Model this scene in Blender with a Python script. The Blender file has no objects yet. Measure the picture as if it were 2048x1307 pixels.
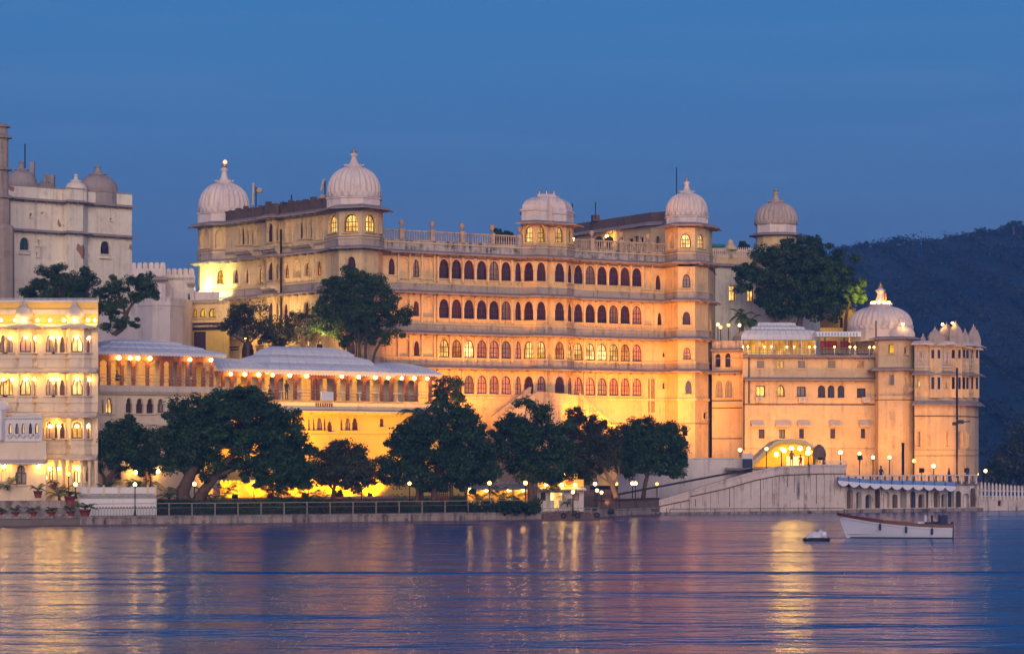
import bpy, math, random
import numpy as np
from mathutils import Vector, Matrix

random.seed(7)
RNG = np.random.default_rng(11)
S = bpy.context.scene
COL = S.collection

# ------------------------------------------------------------------ camera, sky, sun, exposure
F = 5200.0      # focal length in photo pixels (photo is 2048 wide)
HZ = 900.0      # photo row of the horizon
CH = 5.6        # camera height over the lake

cam_d = bpy.data.cameras.new('camera')
cam = bpy.data.objects.new('camera', cam_d)
COL.objects.link(cam)
cam.location = (0, 0, CH)
cam.rotation_euler = (math.radians(90), 0, 0)
cam_d.sensor_width = 36.0
cam_d.lens = 36.0 * F / 2048.0
cam_d.shift_y = (HZ - 653.5) / 2048.0
cam_d.clip_start = 0.5
cam_d.clip_end = 9000
S.camera = cam

SUN_EL, SUN_AZ = math.radians(14), math.radians(176)   # afterglow low behind the camera
world = bpy.data.worlds.new('World')
S.world = world
world.use_nodes = True
nt = world.node_tree
for n in list(nt.nodes): nt.nodes.remove(n)
def wn(t, **k):
    n = nt.nodes.new(t)
    for a, b in k.items(): setattr(n, a, b)
    return n
out = wn('ShaderNodeOutputWorld')
bg = wn('ShaderNodeBackground')
nt.links.new(bg.outputs[0], out.inputs[0])
tc = wn('ShaderNodeTexCoord')
sep = wn('ShaderNodeSeparateXYZ')
nt.links.new(tc.outputs['Generated'], sep.inputs[0])
ramp = wn('ShaderNodeValToRGB')
nt.links.new(sep.outputs['Z'], ramp.inputs[0])
def lin(r, g, b):
    f = lambda c: (c / 255 / 12.92) if c / 255 <= 0.04045 else ((c / 255 + 0.055) / 1.055) ** 2.4
    return (f(r), f(g), f(b), 1)
SKY = [(0.0, (74, 110, 160)), (0.06, (68, 111, 166)), (0.09, (62, 114, 173)), (0.12, (54, 116, 180)),
       (0.15, (47, 119, 184)), (0.175, (40, 120, 186)), (0.45, (34, 95, 168)), (1.0, (24, 64, 132))]
el = ramp.color_ramp.elements
el[0].position, el[0].color = SKY[0][0], lin(*SKY[0][1])
el[1].position, el[1].color = SKY[-1][0], lin(*SKY[-1][1])
for p, c in SKY[1:-1]:
    e = el.new(p); e.color = lin(*c)
# a faint veil of thin cloud streaks
mp = wn('ShaderNodeMapping'); mp.inputs['Scale'].default_value = (3.0, 3.0, 40.0); mp.inputs['Rotation'].default_value = (0, 0.09, 0)
nz = wn('ShaderNodeTexNoise'); nz.inputs['Scale'].default_value = 2.2; nz.inputs['Detail'].default_value = 3
nt.links.new(tc.outputs['Generated'], mp.inputs[0]); nt.links.new(mp.outputs[0], nz.inputs[0])
mr = wn('ShaderNodeMapRange'); mr.inputs[1].default_value = 0.45; mr.inputs[2].default_value = 0.8; mr.inputs[4].default_value = 0.30
nt.links.new(nz.outputs[0], mr.inputs[0])
mx = wn('ShaderNodeMixRGB'); mx.inputs[2].default_value = lin(88, 130, 188)
nt.links.new(mr.outputs[0], mx.inputs[0]); nt.links.new(ramp.outputs[0], mx.inputs[1])
# the pink afterglow on the horizon behind the camera
gy = wn('ShaderNodeMapRange'); gy.inputs[1].default_value = 0.1; gy.inputs[2].default_value = -1.0
nt.links.new(sep.outputs['Y'], gy.inputs[0])
gz = wn('ShaderNodeMapRange'); gz.inputs[1].default_value = 0.75; gz.inputs[2].default_value = 0.0
nt.links.new(sep.outputs['Z'], gz.inputs[0])
mu = wn('ShaderNodeMath', operation='MULTIPLY')
nt.links.new(gy.outputs[0], mu.inputs[0]); nt.links.new(gz.outputs[0], mu.inputs[1])
glow = wn('ShaderNodeMixRGB'); glow.inputs[2].default_value = (1.9, 1.27, 1.05, 1)
nt.links.new(mu.outputs[0], glow.inputs[0]); nt.links.new(mx.outputs[0], glow.inputs[1])
# physical twilight sky, a small share on top
sky = wn('ShaderNodeTexSky', sky_type='NISHITA'); sky.sun_disc = False
sky.sun_elevation = math.radians(1.5); sky.sun_rotation = SUN_AZ
sk = wn('ShaderNodeMixRGB', blend_type='ADD'); sk.inputs[0].default_value = 0.02
nt.links.new(glow.outputs[0], sk.inputs[1]); nt.links.new(sky.outputs[0], sk.inputs[2])
nt.links.new(sk.outputs[0], bg.inputs[0])
bg.inputs[1].default_value = 0.98

sun_d = bpy.data.lights.new('sun', 'SUN')
sun_d.energy = 1.52
sun_d.angle = math.radians(35)
sun_d.color = (1.0, 0.83, 0.70)
sun = bpy.data.objects.new('sun', sun_d); COL.objects.link(sun)
sv = Vector((math.sin(SUN_AZ) * math.cos(SUN_EL), math.cos(SUN_AZ) * math.cos(SUN_EL), math.sin(SUN_EL)))
sun.rotation_euler = (-sv).to_track_quat('-Z', 'Y').to_euler()

S.render.engine = 'CYCLES'
S.cycles.use_denoising = True
S.cycles.max_bounces = 5
S.cycles.diffuse_bounces = 2
S.cycles.glossy_bounces = 3
S.cycles.volume_bounces = 0
S.cycles.sample_clamp_indirect = 6
S.cycles.use_light_tree = True
S.cycles.caustics_reflective = False
S.cycles.caustics_refractive = False
S.view_settings.view_transform = 'Standard'
S.view_settings.look = 'None'
S.view_settings.exposure = 0
S.view_settings.gamma = 1

# ------------------------------------------------------------------ placing
def PX(px, Y): return (px - 1024) * Y / F
def PZ(py, Y): return CH + (HZ - py) * Y / F
def W3(px, py, Y): return (PX(px, Y), Y, PZ(py, Y))
def XY(px, Y): return (PX(px, Y), Y)
def pxof(p): return 1024 + F * p[0] / p[1]
def hit(A, B, px):
    k = (px - 1024) / F
    dx, dy = B[0] - A[0], B[1] - A[1]
    L = math.hypot(dx, dy); dx /= L; dy /= L
    return (k * A[1] - A[0]) / (dx - k * dy)
def along(A, B, px, off=0.0):
    """point of line A-B seen at photo column px, pushed off metres towards the viewer side"""
    dx, dy = B[0] - A[0], B[1] - A[1]
    L = math.hypot(dx, dy); dx /= L; dy /= L
    A2 = (A[0] + dy * off, A[1] - dx * off); B2 = (B[0] + dy * off, B[1] - dx * off)
    u = hit(A2, B2, px)
    return (A2[0] + dx * u, A2[1] + dy * u)

# ------------------------------------------------------------------ materials
MATS = {}
def newmat(name):
    m = bpy.data.materials.new(name); m.use_nodes = True
    m.node_tree.nodes.clear()
    MATS[name] = m
    return m, m.node_tree
def N(t, typ, **kw):
    n = t.nodes.new(typ)
    for k, v in kw.items():
        if isinstance(k, str) and hasattr(n, k): setattr(n, k, v)
    return n
def link(t, a, b): t.links.new(a, b)
def noise(t, scale, detail=4, vec=None, rough=0.6):
    n = N(t, 'ShaderNodeTexNoise')
    n.inputs['Scale'].default_value = scale; n.inputs['Detail'].default_value = detail
    n.inputs['Roughness'].default_value = rough
    if vec is not None: link(t, vec, n.inputs['Vector'])
    return n.outputs[0]
def rng(t, v, a, b, c=0.0, d=1.0):
    n = N(t, 'ShaderNodeMapRange')
    for i, x in enumerate((a, b, c, d)): n.inputs[i + 1].default_value = x
    link(t, v, n.inputs[0]); return n.outputs[0]
def mix(t, f, a, b, bt='MIX'):
    n = N(t, 'ShaderNodeMixRGB'); n.blend_type = bt
    for i, x in ((0, f), (1, a), (2, b)):
        if isinstance(x, (int, float)): n.inputs[i].default_value = x
        elif isinstance(x, tuple): n.inputs[i].default_value = x if len(x) == 4 else (*x, 1)
        else: link(t, x, n.inputs[i])
    return n.outputs[0]
def math2(t, op, a, b):
    n = N(t, 'ShaderNodeMath'); n.operation = op
    for i, x in ((0, a), (1, b)):
        if isinstance(x, (int, float)): n.inputs[i].default_value = x
        else: link(t, x, n.inputs[i])
    return n.outputs[0]
def objco(t, scale=(1, 1, 1), rot=(0, 0, 0)):
    c = N(t, 'ShaderNodeTexCoord'); m = N(t, 'ShaderNodeMapping')
    m.inputs['Scale'].default_value = scale; m.inputs['Rotation'].default_value = rot
    link(t, c.outputs['Object'], m.inputs[0]); return m.outputs[0]
def principled(t, col, rough=0.8, bump=None, bstr=0.3, bdist=0.05, spec=0.3, metal=0.0):
    p = N(t, 'ShaderNodeBsdfPrincipled'); o = N(t, 'ShaderNodeOutputMaterial')
    if isinstance(col, tuple): p.inputs['Base Color'].default_value = col if len(col) == 4 else (*col, 1)
    else: link(t, col, p.inputs['Base Color'])
    p.inputs['Roughness'].default_value = rough
    p.inputs['Metallic'].default_value = metal
    p.inputs['Specular IOR Level'].default_value = spec
    if bump is not None:
        b = N(t, 'ShaderNodeBump'); b.inputs['Strength'].default_value = bstr; b.inputs['Distance'].default_value = bdist
        link(t, bump, b.inputs['Height']); link(t, b.outputs[0], p.inputs['Normal'])
    link(t, p.outputs[0], o.inputs[0])
    return p

def plaster(name, base, stain=(0.16, 0.12, 0.10), amt=0.5, patch=None, streak=0.5, var=0.18):
    """limewashed plaster: cloudy tone, rain streaks, grime patches, optional bare patches"""
    m, t = newmat(name)
    co = objco(t)
    big = noise(t, 0.25, 5, co); mid = noise(t, 1.3, 5, co); fine = noise(t, 7.0, 4, co)
    a = tuple(c * (1 - var) for c in base); b = tuple(min(0.9, c * (1 + var * 0.6)) for c in base)
    c1 = mix(t, rng(t, big, 0.3, 0.7), a, b)
    c1 = mix(t, rng(t, mid, 0.45, 0.85, 0, 0.35), c1, tuple(x * 0.72 for x in base))
    st = noise(t, 1.0, 4, objco(t, (2.6, 2.6, 0.12)))
    sm = math2(t, 'MULTIPLY', rng(t, st, 0.50 - .08 * (amt > .9), 0.66 - .06 * (amt > .9), 0, streak), rng(t, mid, 0.35, 0.65))
    c1 = mix(t, sm, c1, stain)
    g = math2(t, 'MULTIPLY', rng(t, noise(t, 0.6, 6, co, 0.7), 0.53, 0.68, 0, amt), rng(t, fine, 0.4, 0.6))
    c1 = mix(t, g, c1, stain)
    if patch:
        pm = rng(t, noise(t, 0.32, 3, objco(t, (1, 1, 0.8)), 0.5), 0.66, 0.675)
        c1 = mix(t, pm, c1, patch)
    principled(t, c1, 0.85, math2(t, 'ADD', fine, mid), 0.35, 0.06, 0.2)
    return m

def flat(name, col, rough=0.6, var=0.15, scale=3.0, metal=0.0, spec=0.3):
    m, t = newmat(name)
    n = noise(t, scale, 4, objco(t))
    c = mix(t, rng(t, n, 0.3, 0.7), tuple(x * (1 - var) for x in col), tuple(min(0.95, x * (1 + var)) for x in col))
    principled(t, c, rough, n, 0.15, 0.02, spec, metal)
    return m

def emit(name, col, st, pattern=None):
    m, t = newmat(name)
    e = N(t, 'ShaderNodeEmission'); o = N(t, 'ShaderNodeOutputMaterial')
    e.inputs[0].default_value = (*col, 1); e.inputs[1].default_value = st
    if pattern == 'curtain':        # folds of a drawn curtain, a brighter room behind it here and there
        oi = N(t, 'ShaderNodeObjectInfo')
        c = N(t, 'ShaderNodeTexCoord'); mpn = N(t, 'ShaderNodeMapping')
        cmb = N(t, 'ShaderNodeCombineXYZ'); link(t, math2(t, 'MULTIPLY', oi.outputs['Random'], 40.0), cmb.inputs[0])
        link(t, cmb.outputs[0], mpn.inputs['Location']); mpn.inputs['Scale'].default_value = (5.0, 1, 0.7)
        link(t, c.outputs['Object'], mpn.inputs[0])
        n = noise(t, 1.5, 3, mpn.outputs[0])
        mpb = N(t, 'ShaderNodeMapping'); link(t, cmb.outputs[0], mpb.inputs['Location']); mpb.inputs['Scale'].default_value = (1.2, 1, 0.9)
        link(t, c.outputs['Object'], mpb.inputs[0])
        b = noise(t, 1.0, 2, mpb.outputs[0])
        k = math2(t, 'MULTIPLY', rng(t, n, 0.3, 0.7, 0.55, 1.25), rng(t, b, 0.3, 0.65, 0.45, 1.35))
        k = math2(t, 'MULTIPLY', k, rng(t, oi.outputs['Random'], 0, 1, 0.75, 1.2))
        link(t, math2(t, 'MULTIPLY', k, st), e.inputs[1])
        cc = mix(t, rng(t, b, 0.35, 0.7), (col[0], col[1] * 0.72, col[2] * 0.5), (col[0], min(1, col[1] * 1.15), min(1, col[2] * 1.8)))
        link(t, cc, e.inputs[0])
    link(t, e.outputs[0], o.inputs[0])
    return m

plaster('palace_plaster', (0.77, 0.56, 0.30), (0.14, 0.10, 0.09), 0.5, None, 0.55)
plaster('palace_band', (0.52, 0.41, 0.32), (0.09, 0.075, 0.085), 0.8, None, 0.85)  # stained bands; the shade above the eaves is darkened into this colour too
plaster('stained_parapet', (0.58, 0.49, 0.43), (0.03, 0.028, 0.035), 1.0, None, 1.0)
plaster('dark_parapet', (0.16, 0.105, 0.09), (0.05, 0.04, 0.04), 0.8, None, 0.8)
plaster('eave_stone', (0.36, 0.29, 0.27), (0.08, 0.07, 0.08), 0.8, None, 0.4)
plaster('dome_white', (0.76, 0.64, 0.60), (0.20, 0.16, 0.15), 0.45, None, 0.4, 0.1)
plaster('old_plaster', (0.88, 0.75, 0.62), (0.24, 0.19, 0.16), 0.35, (0.36, 0.19, 0.14), 0.5)
plaster('old_stone', (0.34, 0.27, 0.23), (0.10, 0.08, 0.08), 0.6, None, 0.6)
plaster('brown_dome', (0.52, 0.41, 0.36), (0.20, 0.14, 0.12), 0.5, None, 0.5)
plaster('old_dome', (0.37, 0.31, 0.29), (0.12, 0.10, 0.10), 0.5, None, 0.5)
plaster('white_plaster', (0.70, 0.62, 0.60), (0.22, 0.19, 0.18), 0.4, None, 0.5, 0.1)
plaster('hotel_plaster', (0.76, 0.62, 0.47), (0.30, 0.22, 0.16), 0.25, None, 0.35, 0.08)
plaster('hotel_eave', (0.62, 0.54, 0.47), (0.22, 0.18, 0.16), 0.4, None, 0.4, 0.1)
plaster('white_marble', (0.72, 0.70, 0.72), (0.30, 0.27, 0.27), 0.4, None, 0.4, 0.08)
plaster('yellow_lit_plaster', (0.74, 0.49, 0.12), (0.28, 0.20, 0.14), 0.3, None, 0.35, 0.1)  # wall plaster, yellow of the floodlights put into its base colour
plaster('right_plaster', (0.74, 0.53, 0.31), (0.20, 0.15, 0.13), 0.45, None, 0.5)
plaster('ramp_plaster', (0.68, 0.57, 0.52), (0.09, 0.07, 0.07), 0.6, None, 1.0)
plaster('embankment_stone', (0.34, 0.28, 0.26), (0.06, 0.05, 0.05), 1.0, None, 1.0, 0.3)
plaster('ground_earth', (0.20, 0.16, 0.13), (0.08, 0.07, 0.06), 0.6, None, 0.0)
plaster('paving_stone', (0.34, 0.30, 0.28), (0.12, 0.10, 0.10), 0.5, None, 0.0)
flat('maroon_wood', (0.085, 0.018, 0.02), 0.55)
flat('dark_wood', (0.05, 0.028, 0.022), 0.6)
flat('pavilion_wood', (0.24, 0.085, 0.045), 0.6)
flat('niche_shade', (0.40, 0.32, 0.27), 0.85)
flat('tent_cloth', (0.64, 0.64, 0.68), 0.8, 0.06, 1.2)
flat('cream_seam', (0.52, 0.53, 0.58), 0.8)
flat('cream_curtain', (0.62, 0.52, 0.36), 0.9, 0.15, 2.0)
flat('grey_curtain', (0.26, 0.25, 0.27), 0.9, 0.15, 2.0)
flat('gold', (0.55, 0.33, 0.12), 0.35, 0.1, 3, 0.9)
flat('black_iron', (0.025, 0.022, 0.025), 0.5)
flat('rail_metal', (0.10, 0.085, 0.08), 0.5)
flat('post_metal', (0.30, 0.24, 0.19), 0.5)
flat('teal_paint', (0.02, 0.20, 0.20), 0.6)
flat('antenna_paint', (0.52, 0.38, 0.28), 0.6)
flat('red_clay', (0.22, 0.045, 0.035), 0.7)
flat('white_paint', (0.75, 0.75, 0.80), 0.4, 0.05)
flat('hull_paint', (0.60, 0.62, 0.74), 0.3, 0.04, 0.6)
flat('gunwale_wood', (0.09, 0.016, 0.014), 0.35, 0.2, 4)
flat('deck_wood', (0.34, 0.20, 0.10), 0.6, 0.25, 5)
flat('black_rubber', (0.018, 0.018, 0.02), 0.6)
flat('awning_blue', (0.24, 0.40, 0.68), 0.7, 0.1)
flat('navy_cloth', (0.03, 0.045, 0.10), 0.8)
flat('seat_white', (0.6, 0.62, 0.70), 0.6)
flat('saffron_cloth', (0.65, 0.22, 0.03), 0.8)
flat('yellow_cloth', (0.78, 0.52, 0.08), 0.8, 0.1)
flat('skin', (0.30, 0.16, 0.10), 0.6)
flat('purple_cloth', (0.16, 0.07, 0.18), 0.8)
flat('red_cloth', (0.35, 0.03, 0.03), 0.8)
flat('dark_cloth', (0.03, 0.03, 0.04), 0.8)
flat('orange_lattice', (0.42, 0.14, 0.04), 0.7)
flat('bark', (0.10, 0.065, 0.045), 0.9, 0.35, 4)
flat('pale_bark', (0.26, 0.17, 0.10), 0.9, 0.3, 4)

def glassmat(name, col, rough=0.12, var=True):
    m, t = newmat(name)
    oi = N(t, 'ShaderNodeObjectInfo')
    n = noise(t, 2.0, 2, objco(t))
    c = mix(t, rng(t, math2(t, 'ADD', n, math2(t, 'MULTIPLY', oi.outputs['Random'], 0.5)), 0.4, 1.0), tuple(x * 0.6 for x in col), tuple(x * 1.5 for x in col))
    principled(t, c, rough, n, 0.1, 0.02, 0.5)
    return m
glassmat('dark_glass', (0.016, 0.013, 0.032), 0.08)
glassmat('shutter_purple', (0.045, 0.02, 0.035), 0.5)
glassmat('pink_curtain', (0.42, 0.24, 0.20), 0.5)
glassmat('teal_glass', (0.02, 0.12, 0.13), 0.4)
glassmat('grey_glass', (0.20, 0.17, 0.16), 0.35)
emit('lit_yellow', (1.0, 0.60, 0.10), 1.45, 'curtain')
emit('lit_bright', (1.0, 0.68, 0.18), 1.8, 'curtain')
emit('lit_amber', (1.0, 0.36, 0.05), 0.8, 'curtain')
emit('lit_gold', (1.0, 0.55, 0.02), 1.0, 'curtain')
emit('glowing_cloth', (1.0, 0.47, 0.03), 0.95, 'curtain')
emit('globe_glow', (1.0, 0.52, 0.12), 11.0)
emit('globe_dim', (1.0, 0.46, 0.09), 5.0)
emit('globe_warm', (1.0, 0.58, 0.18), 16.0)
emit('bulb_glow', (1.0, 0.54, 0.09), 74.0)
emit('bulb_soft', (1.0, 0.50, 0.07), 65.0)
emit('red_glow', (1.0, 0.12, 0.05), 12.0)
emit('finial_glow', (1.0, 0.70, 0.25), 3.5)

def leafmat(name, dark, light, big_scale=0.5):
    m, t = newmat(name)
    g = N(t, 'ShaderNodeNewGeometry')
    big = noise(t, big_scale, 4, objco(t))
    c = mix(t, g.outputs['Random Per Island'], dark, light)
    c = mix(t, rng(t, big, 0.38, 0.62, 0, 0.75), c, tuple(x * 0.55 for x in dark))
    p = principled(t, c, 0.55, None, spec=0.25)
    return m
leafmat('leaf_mango', (0.0147, 0.0425, 0.0105), (0.0389, 0.0935, 0.0212))
leafmat('leaf_neem', (0.0222, 0.0497, 0.0094), (0.0599, 0.112, 0.0199))
leafmat('leaf_ficus', (0.013, 0.0397, 0.0146), (0.0352, 0.0848, 0.0265))
leafmat('leaf_brown', (0.0278, 0.0374, 0.0105), (0.0692, 0.0772, 0.0212))
leafmat('leaf_palm', (0.0288, 0.0682, 0.0158), (0.0816, 0.1488, 0.0308))
leafmat('leaf_hill', (0.0062, 0.013, 0.0073), (0.0404, 0.0406, 0.0194), 0.03)

# ------------------------------------------------------------------ mesh building
class MB:
    def __init__(s): s.v = []; s.f = []; s.sm = []
    def add(s, pts): 
        i = len(s.v); s.v.extend(tuple(p) for p in pts); return i
    def face(s, pts, smooth=False):
        i = s.add(pts); s.f.append(tuple(range(i, i + len(pts)))); s.sm.append(smooth)
    def box(s, c, size, rz=0.0):
        cx, cy, cz = c; a, b, h = size[0] / 2, size[1] / 2, size[2] / 2
        co, si = math.cos(rz), math.sin(rz)
        P = [(cx + x * co - y * si, cy + x * si + y * co, cz + z) for z in (-h, h) for x, y in ((-a, -b), (a, -b), (a, b), (-a, b))]
        i = s.add(P)
        for q in ((0, 3, 2, 1), (4, 5, 6, 7), (0, 1, 5, 4), (1, 2, 6, 5), (2, 3, 7, 6), (3, 0, 4, 7)):
            s.f.append(tuple(i + k for k in q)); s.sm.append(False)
    def beam(s, p, q, w, h=None):
        h = h or w
        p, q = Vector(p), Vector(q); d = (q - p).normalized()
        up = Vector((0, 0, 1)) if abs(d.z) < 0.95 else Vector((1, 0, 0))
        a = d.cross(up).normalized() * w / 2; b = a.normalized().cross(d).normalized() * h / 2
        P = [p + x for x in (-a - b, a - b, a + b, -a + b)] + [q + x for x in (-a - b, a - b, a + b, -a + b)]
        i = s.add(P)
        for k in ((3, 2, 1, 0), (4, 5, 6, 7), (0, 1, 5, 4), (1, 2, 6, 5), (2, 3, 7, 6), (3, 0, 4, 7)):
            s.f.append(tuple(i + j for j in k)); s.sm.append(False)
    def tube(s, pts, rad, n=8, smooth=True):
        pts = [Vector(p) for p in pts]
        rings = []
        for k, p in enumerate(pts):
            d = (pts[min(k + 1, len(pts) - 1)] - pts[max(k - 1, 0)]).normalized()
            up = Vector((0, 1, 0)) if abs(d.y) < 0.9 else Vector((1, 0, 0))
            a = d.cross(up).normalized(); b = d.cross(a).normalized()
            r = rad[k] if isinstance(rad, (list, tuple)) else rad
            rings.append(s.add([p + (a * math.cos(2 * math.pi * j / n) + b * math.sin(2 * math.pi * j / n)) * r for j in range(n)]))
        for r0, r1 in zip(rings, rings[1:]):
            for j in range(n):
                s.f.append((r0 + j, r0 + (j + 1) % n, r1 + (j + 1) % n, r1 + j)); s.sm.append(smooth)
        for r0 in (rings[0], rings[-1]):
            s.f.append(tuple(range(r0, r0 + n))); s.sm.append(False)
    def lathe(s, c, prof, n=24, smooth=True, ribs=0, depth=0.0, cap=True, rot=0.0, fade=None):
        rings = []
        for k, (r, z) in enumerate(prof):
            P = []
            for j in range(n):
                th = 2 * math.pi * j / n + rot
                rr = r
                if ribs:
                    dd = depth * (fade(k / (len(prof) - 1)) if fade else 1)
                    rr = r * (1 - dd * abs(math.cos(ribs * th / 2)) ** 5)
                P.append((c[0] + rr * math.cos(th), c[1] + rr * math.sin(th), c[2] + z))
            rings.append(s.add(P))
        for r0, r1 in zip(rings, rings[1:]):
            for j in range(n):
                s.f.append((r0 + j, r0 + (j + 1) % n, r1 + (j + 1) % n, r1 + j)); s.sm.append(smooth)
        if cap:
            for r0 in (rings[0], rings[-1]):
                s.f.append(tuple(range(r0, r0 + n))); s.sm.append(False)
    def sweep(s, path, prof, closed=False):
        """closed profile [(outward offset, z)] carried along a plan path, mitred"""
        n = len(path); nor = []
        segs = n if closed else n - 1
        sn = []
        for i in range(segs):
            a, b = path[i], path[(i + 1) % n]
            dx, dy = b[0] - a[0], b[1] - a[1]; L = math.hypot(dx, dy) or 1
            sn.append((dy / L, -dx / L))
        for i in range(n):
            if closed: a, b = sn[i - 1], sn[i]
            else: a, b = sn[max(i - 1, 0)], sn[min(i, segs - 1)]
            d = 1 + a[0] * b[0] + a[1] * b[1]; d = max(d, 0.45)
            nor.append(((a[0] + b[0]) / d, (a[1] + b[1]) / d))
        m = len(prof)
        rings = [s.add([(p[0] + q[0] * o, p[1] + q[1] * o, z) for o, z in prof]) for p, q in zip(path, nor)]
        for i in range(segs):
            r0, r1 = rings[i], rings[(i + 1) % n]
            for j in range(m):
                s.f.append((r0 + j, r1 + j, r1 + (j + 1) % m, r0 + (j + 1) % m)); s.sm.append(False)
        if not closed:
            for r0 in (rings[0], rings[-1]):
                s.f.append(tuple(range(r0, r0 + m))); s.sm.append(False)
    def prism(s, poly, z0, z1, bottom=False):
        n = len(poly)
        i = s.add([(x, y, z0) for x, y in poly] + [(x, y, z1) for x, y in poly])
        for j in range(n):
            s.f.append((i + j, i + (j + 1) % n, i + n + (j + 1) % n, i + n + j)); s.sm.append(False)
        s.f.append(tuple(range(i + n, i + 2 * n))); s.sm.append(False)
        if bottom: s.f.append(tuple(range(i, i + n))); s.sm.append(False)
    def mesh(s, name, mat, off=(0, 0, 0)):
        me = bpy.data.meshes.new(name)
        v = [(x - off[0], y - off[1], z - off[2]) for x, y, z in s.v]
        me.from_pydata(v, [], s.f)
        me.polygons.foreach_set('use_smooth', s.sm)
        if mat: me.materials.append(MATS[mat])
        me.update()
        return me

def tag(o, label=None, cat=None, group=None, kind='thing'):
    if label: o['label'] = label
    if cat: o['category'] = cat
    if group: o['group'] = group
    o['kind'] = kind
    return o
def empty(name, loc, label, cat, group=None):
    o = bpy.data.objects.new(name, None); COL.objects.link(o)
    o.location = loc; o.empty_display_size = 0.3
    return tag(o, label, cat, group)
def put(name, me, parent=None, loc=(0, 0, 0), rz=0.0):
    o = bpy.data.objects.new(name, me); COL.objects.link(o)
    o.parent = parent; o.location = loc; o.rotation_euler = (0, 0, rz)
    return o
def struct(name, mb, mat, kind='structure'):
    o = put(name, mb.mesh(name, mat)); o['kind'] = kind; return o
def copy_tree(o, parent=None):
    c = o.copy(); COL.objects.link(c); c.parent = parent
    for ch in list(o.children): copy_tree(ch, c)
    return c

def outline(w, h, kind):
    a = w / 2; pts = []
    if kind == 'rect': return [(-a, 0), (-a, h), (a, h), (a, 0)]
    if kind == 'round': sp, st, bulge = max(h - a * 1.05, 0.3 * h), 0.0, 1.0
    elif kind == 'key': sp, st, bulge = 0.60 * h, 0.13, 1.1
    else: sp, st, bulge = 0.56 * h, 0.05, 1.0
    pts = [(-a, 0), (-a, sp)]
    b = a - st * w
    if st: pts.append((-b, sp + 0.03 * h))
    z0 = sp + (0.05 * h if st else 0.0)
    n = 10
    for i in range(n + 1):
        th = math.pi * (1 - i / n)
        r = b * (1 + (bulge - 1) * math.sin(2 * min(th, math.pi - th)))
        pts.append((r * math.cos(th), z0 + (h - z0) * math.sin(th) ** 0.9))
    if st: pts.append((b, sp + 0.03 * h))
    pts += [(a, sp), (a, 0)]
    return pts

WCACHE = {}
def window_meshes(w, h, kind, fmat, pmat, fw, bars):
    key = (round(w, 2), round(h, 2), kind, fmat, pmat, fw, bars)
    if key in WCACHE: return WCACHE[key]
    O = outline(w, h, kind)
    sx = (w - 2 * fw) / w; sz = (h - 2 * fw) / h
    I = [(x * sx, fw + z * sz) for x, z in O]
    f = MB(); n = len(O)
    for i in range(n):
        a, b = O[i], O[(i + 1) % n]; c, d = I[(i + 1) % n], I[i]
        f.face([(a[0], -0.07, a[1]), (b[0], -0.07, b[1]), (c[0], -0.07, c[1]), (d[0], -0.07, d[1])])
        f.face([(d[0], -0.07, d[1]), (c[0], -0.07, c[1]), (c[0], -0.01, c[1]), (d[0], -0.01, d[1])])
        f.face([(b[0], -0.07, b[1]), (a[0], -0.07, a[1]), (a[0], 0.0, a[1]), (b[0], 0.0, b[1])])
    if bars >= 1: f.box((0, -0.045, h * 0.5), (0.07, 0.045, h - 1.2 * fw))
    if bars >= 2:
        zs = 0.58 * h if kind != 'rect' else 0.66 * h
        f.box((0, -0.0425, zs), (w - 1.2 * fw, 0.04, 0.06))
    if bars >= 3:
        f.box((0, -0.0425, 0.30 * h), (w - 1.2 * fw, 0.038, 0.05))
        if w > 0.95:
            for x in (-0.25 * w, 0.25 * w): f.box((x, -0.0435, h * 0.42), (0.045, 0.042, h * 0.7))
    p = MB(); p.face([(x * 0.99, -0.022, z * 0.99 + 0.005) for x, z in O])
    r = (f.mesh('window_frame', fmat), p.mesh('pane', pmat))
    WCACHE[key] = r
    return r

PANE = {'D': 'dark_glass', 'S': 'shutter_purple', 'L': 'lit_yellow', 'B': 'lit_bright', 'A': 'lit_amber', 'P': 'pink_curtain',
        'T': 'teal_glass', 'G': 'grey_glass', 'Y': 'lit_gold', 'N': 'niche_shade'}

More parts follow.
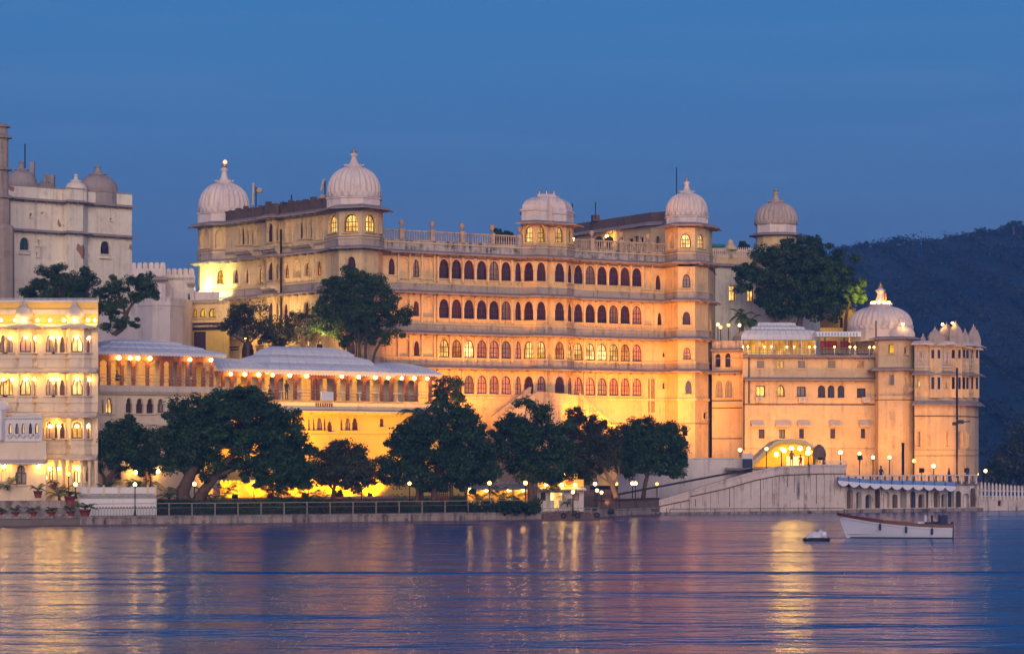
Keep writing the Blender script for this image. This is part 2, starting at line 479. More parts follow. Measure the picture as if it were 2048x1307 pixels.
class Bld:
    def __init__(s, name, label, cat, loc, group=None):
        s.root = empty(name, loc, label, cat, group); s.loc = loc; s.mb = {}; s.o = {}
    def m(s, part, mat, uid=0, under=None):
        k = (part, mat, uid)
        if k not in s.mb: s.mb[k] = (MB(), under)
        return s.mb[k][0]
    def fin(s):
        for (part, mat, uid), (mb, under) in s.mb.items():
            if under is None: s.o[(part, mat, uid)] = put(part, mb.mesh(part, mat, s.loc), s.root)
        for (part, mat, uid), (mb, under) in s.mb.items():
            if under is not None: s.o[(part, mat, uid)] = put(part, mb.mesh(part, mat, s.loc), s.o[under])
        return s.root
    def win(s, A, B, u, sill, w, h, style, depth):
        kind, fmat, pane, part, bars = style
        dx, dy = B[0] - A[0], B[1] - A[1]; L = math.hypot(dx, dy); dx /= L; dy /= L
        off = -depth + 0.012
        x = A[0] + dx * u + dy * off; y = A[1] + dy * u - dx * off
        fm, pm = window_meshes(w, h, kind, fmat, PANE[pane], 0.10 if w > 0.8 else 0.07, bars)
        fo = put(part, fm, s.root, (x - s.loc[0], y - s.loc[1], sill - s.loc[2]), math.atan2(dy, dx))
        put('pane', pm, fo)
    def wall(s, A, B, z0, z1, ops, mat, depth=0.3, part='wall', hood=True):
        mb = s.m(part, mat)
        dx, dy = B[0] - A[0], B[1] - A[1]; L = math.hypot(dx, dy)
        if L < 1e-6: return
        dx /= L; dy /= L
        P = lambda u, z, o=0.0: (A[0] + dx * u + dy * o, A[1] + dy * u - dx * o, z)
        ops = sorted(ops)
        if not ops:
            mb.face([P(0, z0), P(L, z0), P(L, z1), P(0, z1)]); return
        bd = [0.0] + [((a[0] + a[2] / 2) + (b[0] - b[2] / 2)) / 2 for a, b in zip(ops, ops[1:])] + [L]
        for (u, sill, w, h, kind), u0, u1 in zip(ops, bd, bd[1:]):
            O = [(u + x, sill + z) for x, z in outline(w, h, kind)]
            O = [(min(max(x, u0 + 0.01), u1 - 0.01), z) for x, z in O]
            mb.face([P(u0, z0), P(u1, z0), P(u1, sill), P(u0, sill)])
            top = len(O) // 2
            mb.face([P(u0, sill)] + [P(*q) for q in O[:top + 1]] + [P(O[top][0], z1), P(u0, z1)])
            mb.face([P(u1, z1), P(O[top][0], z1)] + [P(*q) for q in O[top:]] + [P(u1, sill)])
            for a, b in zip(O, O[1:] + O[:1]):
                mb.face([P(*a), P(*b), P(b[0], b[1], -depth), P(a[0], a[1], -depth)])
            if hood:
                t = 0.10
                cx = u; H = [(cx + (x - cx) * (1 + 2 * t / w), sill + (z - sill) * (1 + t / h)) for x, z in O]
                for a, b, c, d in zip(O, O[1:], H[1:], H):
                    mb.face([P(*a, 0.06), P(*b, 0.06), P(*c, 0.06), P(*d, 0.06)])
                    mb.face([P(*d, 0.06), P(*c, 0.06), P(*c, 0), P(*d, 0)])
                    mb.face([P(*b, 0.06), P(*a, 0.06), P(*a, 0), P(*b, 0)])
                mb.box((*P(u, 0, 0.09)[:2], sill - 0.06), (w + 0.3, 0.2, 0.1), math.atan2(dy, dx))
        mb.face([P(0, z0, -depth), P(L, z0, -depth), P(L, z1, -depth), P(0, z1, -depth)])
    def row(s, path, z0, z1, wins, mat, depth=0.3, part='wall', hood=True):
        """one storey along a plan path; wins = (px, width px, bottom, height-or-top, style): bottom/top above 100 are photo rows"""
        for A, B in zip(path, path[1:]):
            pa, pb = pxof(A), pxof(B); ops = []
            L = math.hypot(B[0] - A[0], B[1] - A[1])
            for (px, wpx, b, t, st) in wins:
                if not (pa <= px < pb): continue
                u0, u1 = hit(A, B, px - wpx / 2), hit(A, B, px + wpx / 2)
                u, w = (u0 + u1) / 2, max(u1 - u0, 0.25)
                w = min(w, 2 * (u - 0.03), 2 * (L - u - 0.03))
                if w < 0.2: continue
                y = A[1] + (B[1] - A[1]) * u / L
                if b > 100: sill, h = PZ(b, y), (b - t) * y / F
                else: sill, h = b, t
                sill = max(sill, z0 + 0.08); h = min(h, z1 - sill - 0.12)
                ops.append((u, sill, w, h, st[0]))
                if st[2]: s.win(A, B, u, sill, w, h, st, depth)
            s.wall(A, B, z0, z1, ops, mat, depth, part, hood)
    def eave(s, path, z, out=0.85, mat='eave_stone', drop=0.18, th=0.12, closed=False, brackets=True, part='eave'):
        s.n = getattr(s, 'n', 0) + 1
        mb = s.m(part, mat, s.n)
        mb.sweep(path, [(0.0, z + 0.16), (0.16, z + 0.16), (out, z - drop + th), (out, z - drop), (0.0, z - 0.06)], closed)
        mb.sweep(path, [(0.0, z - 0.08), (0.12, z - 0.08), (0.07, z - 0.28), (0.0, z - 0.28)], closed)
        if brackets:
            pts = list(path) + ([path[0]] if closed else [])
            for A, B in zip(pts, pts[1:]):
                dx, dy = B[0] - A[0], B[1] - A[1]; L = math.hypot(dx, dy)
                if L < 0.5: continue
                dx /= L; dy /= L
                n = max(1, int(L / 1.25))
                for i in range(n):
                    u = (i + 0.5) * L / n
                    o = out * 0.36
                    mb.box((A[0] + dx * u + dy * o, A[1] + dy * u - dx * o, z - 0.21), (0.13, out * 0.55, 0.22), math.atan2(dy, dx))
    def band(s, path, z0, z1, out=0.1, mat='palace_band', closed=False, part='string_course'):
        s.n = getattr(s, 'n', 0) + 1; s.m(part, mat, s.n).sweep(path, [(-0.05, z0), (out, z0), (out, z1), (-0.05, z1)], closed)
    def dome(s, c, z, R, H, uid, mat='dome_white', ribs=26, depth=0.105, fin_h=None, lobes=True, part='dome', seg=6, gold=True, topr=0.2):
        mb = s.m(part, mat, uid)
        prof = [(0.93 * R, 0)]
        n = 16
        for i in range(n + 1):
            a = -0.30 + (1.42 + 0.30) * i / n
            r = R * math.cos(a) ** 0.82; zz = H * (math.sin(a) + math.sin(0.30)) / (math.sin(1.42) + math.sin(0.30))
            prof.append((max(r, topr * R), zz + 0.01))
        nseg = ribs * seg if ribs else 40
        mb.lathe((c[0], c[1], z), prof, nseg, True, ribs, depth, True, 0.0, (lambda q: min(1, q * 5)) if ribs else None)
        if lobes and ribs:      # ring of lotus petals round the foot of the dome
            for j in range(ribs):
                th = 2 * math.pi * (j + 0.5) / ribs
                w = math.pi * R / ribs * 0.8
                r0, r1 = R * 1.0, R * 1.02
                P = lambda du, zz, rr: (c[0] + rr * math.cos(th) - du * math.sin(th), c[1] + rr * math.sin(th) + du * math.cos(th), z + zz)
                mb.face([P(-w, 0.05, r0), P(w, 0.05, r0), P(w, 0.12 * H, r1 + 0.02), P(w * .7, 0.18 * H, r1 + 0.01), P(0, 0.21 * H, r1), P(-w * .7, 0.18 * H, r1 + 0.01), P(-w, 0.12 * H, r1 + 0.02)])
        fh = fin_h or 0.75 * R
        r = topr * R * 1.25
        kd = (part, mat, uid)
        f = s.m('finial', mat, uid, kd)
        f.lathe((c[0], c[1], z + H), [(r * 1.15, -0.05), (r * 1.5, 0.03 * fh), (r * 1.5, 0.08 * fh), (r * 0.9, 0.12 * fh), (r * 0.62, 0.25 * fh), (r * 0.42, 0.48 * fh), (r * 0.40, 0.6 * fh), (r * 0.62, 0.68 * fh), (r * 0.66, 0.72 * fh), (r * 0.35, 0.78 * fh), (r * 0.2, 0.84 * fh), (0.02, 0.86 * fh)], 20)
        for j in range(16):
            th = 2 * math.pi * j / 16
            f.box((c[0] + r * 1.45 * math.cos(th), c[1] + r * 1.45 * math.sin(th), z + H + 0.10 * fh), (0.09, 0.09, 0.07 * fh), th)
        if gold:
            g = s.m('spire', 'gold', uid, kd)
            g.lathe((c[0], c[1], z + H + 0.82 * fh), [(0.05, 0), (r * .3, .03 * fh), (r * .42, .07 * fh), (r * .3, .11 * fh), (r * .14, .13 * fh), (r * .22, .16 * fh), (r * .1, .2 * fh), (r * .05, .25 * fh), (0.01, .36 * fh)], 14)

def octagon(c, R, n=8, rot=None):
    rot = math.pi / n if rot is None else rot
    return [(c[0] + R * math.cos(rot + 2 * math.pi * k / n), c[1] + R * math.sin(rot + 2 * math.pi * k / n)) for k in range(n)]

BULB = {}
def bulb_mesh(r, mat):
    k = (r, mat)
    if k not in BULB:
        mb = MB()
        mb.lathe((0, 0, 0), [(r * math.cos(a) + 0.001, r * math.sin(a)) for a in [(-90 + 22.5 * i) * math.pi / 180 for i in range(9)]], 12)
        BULB[k] = mb.mesh('lamp_globe', mat)
    return BULB[k]
def point_light(name, loc, energy, color, radius=0.2, parent=None, off=(0, 0, 0)):
    d = bpy.data.lights.new(name, 'POINT'); d.energy = energy; d.color = color; d.shadow_soft_size = radius
    o = bpy.data.objects.new(name, d); COL.objects.link(o); o.parent = parent
    o.location = (loc[0] - off[0], loc[1] - off[1], loc[2] - off[2]); return o
def wall_lamp(b, pt, r=0.13, mat='bulb_glow'):
    put('wall_lamp', bulb_mesh(r, mat), b.root, tuple(p - q for p, q in zip(pt, b.loc)))

# ------------------------------------------------------------------ styles of window: arch, frame, pane, part name, glazing bars
def st(kind='cusp', pane='D', part='window', frame='maroon_wood', bars=3): return (kind, frame, pane, part, bars)
NICHE = ('cusp', None, None, 'niche', 0)

# ------------------------------------------------------------------ the large palace with lit facade
Z1, Z2, Z3, Z4, Z5, Z6, ZB = 28.9, 25.0, 21.1, 17.15, 13.8, 10.8, 2.0
pal = Bld('palace', 'long cream palace with four white ribbed domes and orange-lit arcaded facade', 'palace', (PX(900, 262), 262, 2.0))
MA, MZ = XY(768, 252.0), XY(1330, 270.5)
WA, WB = XY(452, 266.2), XY(651, 252.2)
fl = lambda px, o=0.0: along(MA, MZ, px, o)
wl = lambda px, o=0.0: along(WA, WB, px, o)
TW1 = [XY(396, 270.5), XY(400, 268.6), XY(426, 266.4), XY(452, 266.2)]
WING = [WA, wl(530), wl(533.5, 0.75), wl(549, 0.75), wl(560, 0.0), WB]
TW2 = [WB, XY(678, 248.6), XY(723, 247.6), XY(757, 249.6), XY(766, 252.2)]
MAINA = [XY(766, 252.2), fl(1043)]
BAY = [fl(1043), fl(1071.5, 1.5), fl(1094, 1.5), fl(1099.5, 1.12), fl(1105.5, 1.5), fl(1132.5, 1.5), fl(1147)]
MAINB = [fl(1147), fl(1330)]
TW3 = [fl(1330), XY(1356, 267.4), XY(1390, 267.4), XY(1416, 269.8), XY(1424, 274)]
def chain(*ps):
    r = []
    for p in ps:
        for q in p:
            if not r or math.hypot(q[0] - r[-1][0], q[1] - r[-1][1]) > 0.02: r.append(q)
    return r
FULL = chain(TW1, WING, TW2, MAINA, BAY, MAINB, TW3)
LEFT = chain(TW1, WING, TW2)

arc = lambda p: st('cusp', p, 'arcade_window', bars=3)
tww = lambda p: st('cusp', p, 'tower_window', bars=3)
ww = lambda p, b=3: st('cusp', p, 'window', bars=b)
AX = [888, 913, 938, 963.5, 988, 1012, 1036.2]
BXR = [1156.5, 1180, 1204, 1227, 1250, 1273.5]
def arcade(px, sill, h, panes, wp=21):
    xs = AX + [1057.5, 1082.5, 1119, 1139.5] + BXR
    wid = [wp] * 7 + [19.5, 18.5, 19.5, 9] + [wp - .5] * 6
    return [(x, w, sill, h, arc(p)) for x, w, p in zip(xs, wid, panes)]
MID = chain(MAINA, BAY, MAINB)
EXT2 = [(783, 13, 22.65, 1.6, ww('S')), (832, 13, 22.5, 1.75, ww('G')), (1316, 10.5, 22.25, 1.55, ww('S')), (808, 22, 22.4, 2.0, NICHE), (857, 22, 22.4, 2.0, NICHE), (1294, 14, 22.3, 1.9, NICHE)]
# storeys of the long facade
pal.row(MID, Z3 + .16, Z2 - .28, arcade(None, 22.5, 1.92, 'DDSDGDDDSDDDGDDSD') + EXT2, 'palace_plaster', 0.16)
pal.row(MID, Z4 + .16, Z3 - .28, arcade(None, 18.6, 1.9, 'DSDDDGDDDDSDDDGDP') + [(832, 12, 18.7, 1.5, ww('S')), (808, 22, 18.6, 1.9, NICHE), (857, 22, 18.6, 1.9, NICHE), (1319, 9, 18.6, 1.3, ww('D', 2)), (1296, 14, 18.5, 1.8, NICHE)], 'palace_plaster', 0.16)
pal.row(MID, Z5 + .16, Z4 - .28, arcade(None, 14.75, 1.78, 'LABPPGPLLALLBBLAP') + [(833, 11, 14.8, 1.5, ww('S', 2)), (808, 22, 14.75, 1.8, NICHE), (857, 22, 14.75, 1.8, NICHE), (1327, 5, 15.3, 0.5, ww('D', 0))], 'palace_plaster', 0.16)
pal.row(MID, Z6 + .16, Z5 - .28, arcade(None, 11.2, 1.82, 'PPGPPPPDPSPPPGPPP') + [(1327, 6, 12.0, 0.6, st('rect', 'D', 'window', bars=0))], 'palace_plaster', 0.16)
pal.row(MID, ZB, Z6 - .1, [], 'palace_plaster')
# tower storeys at each side
pal.row(TW3, Z3 + .16, Z2 - .28, [(1373, 16, 22.3, 1.4, tww('G'))], 'palace_plaster')
pal.row(TW3, Z4 + .16, Z3 - .28, [(1373, 16, 18.5, 1.35, tww('S'))], 'palace_plaster')
pal.row(TW3, Z5 + .16, Z4 - .28, [(1374, 15, 14.9, 1.25, tww('P'))], 'palace_plaster')
pal.row(TW3, Z6 + .16, Z5 - .28, [(1377, 13, 11.4, 1.35, tww('D'))], 'palace_plaster')
pal.row(TW3, ZB, Z6 - .1, [(1410, 8, 837, 825, st('rect', 'D', 'window', bars=0))], 'palace_plaster')
pal.row(TW3, Z2 + .16, Z1 - .28, [(1371, 22, 496, 467, tww('B')), (1402.5, 15, 496, 468, tww('B')), (1343, 12, 497, 465, NICHE)], 'palace_plaster')
pal.row(TW2, Z3 + .16, Z2 - .28, [(703, 18, 546, 513, tww('S'))], 'palace_plaster')
pal.row(TW2, Z4 + .16, Z3 - .28, [(703, 18, 628, 598, tww('S'))], 'palace_plaster')
pal.row(TW2, Z5 + .16, Z4 - .28, [(702, 17, 707, 678, tww('S'))], 'palace_plaster')
pal.row(TW2, ZB, Z5 - .1, [], 'palace_plaster')
pal.row(TW2, Z2 + .16, Z1 - .28, [(666, 17, 465, 430, tww('L')), (702, 29, 464, 428, tww('L')), (741, 22, 464, 429, tww('L')), (761, 4, 466, 432, tww('D'))], 'palace_plaster')
BROW = [(1057.5, 17, 485, 452, tww('L')), (1083, 16, 485, 451, tww('L')), (1099, 5, 485, 455, tww('L')), (1118.5, 17, 485, 451, tww('L')), (1140, 8, 487, 454, tww('L'))]
pal.row(BAY, Z2 + .16, 28.2, BROW, 'palace_plaster')
# the wing that runs back to the pale tower
pal.row(chain(TW1, WING), Z2 + .16, Z1 - .28, [(410, 18, 496, 456, NICHE), (438.5, 17, 496, 457, NICHE), (478, 5, 489, 452, NICHE), (485.5, 8, 489, 452, ww('S', 1)), (495, 6, 489, 452, ww('G', 1)), (504.5, 6, 489, 454, ww('D', 1)),
         (515, 8, 490, 452, NICHE), (541, 13, 484, 446, ww('S', 2)), (555, 7, 482, 448, ww('S', 1)), (578, 12, 484, 444, NICHE), (602.5, 8, 477, 440, ww('D', 1)), (612, 5, 476, 439, ww('T', 1)), (622, 6, 476, 441, ww('D', 1)), (640, 12, 478, 438, NICHE)], 'palace_plaster')
pal.row(chain(TW1, WING), Z3 + .16, Z2 - .28, [(441, 13, 568, 540, ww('Y')), (472, 11, 566, 537, ww('G')), (493.5, 8, 566, 536, ww('G')), (521, 9, 564, 533, ww('L')), (541, 13, 560, 523, ww('S', 2)), (555, 7, 559, 526, ww('S', 1)), (573.5, 10, 556, 527, ww('A')),
         (594, 14, 555, 520, NICHE), (614.5, 11, 552, 524, ww('A')), (638, 11, 551, 521, ww('A'))], 'palace_plaster')
pal.row(chain(TW1, WING), Z4 + .16, Z3 - .28, [(494, 7, 640, 615, ww('L')), (520, 9, 640, 610, ww('L')), (541, 13, 641, 603, ww('S', 2)), (555, 7, 640, 605, ww('S', 1)), (571, 11, 636, 606, ww('D')), (613, 11, 634, 602, ww('D'))], 'palace_plaster')
pal.row(chain(TW1, WING), ZB, Z4 - .28, [(494, 28, 722, 676, st('round', 'S', 'doorway', 'dark_wood', 3)), (537, 9, 707, 686, st('rect', 'B', 'window', bars=1)), (569, 8, 704, 683, st('rect', 'B', 'window', bars=1)), (614.5, 8, 702, 681, st('rect', 'B', 'window', bars=1)), (638, 10, 704, 679, st('rect', 'L', 'window', bars=2))], 'palace_plaster')
for px0, px1, py in ((459, 477, 694), (462, 477, 699), (511, 527, 692), (513, 526, 696), (513, 526, 700), (513, 526, 704)):   # carved dark lines beside the door
    a, b = wl(px0, .04), wl(px1, .04); z = PZ(py, (a[1] + b[1]) / 2)
    pal.m('carved_panel', 'dark_wood', (px0, py)).beam((*a, z), (*b, z), 0.06, 0.13)
a = wl(520, .06); pal.m('emblem', 'dark_wood').lathe((a[0], a[1], PZ(684, a[1]) - .3), [(0.02, 0), (.26, .1), (.3, .3), (.26, .5), (.02, .6)], 10)
wall_lamp(pal, W3(493, 675, wl(493, 1.0)[1]), 0.16)

# eaves and string courses
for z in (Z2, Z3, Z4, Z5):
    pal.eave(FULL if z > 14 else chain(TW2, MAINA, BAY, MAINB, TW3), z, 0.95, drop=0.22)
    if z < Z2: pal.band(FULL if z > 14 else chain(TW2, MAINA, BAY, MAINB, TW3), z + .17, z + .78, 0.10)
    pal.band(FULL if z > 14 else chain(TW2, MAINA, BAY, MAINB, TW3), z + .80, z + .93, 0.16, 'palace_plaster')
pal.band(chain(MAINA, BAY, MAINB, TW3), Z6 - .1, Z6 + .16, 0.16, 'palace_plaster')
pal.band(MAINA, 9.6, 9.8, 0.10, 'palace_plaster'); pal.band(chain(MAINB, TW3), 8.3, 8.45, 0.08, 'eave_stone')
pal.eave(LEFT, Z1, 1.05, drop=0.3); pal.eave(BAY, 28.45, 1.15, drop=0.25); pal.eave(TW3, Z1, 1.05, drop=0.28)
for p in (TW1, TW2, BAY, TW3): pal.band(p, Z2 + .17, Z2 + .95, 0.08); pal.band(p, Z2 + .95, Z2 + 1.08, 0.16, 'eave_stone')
pal.band(WING, Z2 + .6, Z2 + .78, 0.12, 'eave_stone')
# jharokha brackets under the window groups of the wing
for px0, px1, zz in ((478, 508, 25.9), (531, 560, 25.7), (588, 628, 25.9), (531, 560, 21.9)):
    a, b = wl(px0, 0.1), wl(px1, 0.1)
    off = 0.75 if px0 == 531 else 0.0
    a, b = wl(px0, 0.05 + off), wl(px1, 0.05 + off)
    pal.m('balcony_bracket', 'palace_band', (px0, zz)).sweep([a, b], [(0, zz), (0.75, zz), (0.75, zz - .18), (0.5, zz - .3), (0.45, zz - .45), (0.2, zz - .6), (0.15, zz - .75), (0, zz - .8)])
# pilasters of the arcade
for z0, z1 in ((22.1, 24.6), (18.3, 20.7), (14.4, 16.8), (11.0, 13.4)):
    edges = [875.5] + [(a + b) / 2 for a, b in zip(AX, AX[1:])] + [1143.5 + 2] + [(a + b) / 2 for a, b in zip(BXR, BXR[1:])] + [1285]
    for e in edges:
        if 1043 < e < 1148: continue
        p = fl(e, 0.09)
        pal.m('pilaster', 'palace_plaster', (e, z0)).box((p[0], p[1], (z0 + z1) / 2), (0.2, 0.2, z1 - z0), math.atan2(MZ[1] - MA[1], MZ[0] - MA[0]))
for e in (797, 820, 844, 869, 1286.5, 1305):
    for z0, z1 in ((22.1, 24.72), (18.1, 20.82), (14.6, 16.87)):
        p = fl(e, 0.03)
        pal.m('pilaster', 'palace_plaster', (e, z0)).box((p[0], p[1], (z0 + z1) / 2), (0.16, 0.1, z1 - z0), math.atan2(MZ[1] - MA[1], MZ[0] - MA[0]))
# drain pipes
for path in ([wl(562, .25)], [fl(1333, .2)]):
    p = path[0]; pal.m('drain_pipe', 'black_iron', p).tube([(p[0], p[1], 27.5 if p[0] < -10 else 24.5), (p[0], p[1], 14.0 if p[0] < -10 else 7.0)], 0.09, 6)
for px in (1298, 1304, 1308): 
    p = fl(px, .12); pal.m('drain_pipe', 'black_iron', px).tube([(p[0], p[1], 13.0), (p[0], p[1], 9.5)], 0.05, 6)

# parapets, balustrade and urns
for i, path in enumerate((MAINA, MAINB)):
    pal.m('parapet', 'stained_parapet').sweep(path, [(-0.25, Z2 + .1), (0.05, Z2 + .16), (0.05, Z2 + 1.0), (-0.25, Z2 + 1.0)])
    pal.m('parapet', 'stained_parapet').sweep(path, [(-0.28, Z2 + 1.0), (0.12, Z2 + 1.0), (0.12, Z2 + 1.12), (-0.28, Z2 + 1.12)])
    pal.m('balustrade', 'palace_band', i).sweep(path, [(-0.2, Z2 + 1.95), (0.06, Z2 + 1.95), (0.06, Z2 + 2.08), (-0.2, Z2 + 2.08)])
    A, B = path[0], path[-1]; L = math.hypot(B[0] - A[0], B[1] - A[1])
    for k in range(int(L / 0.28)):
        u = (k + .5) * 0.28 / L
        pal.m('balustrade', 'palace_band', i).lathe((A[0] + (B[0] - A[0]) * u, A[1] + (B[1] - A[1]) * u + .07, Z2 + 1.12), [(.055, 0), (.085, .2), (.045, .5), (.07, .83)], 6, cap=False)
    urns = ((803, 864.5, 924, 984.5, 1040) if i == 0 else (1183, 1241, 1296))
    for px in urns:
        p = fl(px, -0.06)
        pal.m('balustrade', 'palace_band', i).box((p[0], p[1], Z2 + 1.65), (0.45, 0.4, 1.1), 0.5)
        ub = MB(); ub.lathe((0, 0, 0), [(.16, 0), (.16, .08), (.08, .16), (.07, .26), (.2, .4), (.28, .58), (.26, .68), (.31, .75), (.28, .8), (.08, .82)], 14)
        if 'urn' not in WCACHE: WCACHE['urn'] = ub.mesh('urn', 'old_dome')
        put('urn', WCACHE['urn'], pal.root, (p[0] - pal.loc[0], p[1] - pal.loc[1], Z2 + 2.2 - pal.loc[2]))
pal.m('parapet', 'dark_parapet', 2).sweep(WING[:-1] + [along(WA, WB, 655)], [(-0.3, Z1 + .1), (0.05, Z1 + .16), (0.05, Z1 + 1.0), (-0.3, Z1 + 1.0)])
pal.m('parapet', 'dark_parapet', 2).sweep(WING[:-1] + [along(WA, WB, 655)], [(-0.34, Z1 + 1.0), (0.14, Z1 + 1.0), (0.14, Z1 + 1.12), (-0.34, Z1 + 1.12)])

for k in range(13):     # weathered piers and broken coping of the wing parapet
    p = along(WA, WB, 462 + k * 15, .02 if not 531 <= 462 + k * 15 <= 562 else .78)
    pal.m('parapet_pier', 'dark_parapet', k).box((p[0], p[1] + .1, Z1 + .62 + .06 * (k % 3)), (.38 + .25 * (k % 2), .42, 1.1 + .12 * (k % 3)), math.atan2(WB[1] - WA[1], WB[0] - WA[0]))
# roofs behind the fronts
R = lambda p, dx, dy: (p[0] + dx, p[1] + dy)
pal.m('roof', 'eave_stone').prism(LEFT + [R(TW2[-1], -.8, 9), R(TW1[0], 4, 14), R(TW1[0], -.2, 4)], Z1 - .5, Z1 + .1)
pal.m('roof', 'eave_stone').prism(chain(MAINA, BAY, MAINB, TW3) + [R(TW3[-1], 2, 16), R(MAINA[0], -4, 22)], Z2 - .5, Z2 + .1)
pal.m('roof', 'eave_stone').prism(BAY + [R(BAY[-1], .1, 4), R(BAY[0], 0, 4)], 28.0, 28.5)
pal.m('roof', 'eave_stone').prism(TW3 + [R(TW3[-1], -1.2, 3), R(TW3[0], .5, 4)], Z1 - .4, Z1 + .1)
for A, B, zt in ((TW3[-1], R(TW3[-1], 2, 16), Z2), (R(TW1[0], 4, 14), R(TW1[0], -.2, 4), Z1), (R(TW1[0], -.2, 4), TW1[0], Z1), (TW2[-1], R(TW2[-1], -.8, 9), Z1), (BAY[-1], R(BAY[-1], .1, 4), 28.4), (R(BAY[0], 0, 4), BAY[0], 28.4), (R(TW3[0], .5, 4), TW3[0], Z1), (TW3[-1], R(TW3[-1], -1.2, 3), Z1)):
    pal.wall(A, B, ZB if zt != 28.4 else Z2, zt, [], 'palace_plaster')

# drums and domes
def drum(c, R, z0, z1, uid):
    pal.m('drum', 'dome_white', uid).prism(octagon(c, R), z0, z1)
    pal.m('drum', 'dome_white', uid).sweep(octagon(c, R * 0.99)[::-1] if False else octagon(c, R), [(0, z1 - .12), (.12, z1 - .12), (.12, z1), (0, z1)], True)
C1, C2, C3 = XY(448.5, 269.6), XY(708, 251.2), XY(1373.5, 270.6)
for i, (c, px_r, pyb, pyt, pyf, drumz) in enumerate(((C1, 51.5, 428, 366, 322, 443), (C2, 54, 398, 334, 294, 415), (C3, 42, 434, 386, 352, 453))):
    y = c[1]; Rm = px_r * y / F
    zb = PZ(pyb, y)
    drum(c, Rm * 1.06, Z1 - .2, zb, i)
    pal.dome((c[0], c[1]), zb, Rm, (pyb - pyt) * y / F, i, fin_h=(pyt - pyf) * y / F * 0.86)
pal_red = W3(450, 324, C1[1]); put('beacon', bulb_mesh(0.2, 'red_glow'), pal.root, tuple(a - b for a, b in zip(pal_red, pal.loc)))
# the double bangla roof over the bay
def bangla(pts, z0, z1, ins, uid):
    mb = pal.m('canopy_roof', 'dome_white', uid)
    cx = sum(p[0] for p in pts) / len(pts); cy = sum(p[1] for p in pts) / len(pts)
    rings = []
    prof = [(0, 0), (0, .36), (-.05, .40), (-.05, .44), (0.02, .47), (.03, .60), (0.12, .76), (0.30, .88), (.48, .93), (.5, 1.0), (.56, 1.0)]
    for s_, zt in prof:
        rings.append(mb.add([(p[0] + (cx - p[0]) * s_ * ins[0], p[1] + (cy - p[1]) * s_ * ins[1], z0 + (z1 - z0) * zt) for p in pts]))
    n = len(pts)
    for a, b in zip(rings, rings[1:]):
        for j in range(n):
            mb.f.append((a + j, a + (j + 1) % n, b + (j + 1) % n, b + j)); mb.sm.append(False)
    mb.f.append(tuple(range(rings[-1], rings[-1] + n))); mb.sm.append(False)
back = lambda p: R(p, -2.0, 4.0)
bl = [fl(1043), fl(1071.5, 1.45), fl(1094, 1.45), fl(1099.5, .6), fl(1106, .9), fl(1120, -1.4)]
bangla(BAY + [R(BAY[-1], .1, 4), R(BAY[0], 0, 4)], 28.5, PZ(388, 261), (1.2, 1.2), 0)
lb = [fl(1107, 1.7), fl(1132.5, 1.7), fl(1147.5, 0.1), fl(1147, -1.5), fl(1104, -1.5)]
bangla(lb, 28.5, PZ(404, 262), (1.6, 1.6), 1)
for px in (1079, 1093, 1108):
    p = fl(px, -1.2); pal.m('roof_finial', 'gold', px).lathe((p[0], p[1], PZ(390, p[1])), [(.1, 0), (.16, .12), (.06, .25), (.1, .34), (.02, .6)], 10)
# crest of small merlons on the canopy
for px in range(1076, 1112, 3):
    p = fl(px, -.2); pal.m('canopy_roof', 'dome_white', 0).box((p[0], p[1], PZ(391, p[1])), (.1, .12, .35), .5)

# upper rooms set back on the roof terrace
U = [XY(1147, 292), XY(1302, 277.5), XY(1331, 276.5)]
pal.row(U, Z2, PZ(450, 283), [(1262, 9, 487, 477, st('rect', 'D', 'window', bars=1)), (1284, 8, 486, 474, st('rect', 'D', 'window', bars=1)), (1316, 8, 498, 472, st('cusp', 'G', 'window', bars=1)), (1273, 10, 492, 472, st('rect', 'G', 'doorway', bars=0)), (1243, 7, 490, 475, st('rect', 'D', 'window', bars=0)), (1217, 16, 492, 466, st('rect', 'Y', 'doorway', 'palace_band', 0))], 'palace_plaster')
zt = PZ(455, 283)
pal.eave(U, zt, 0.8, drop=.3, brackets=False)
pal.m('parapet', 'dark_parapet', 3).sweep(U, [(-0.3, zt + .1), (0.02, zt + .1), (0.02, zt + 1.15), (-0.3, zt + 1.15)])
pal.m('roof', 'dark_parapet').prism(U + [R(U[-1], 0, 12), R(U[0], 0, 6)], zt - .3, zt + .1)
p = along(U[0], U[1], 1191, .2); pal.m('roof_tank', 'dark_parapet').box((p[0], p[1], zt + 1.4), (.8, .7, .7), .3)
wall_lamp(pal, W3(1214, 473, along(U[0], U[1], 1214, 0.7)[1]), 0.16); wall_lamp(pal, W3(1146.5, 478, 283), 0.16)
for px in (1199, 1218): # potted bushes silhouettes on the terrace
    p = along(U[0], U[1], px, 1.5); pal.m('planter', 'black_iron', px).lathe((p[0], p[1], PZ(497, p[1])), [(.2, 0), (.3, .5), (.48, .8), (.45, 1.15), (.1, 1.35)], 10)

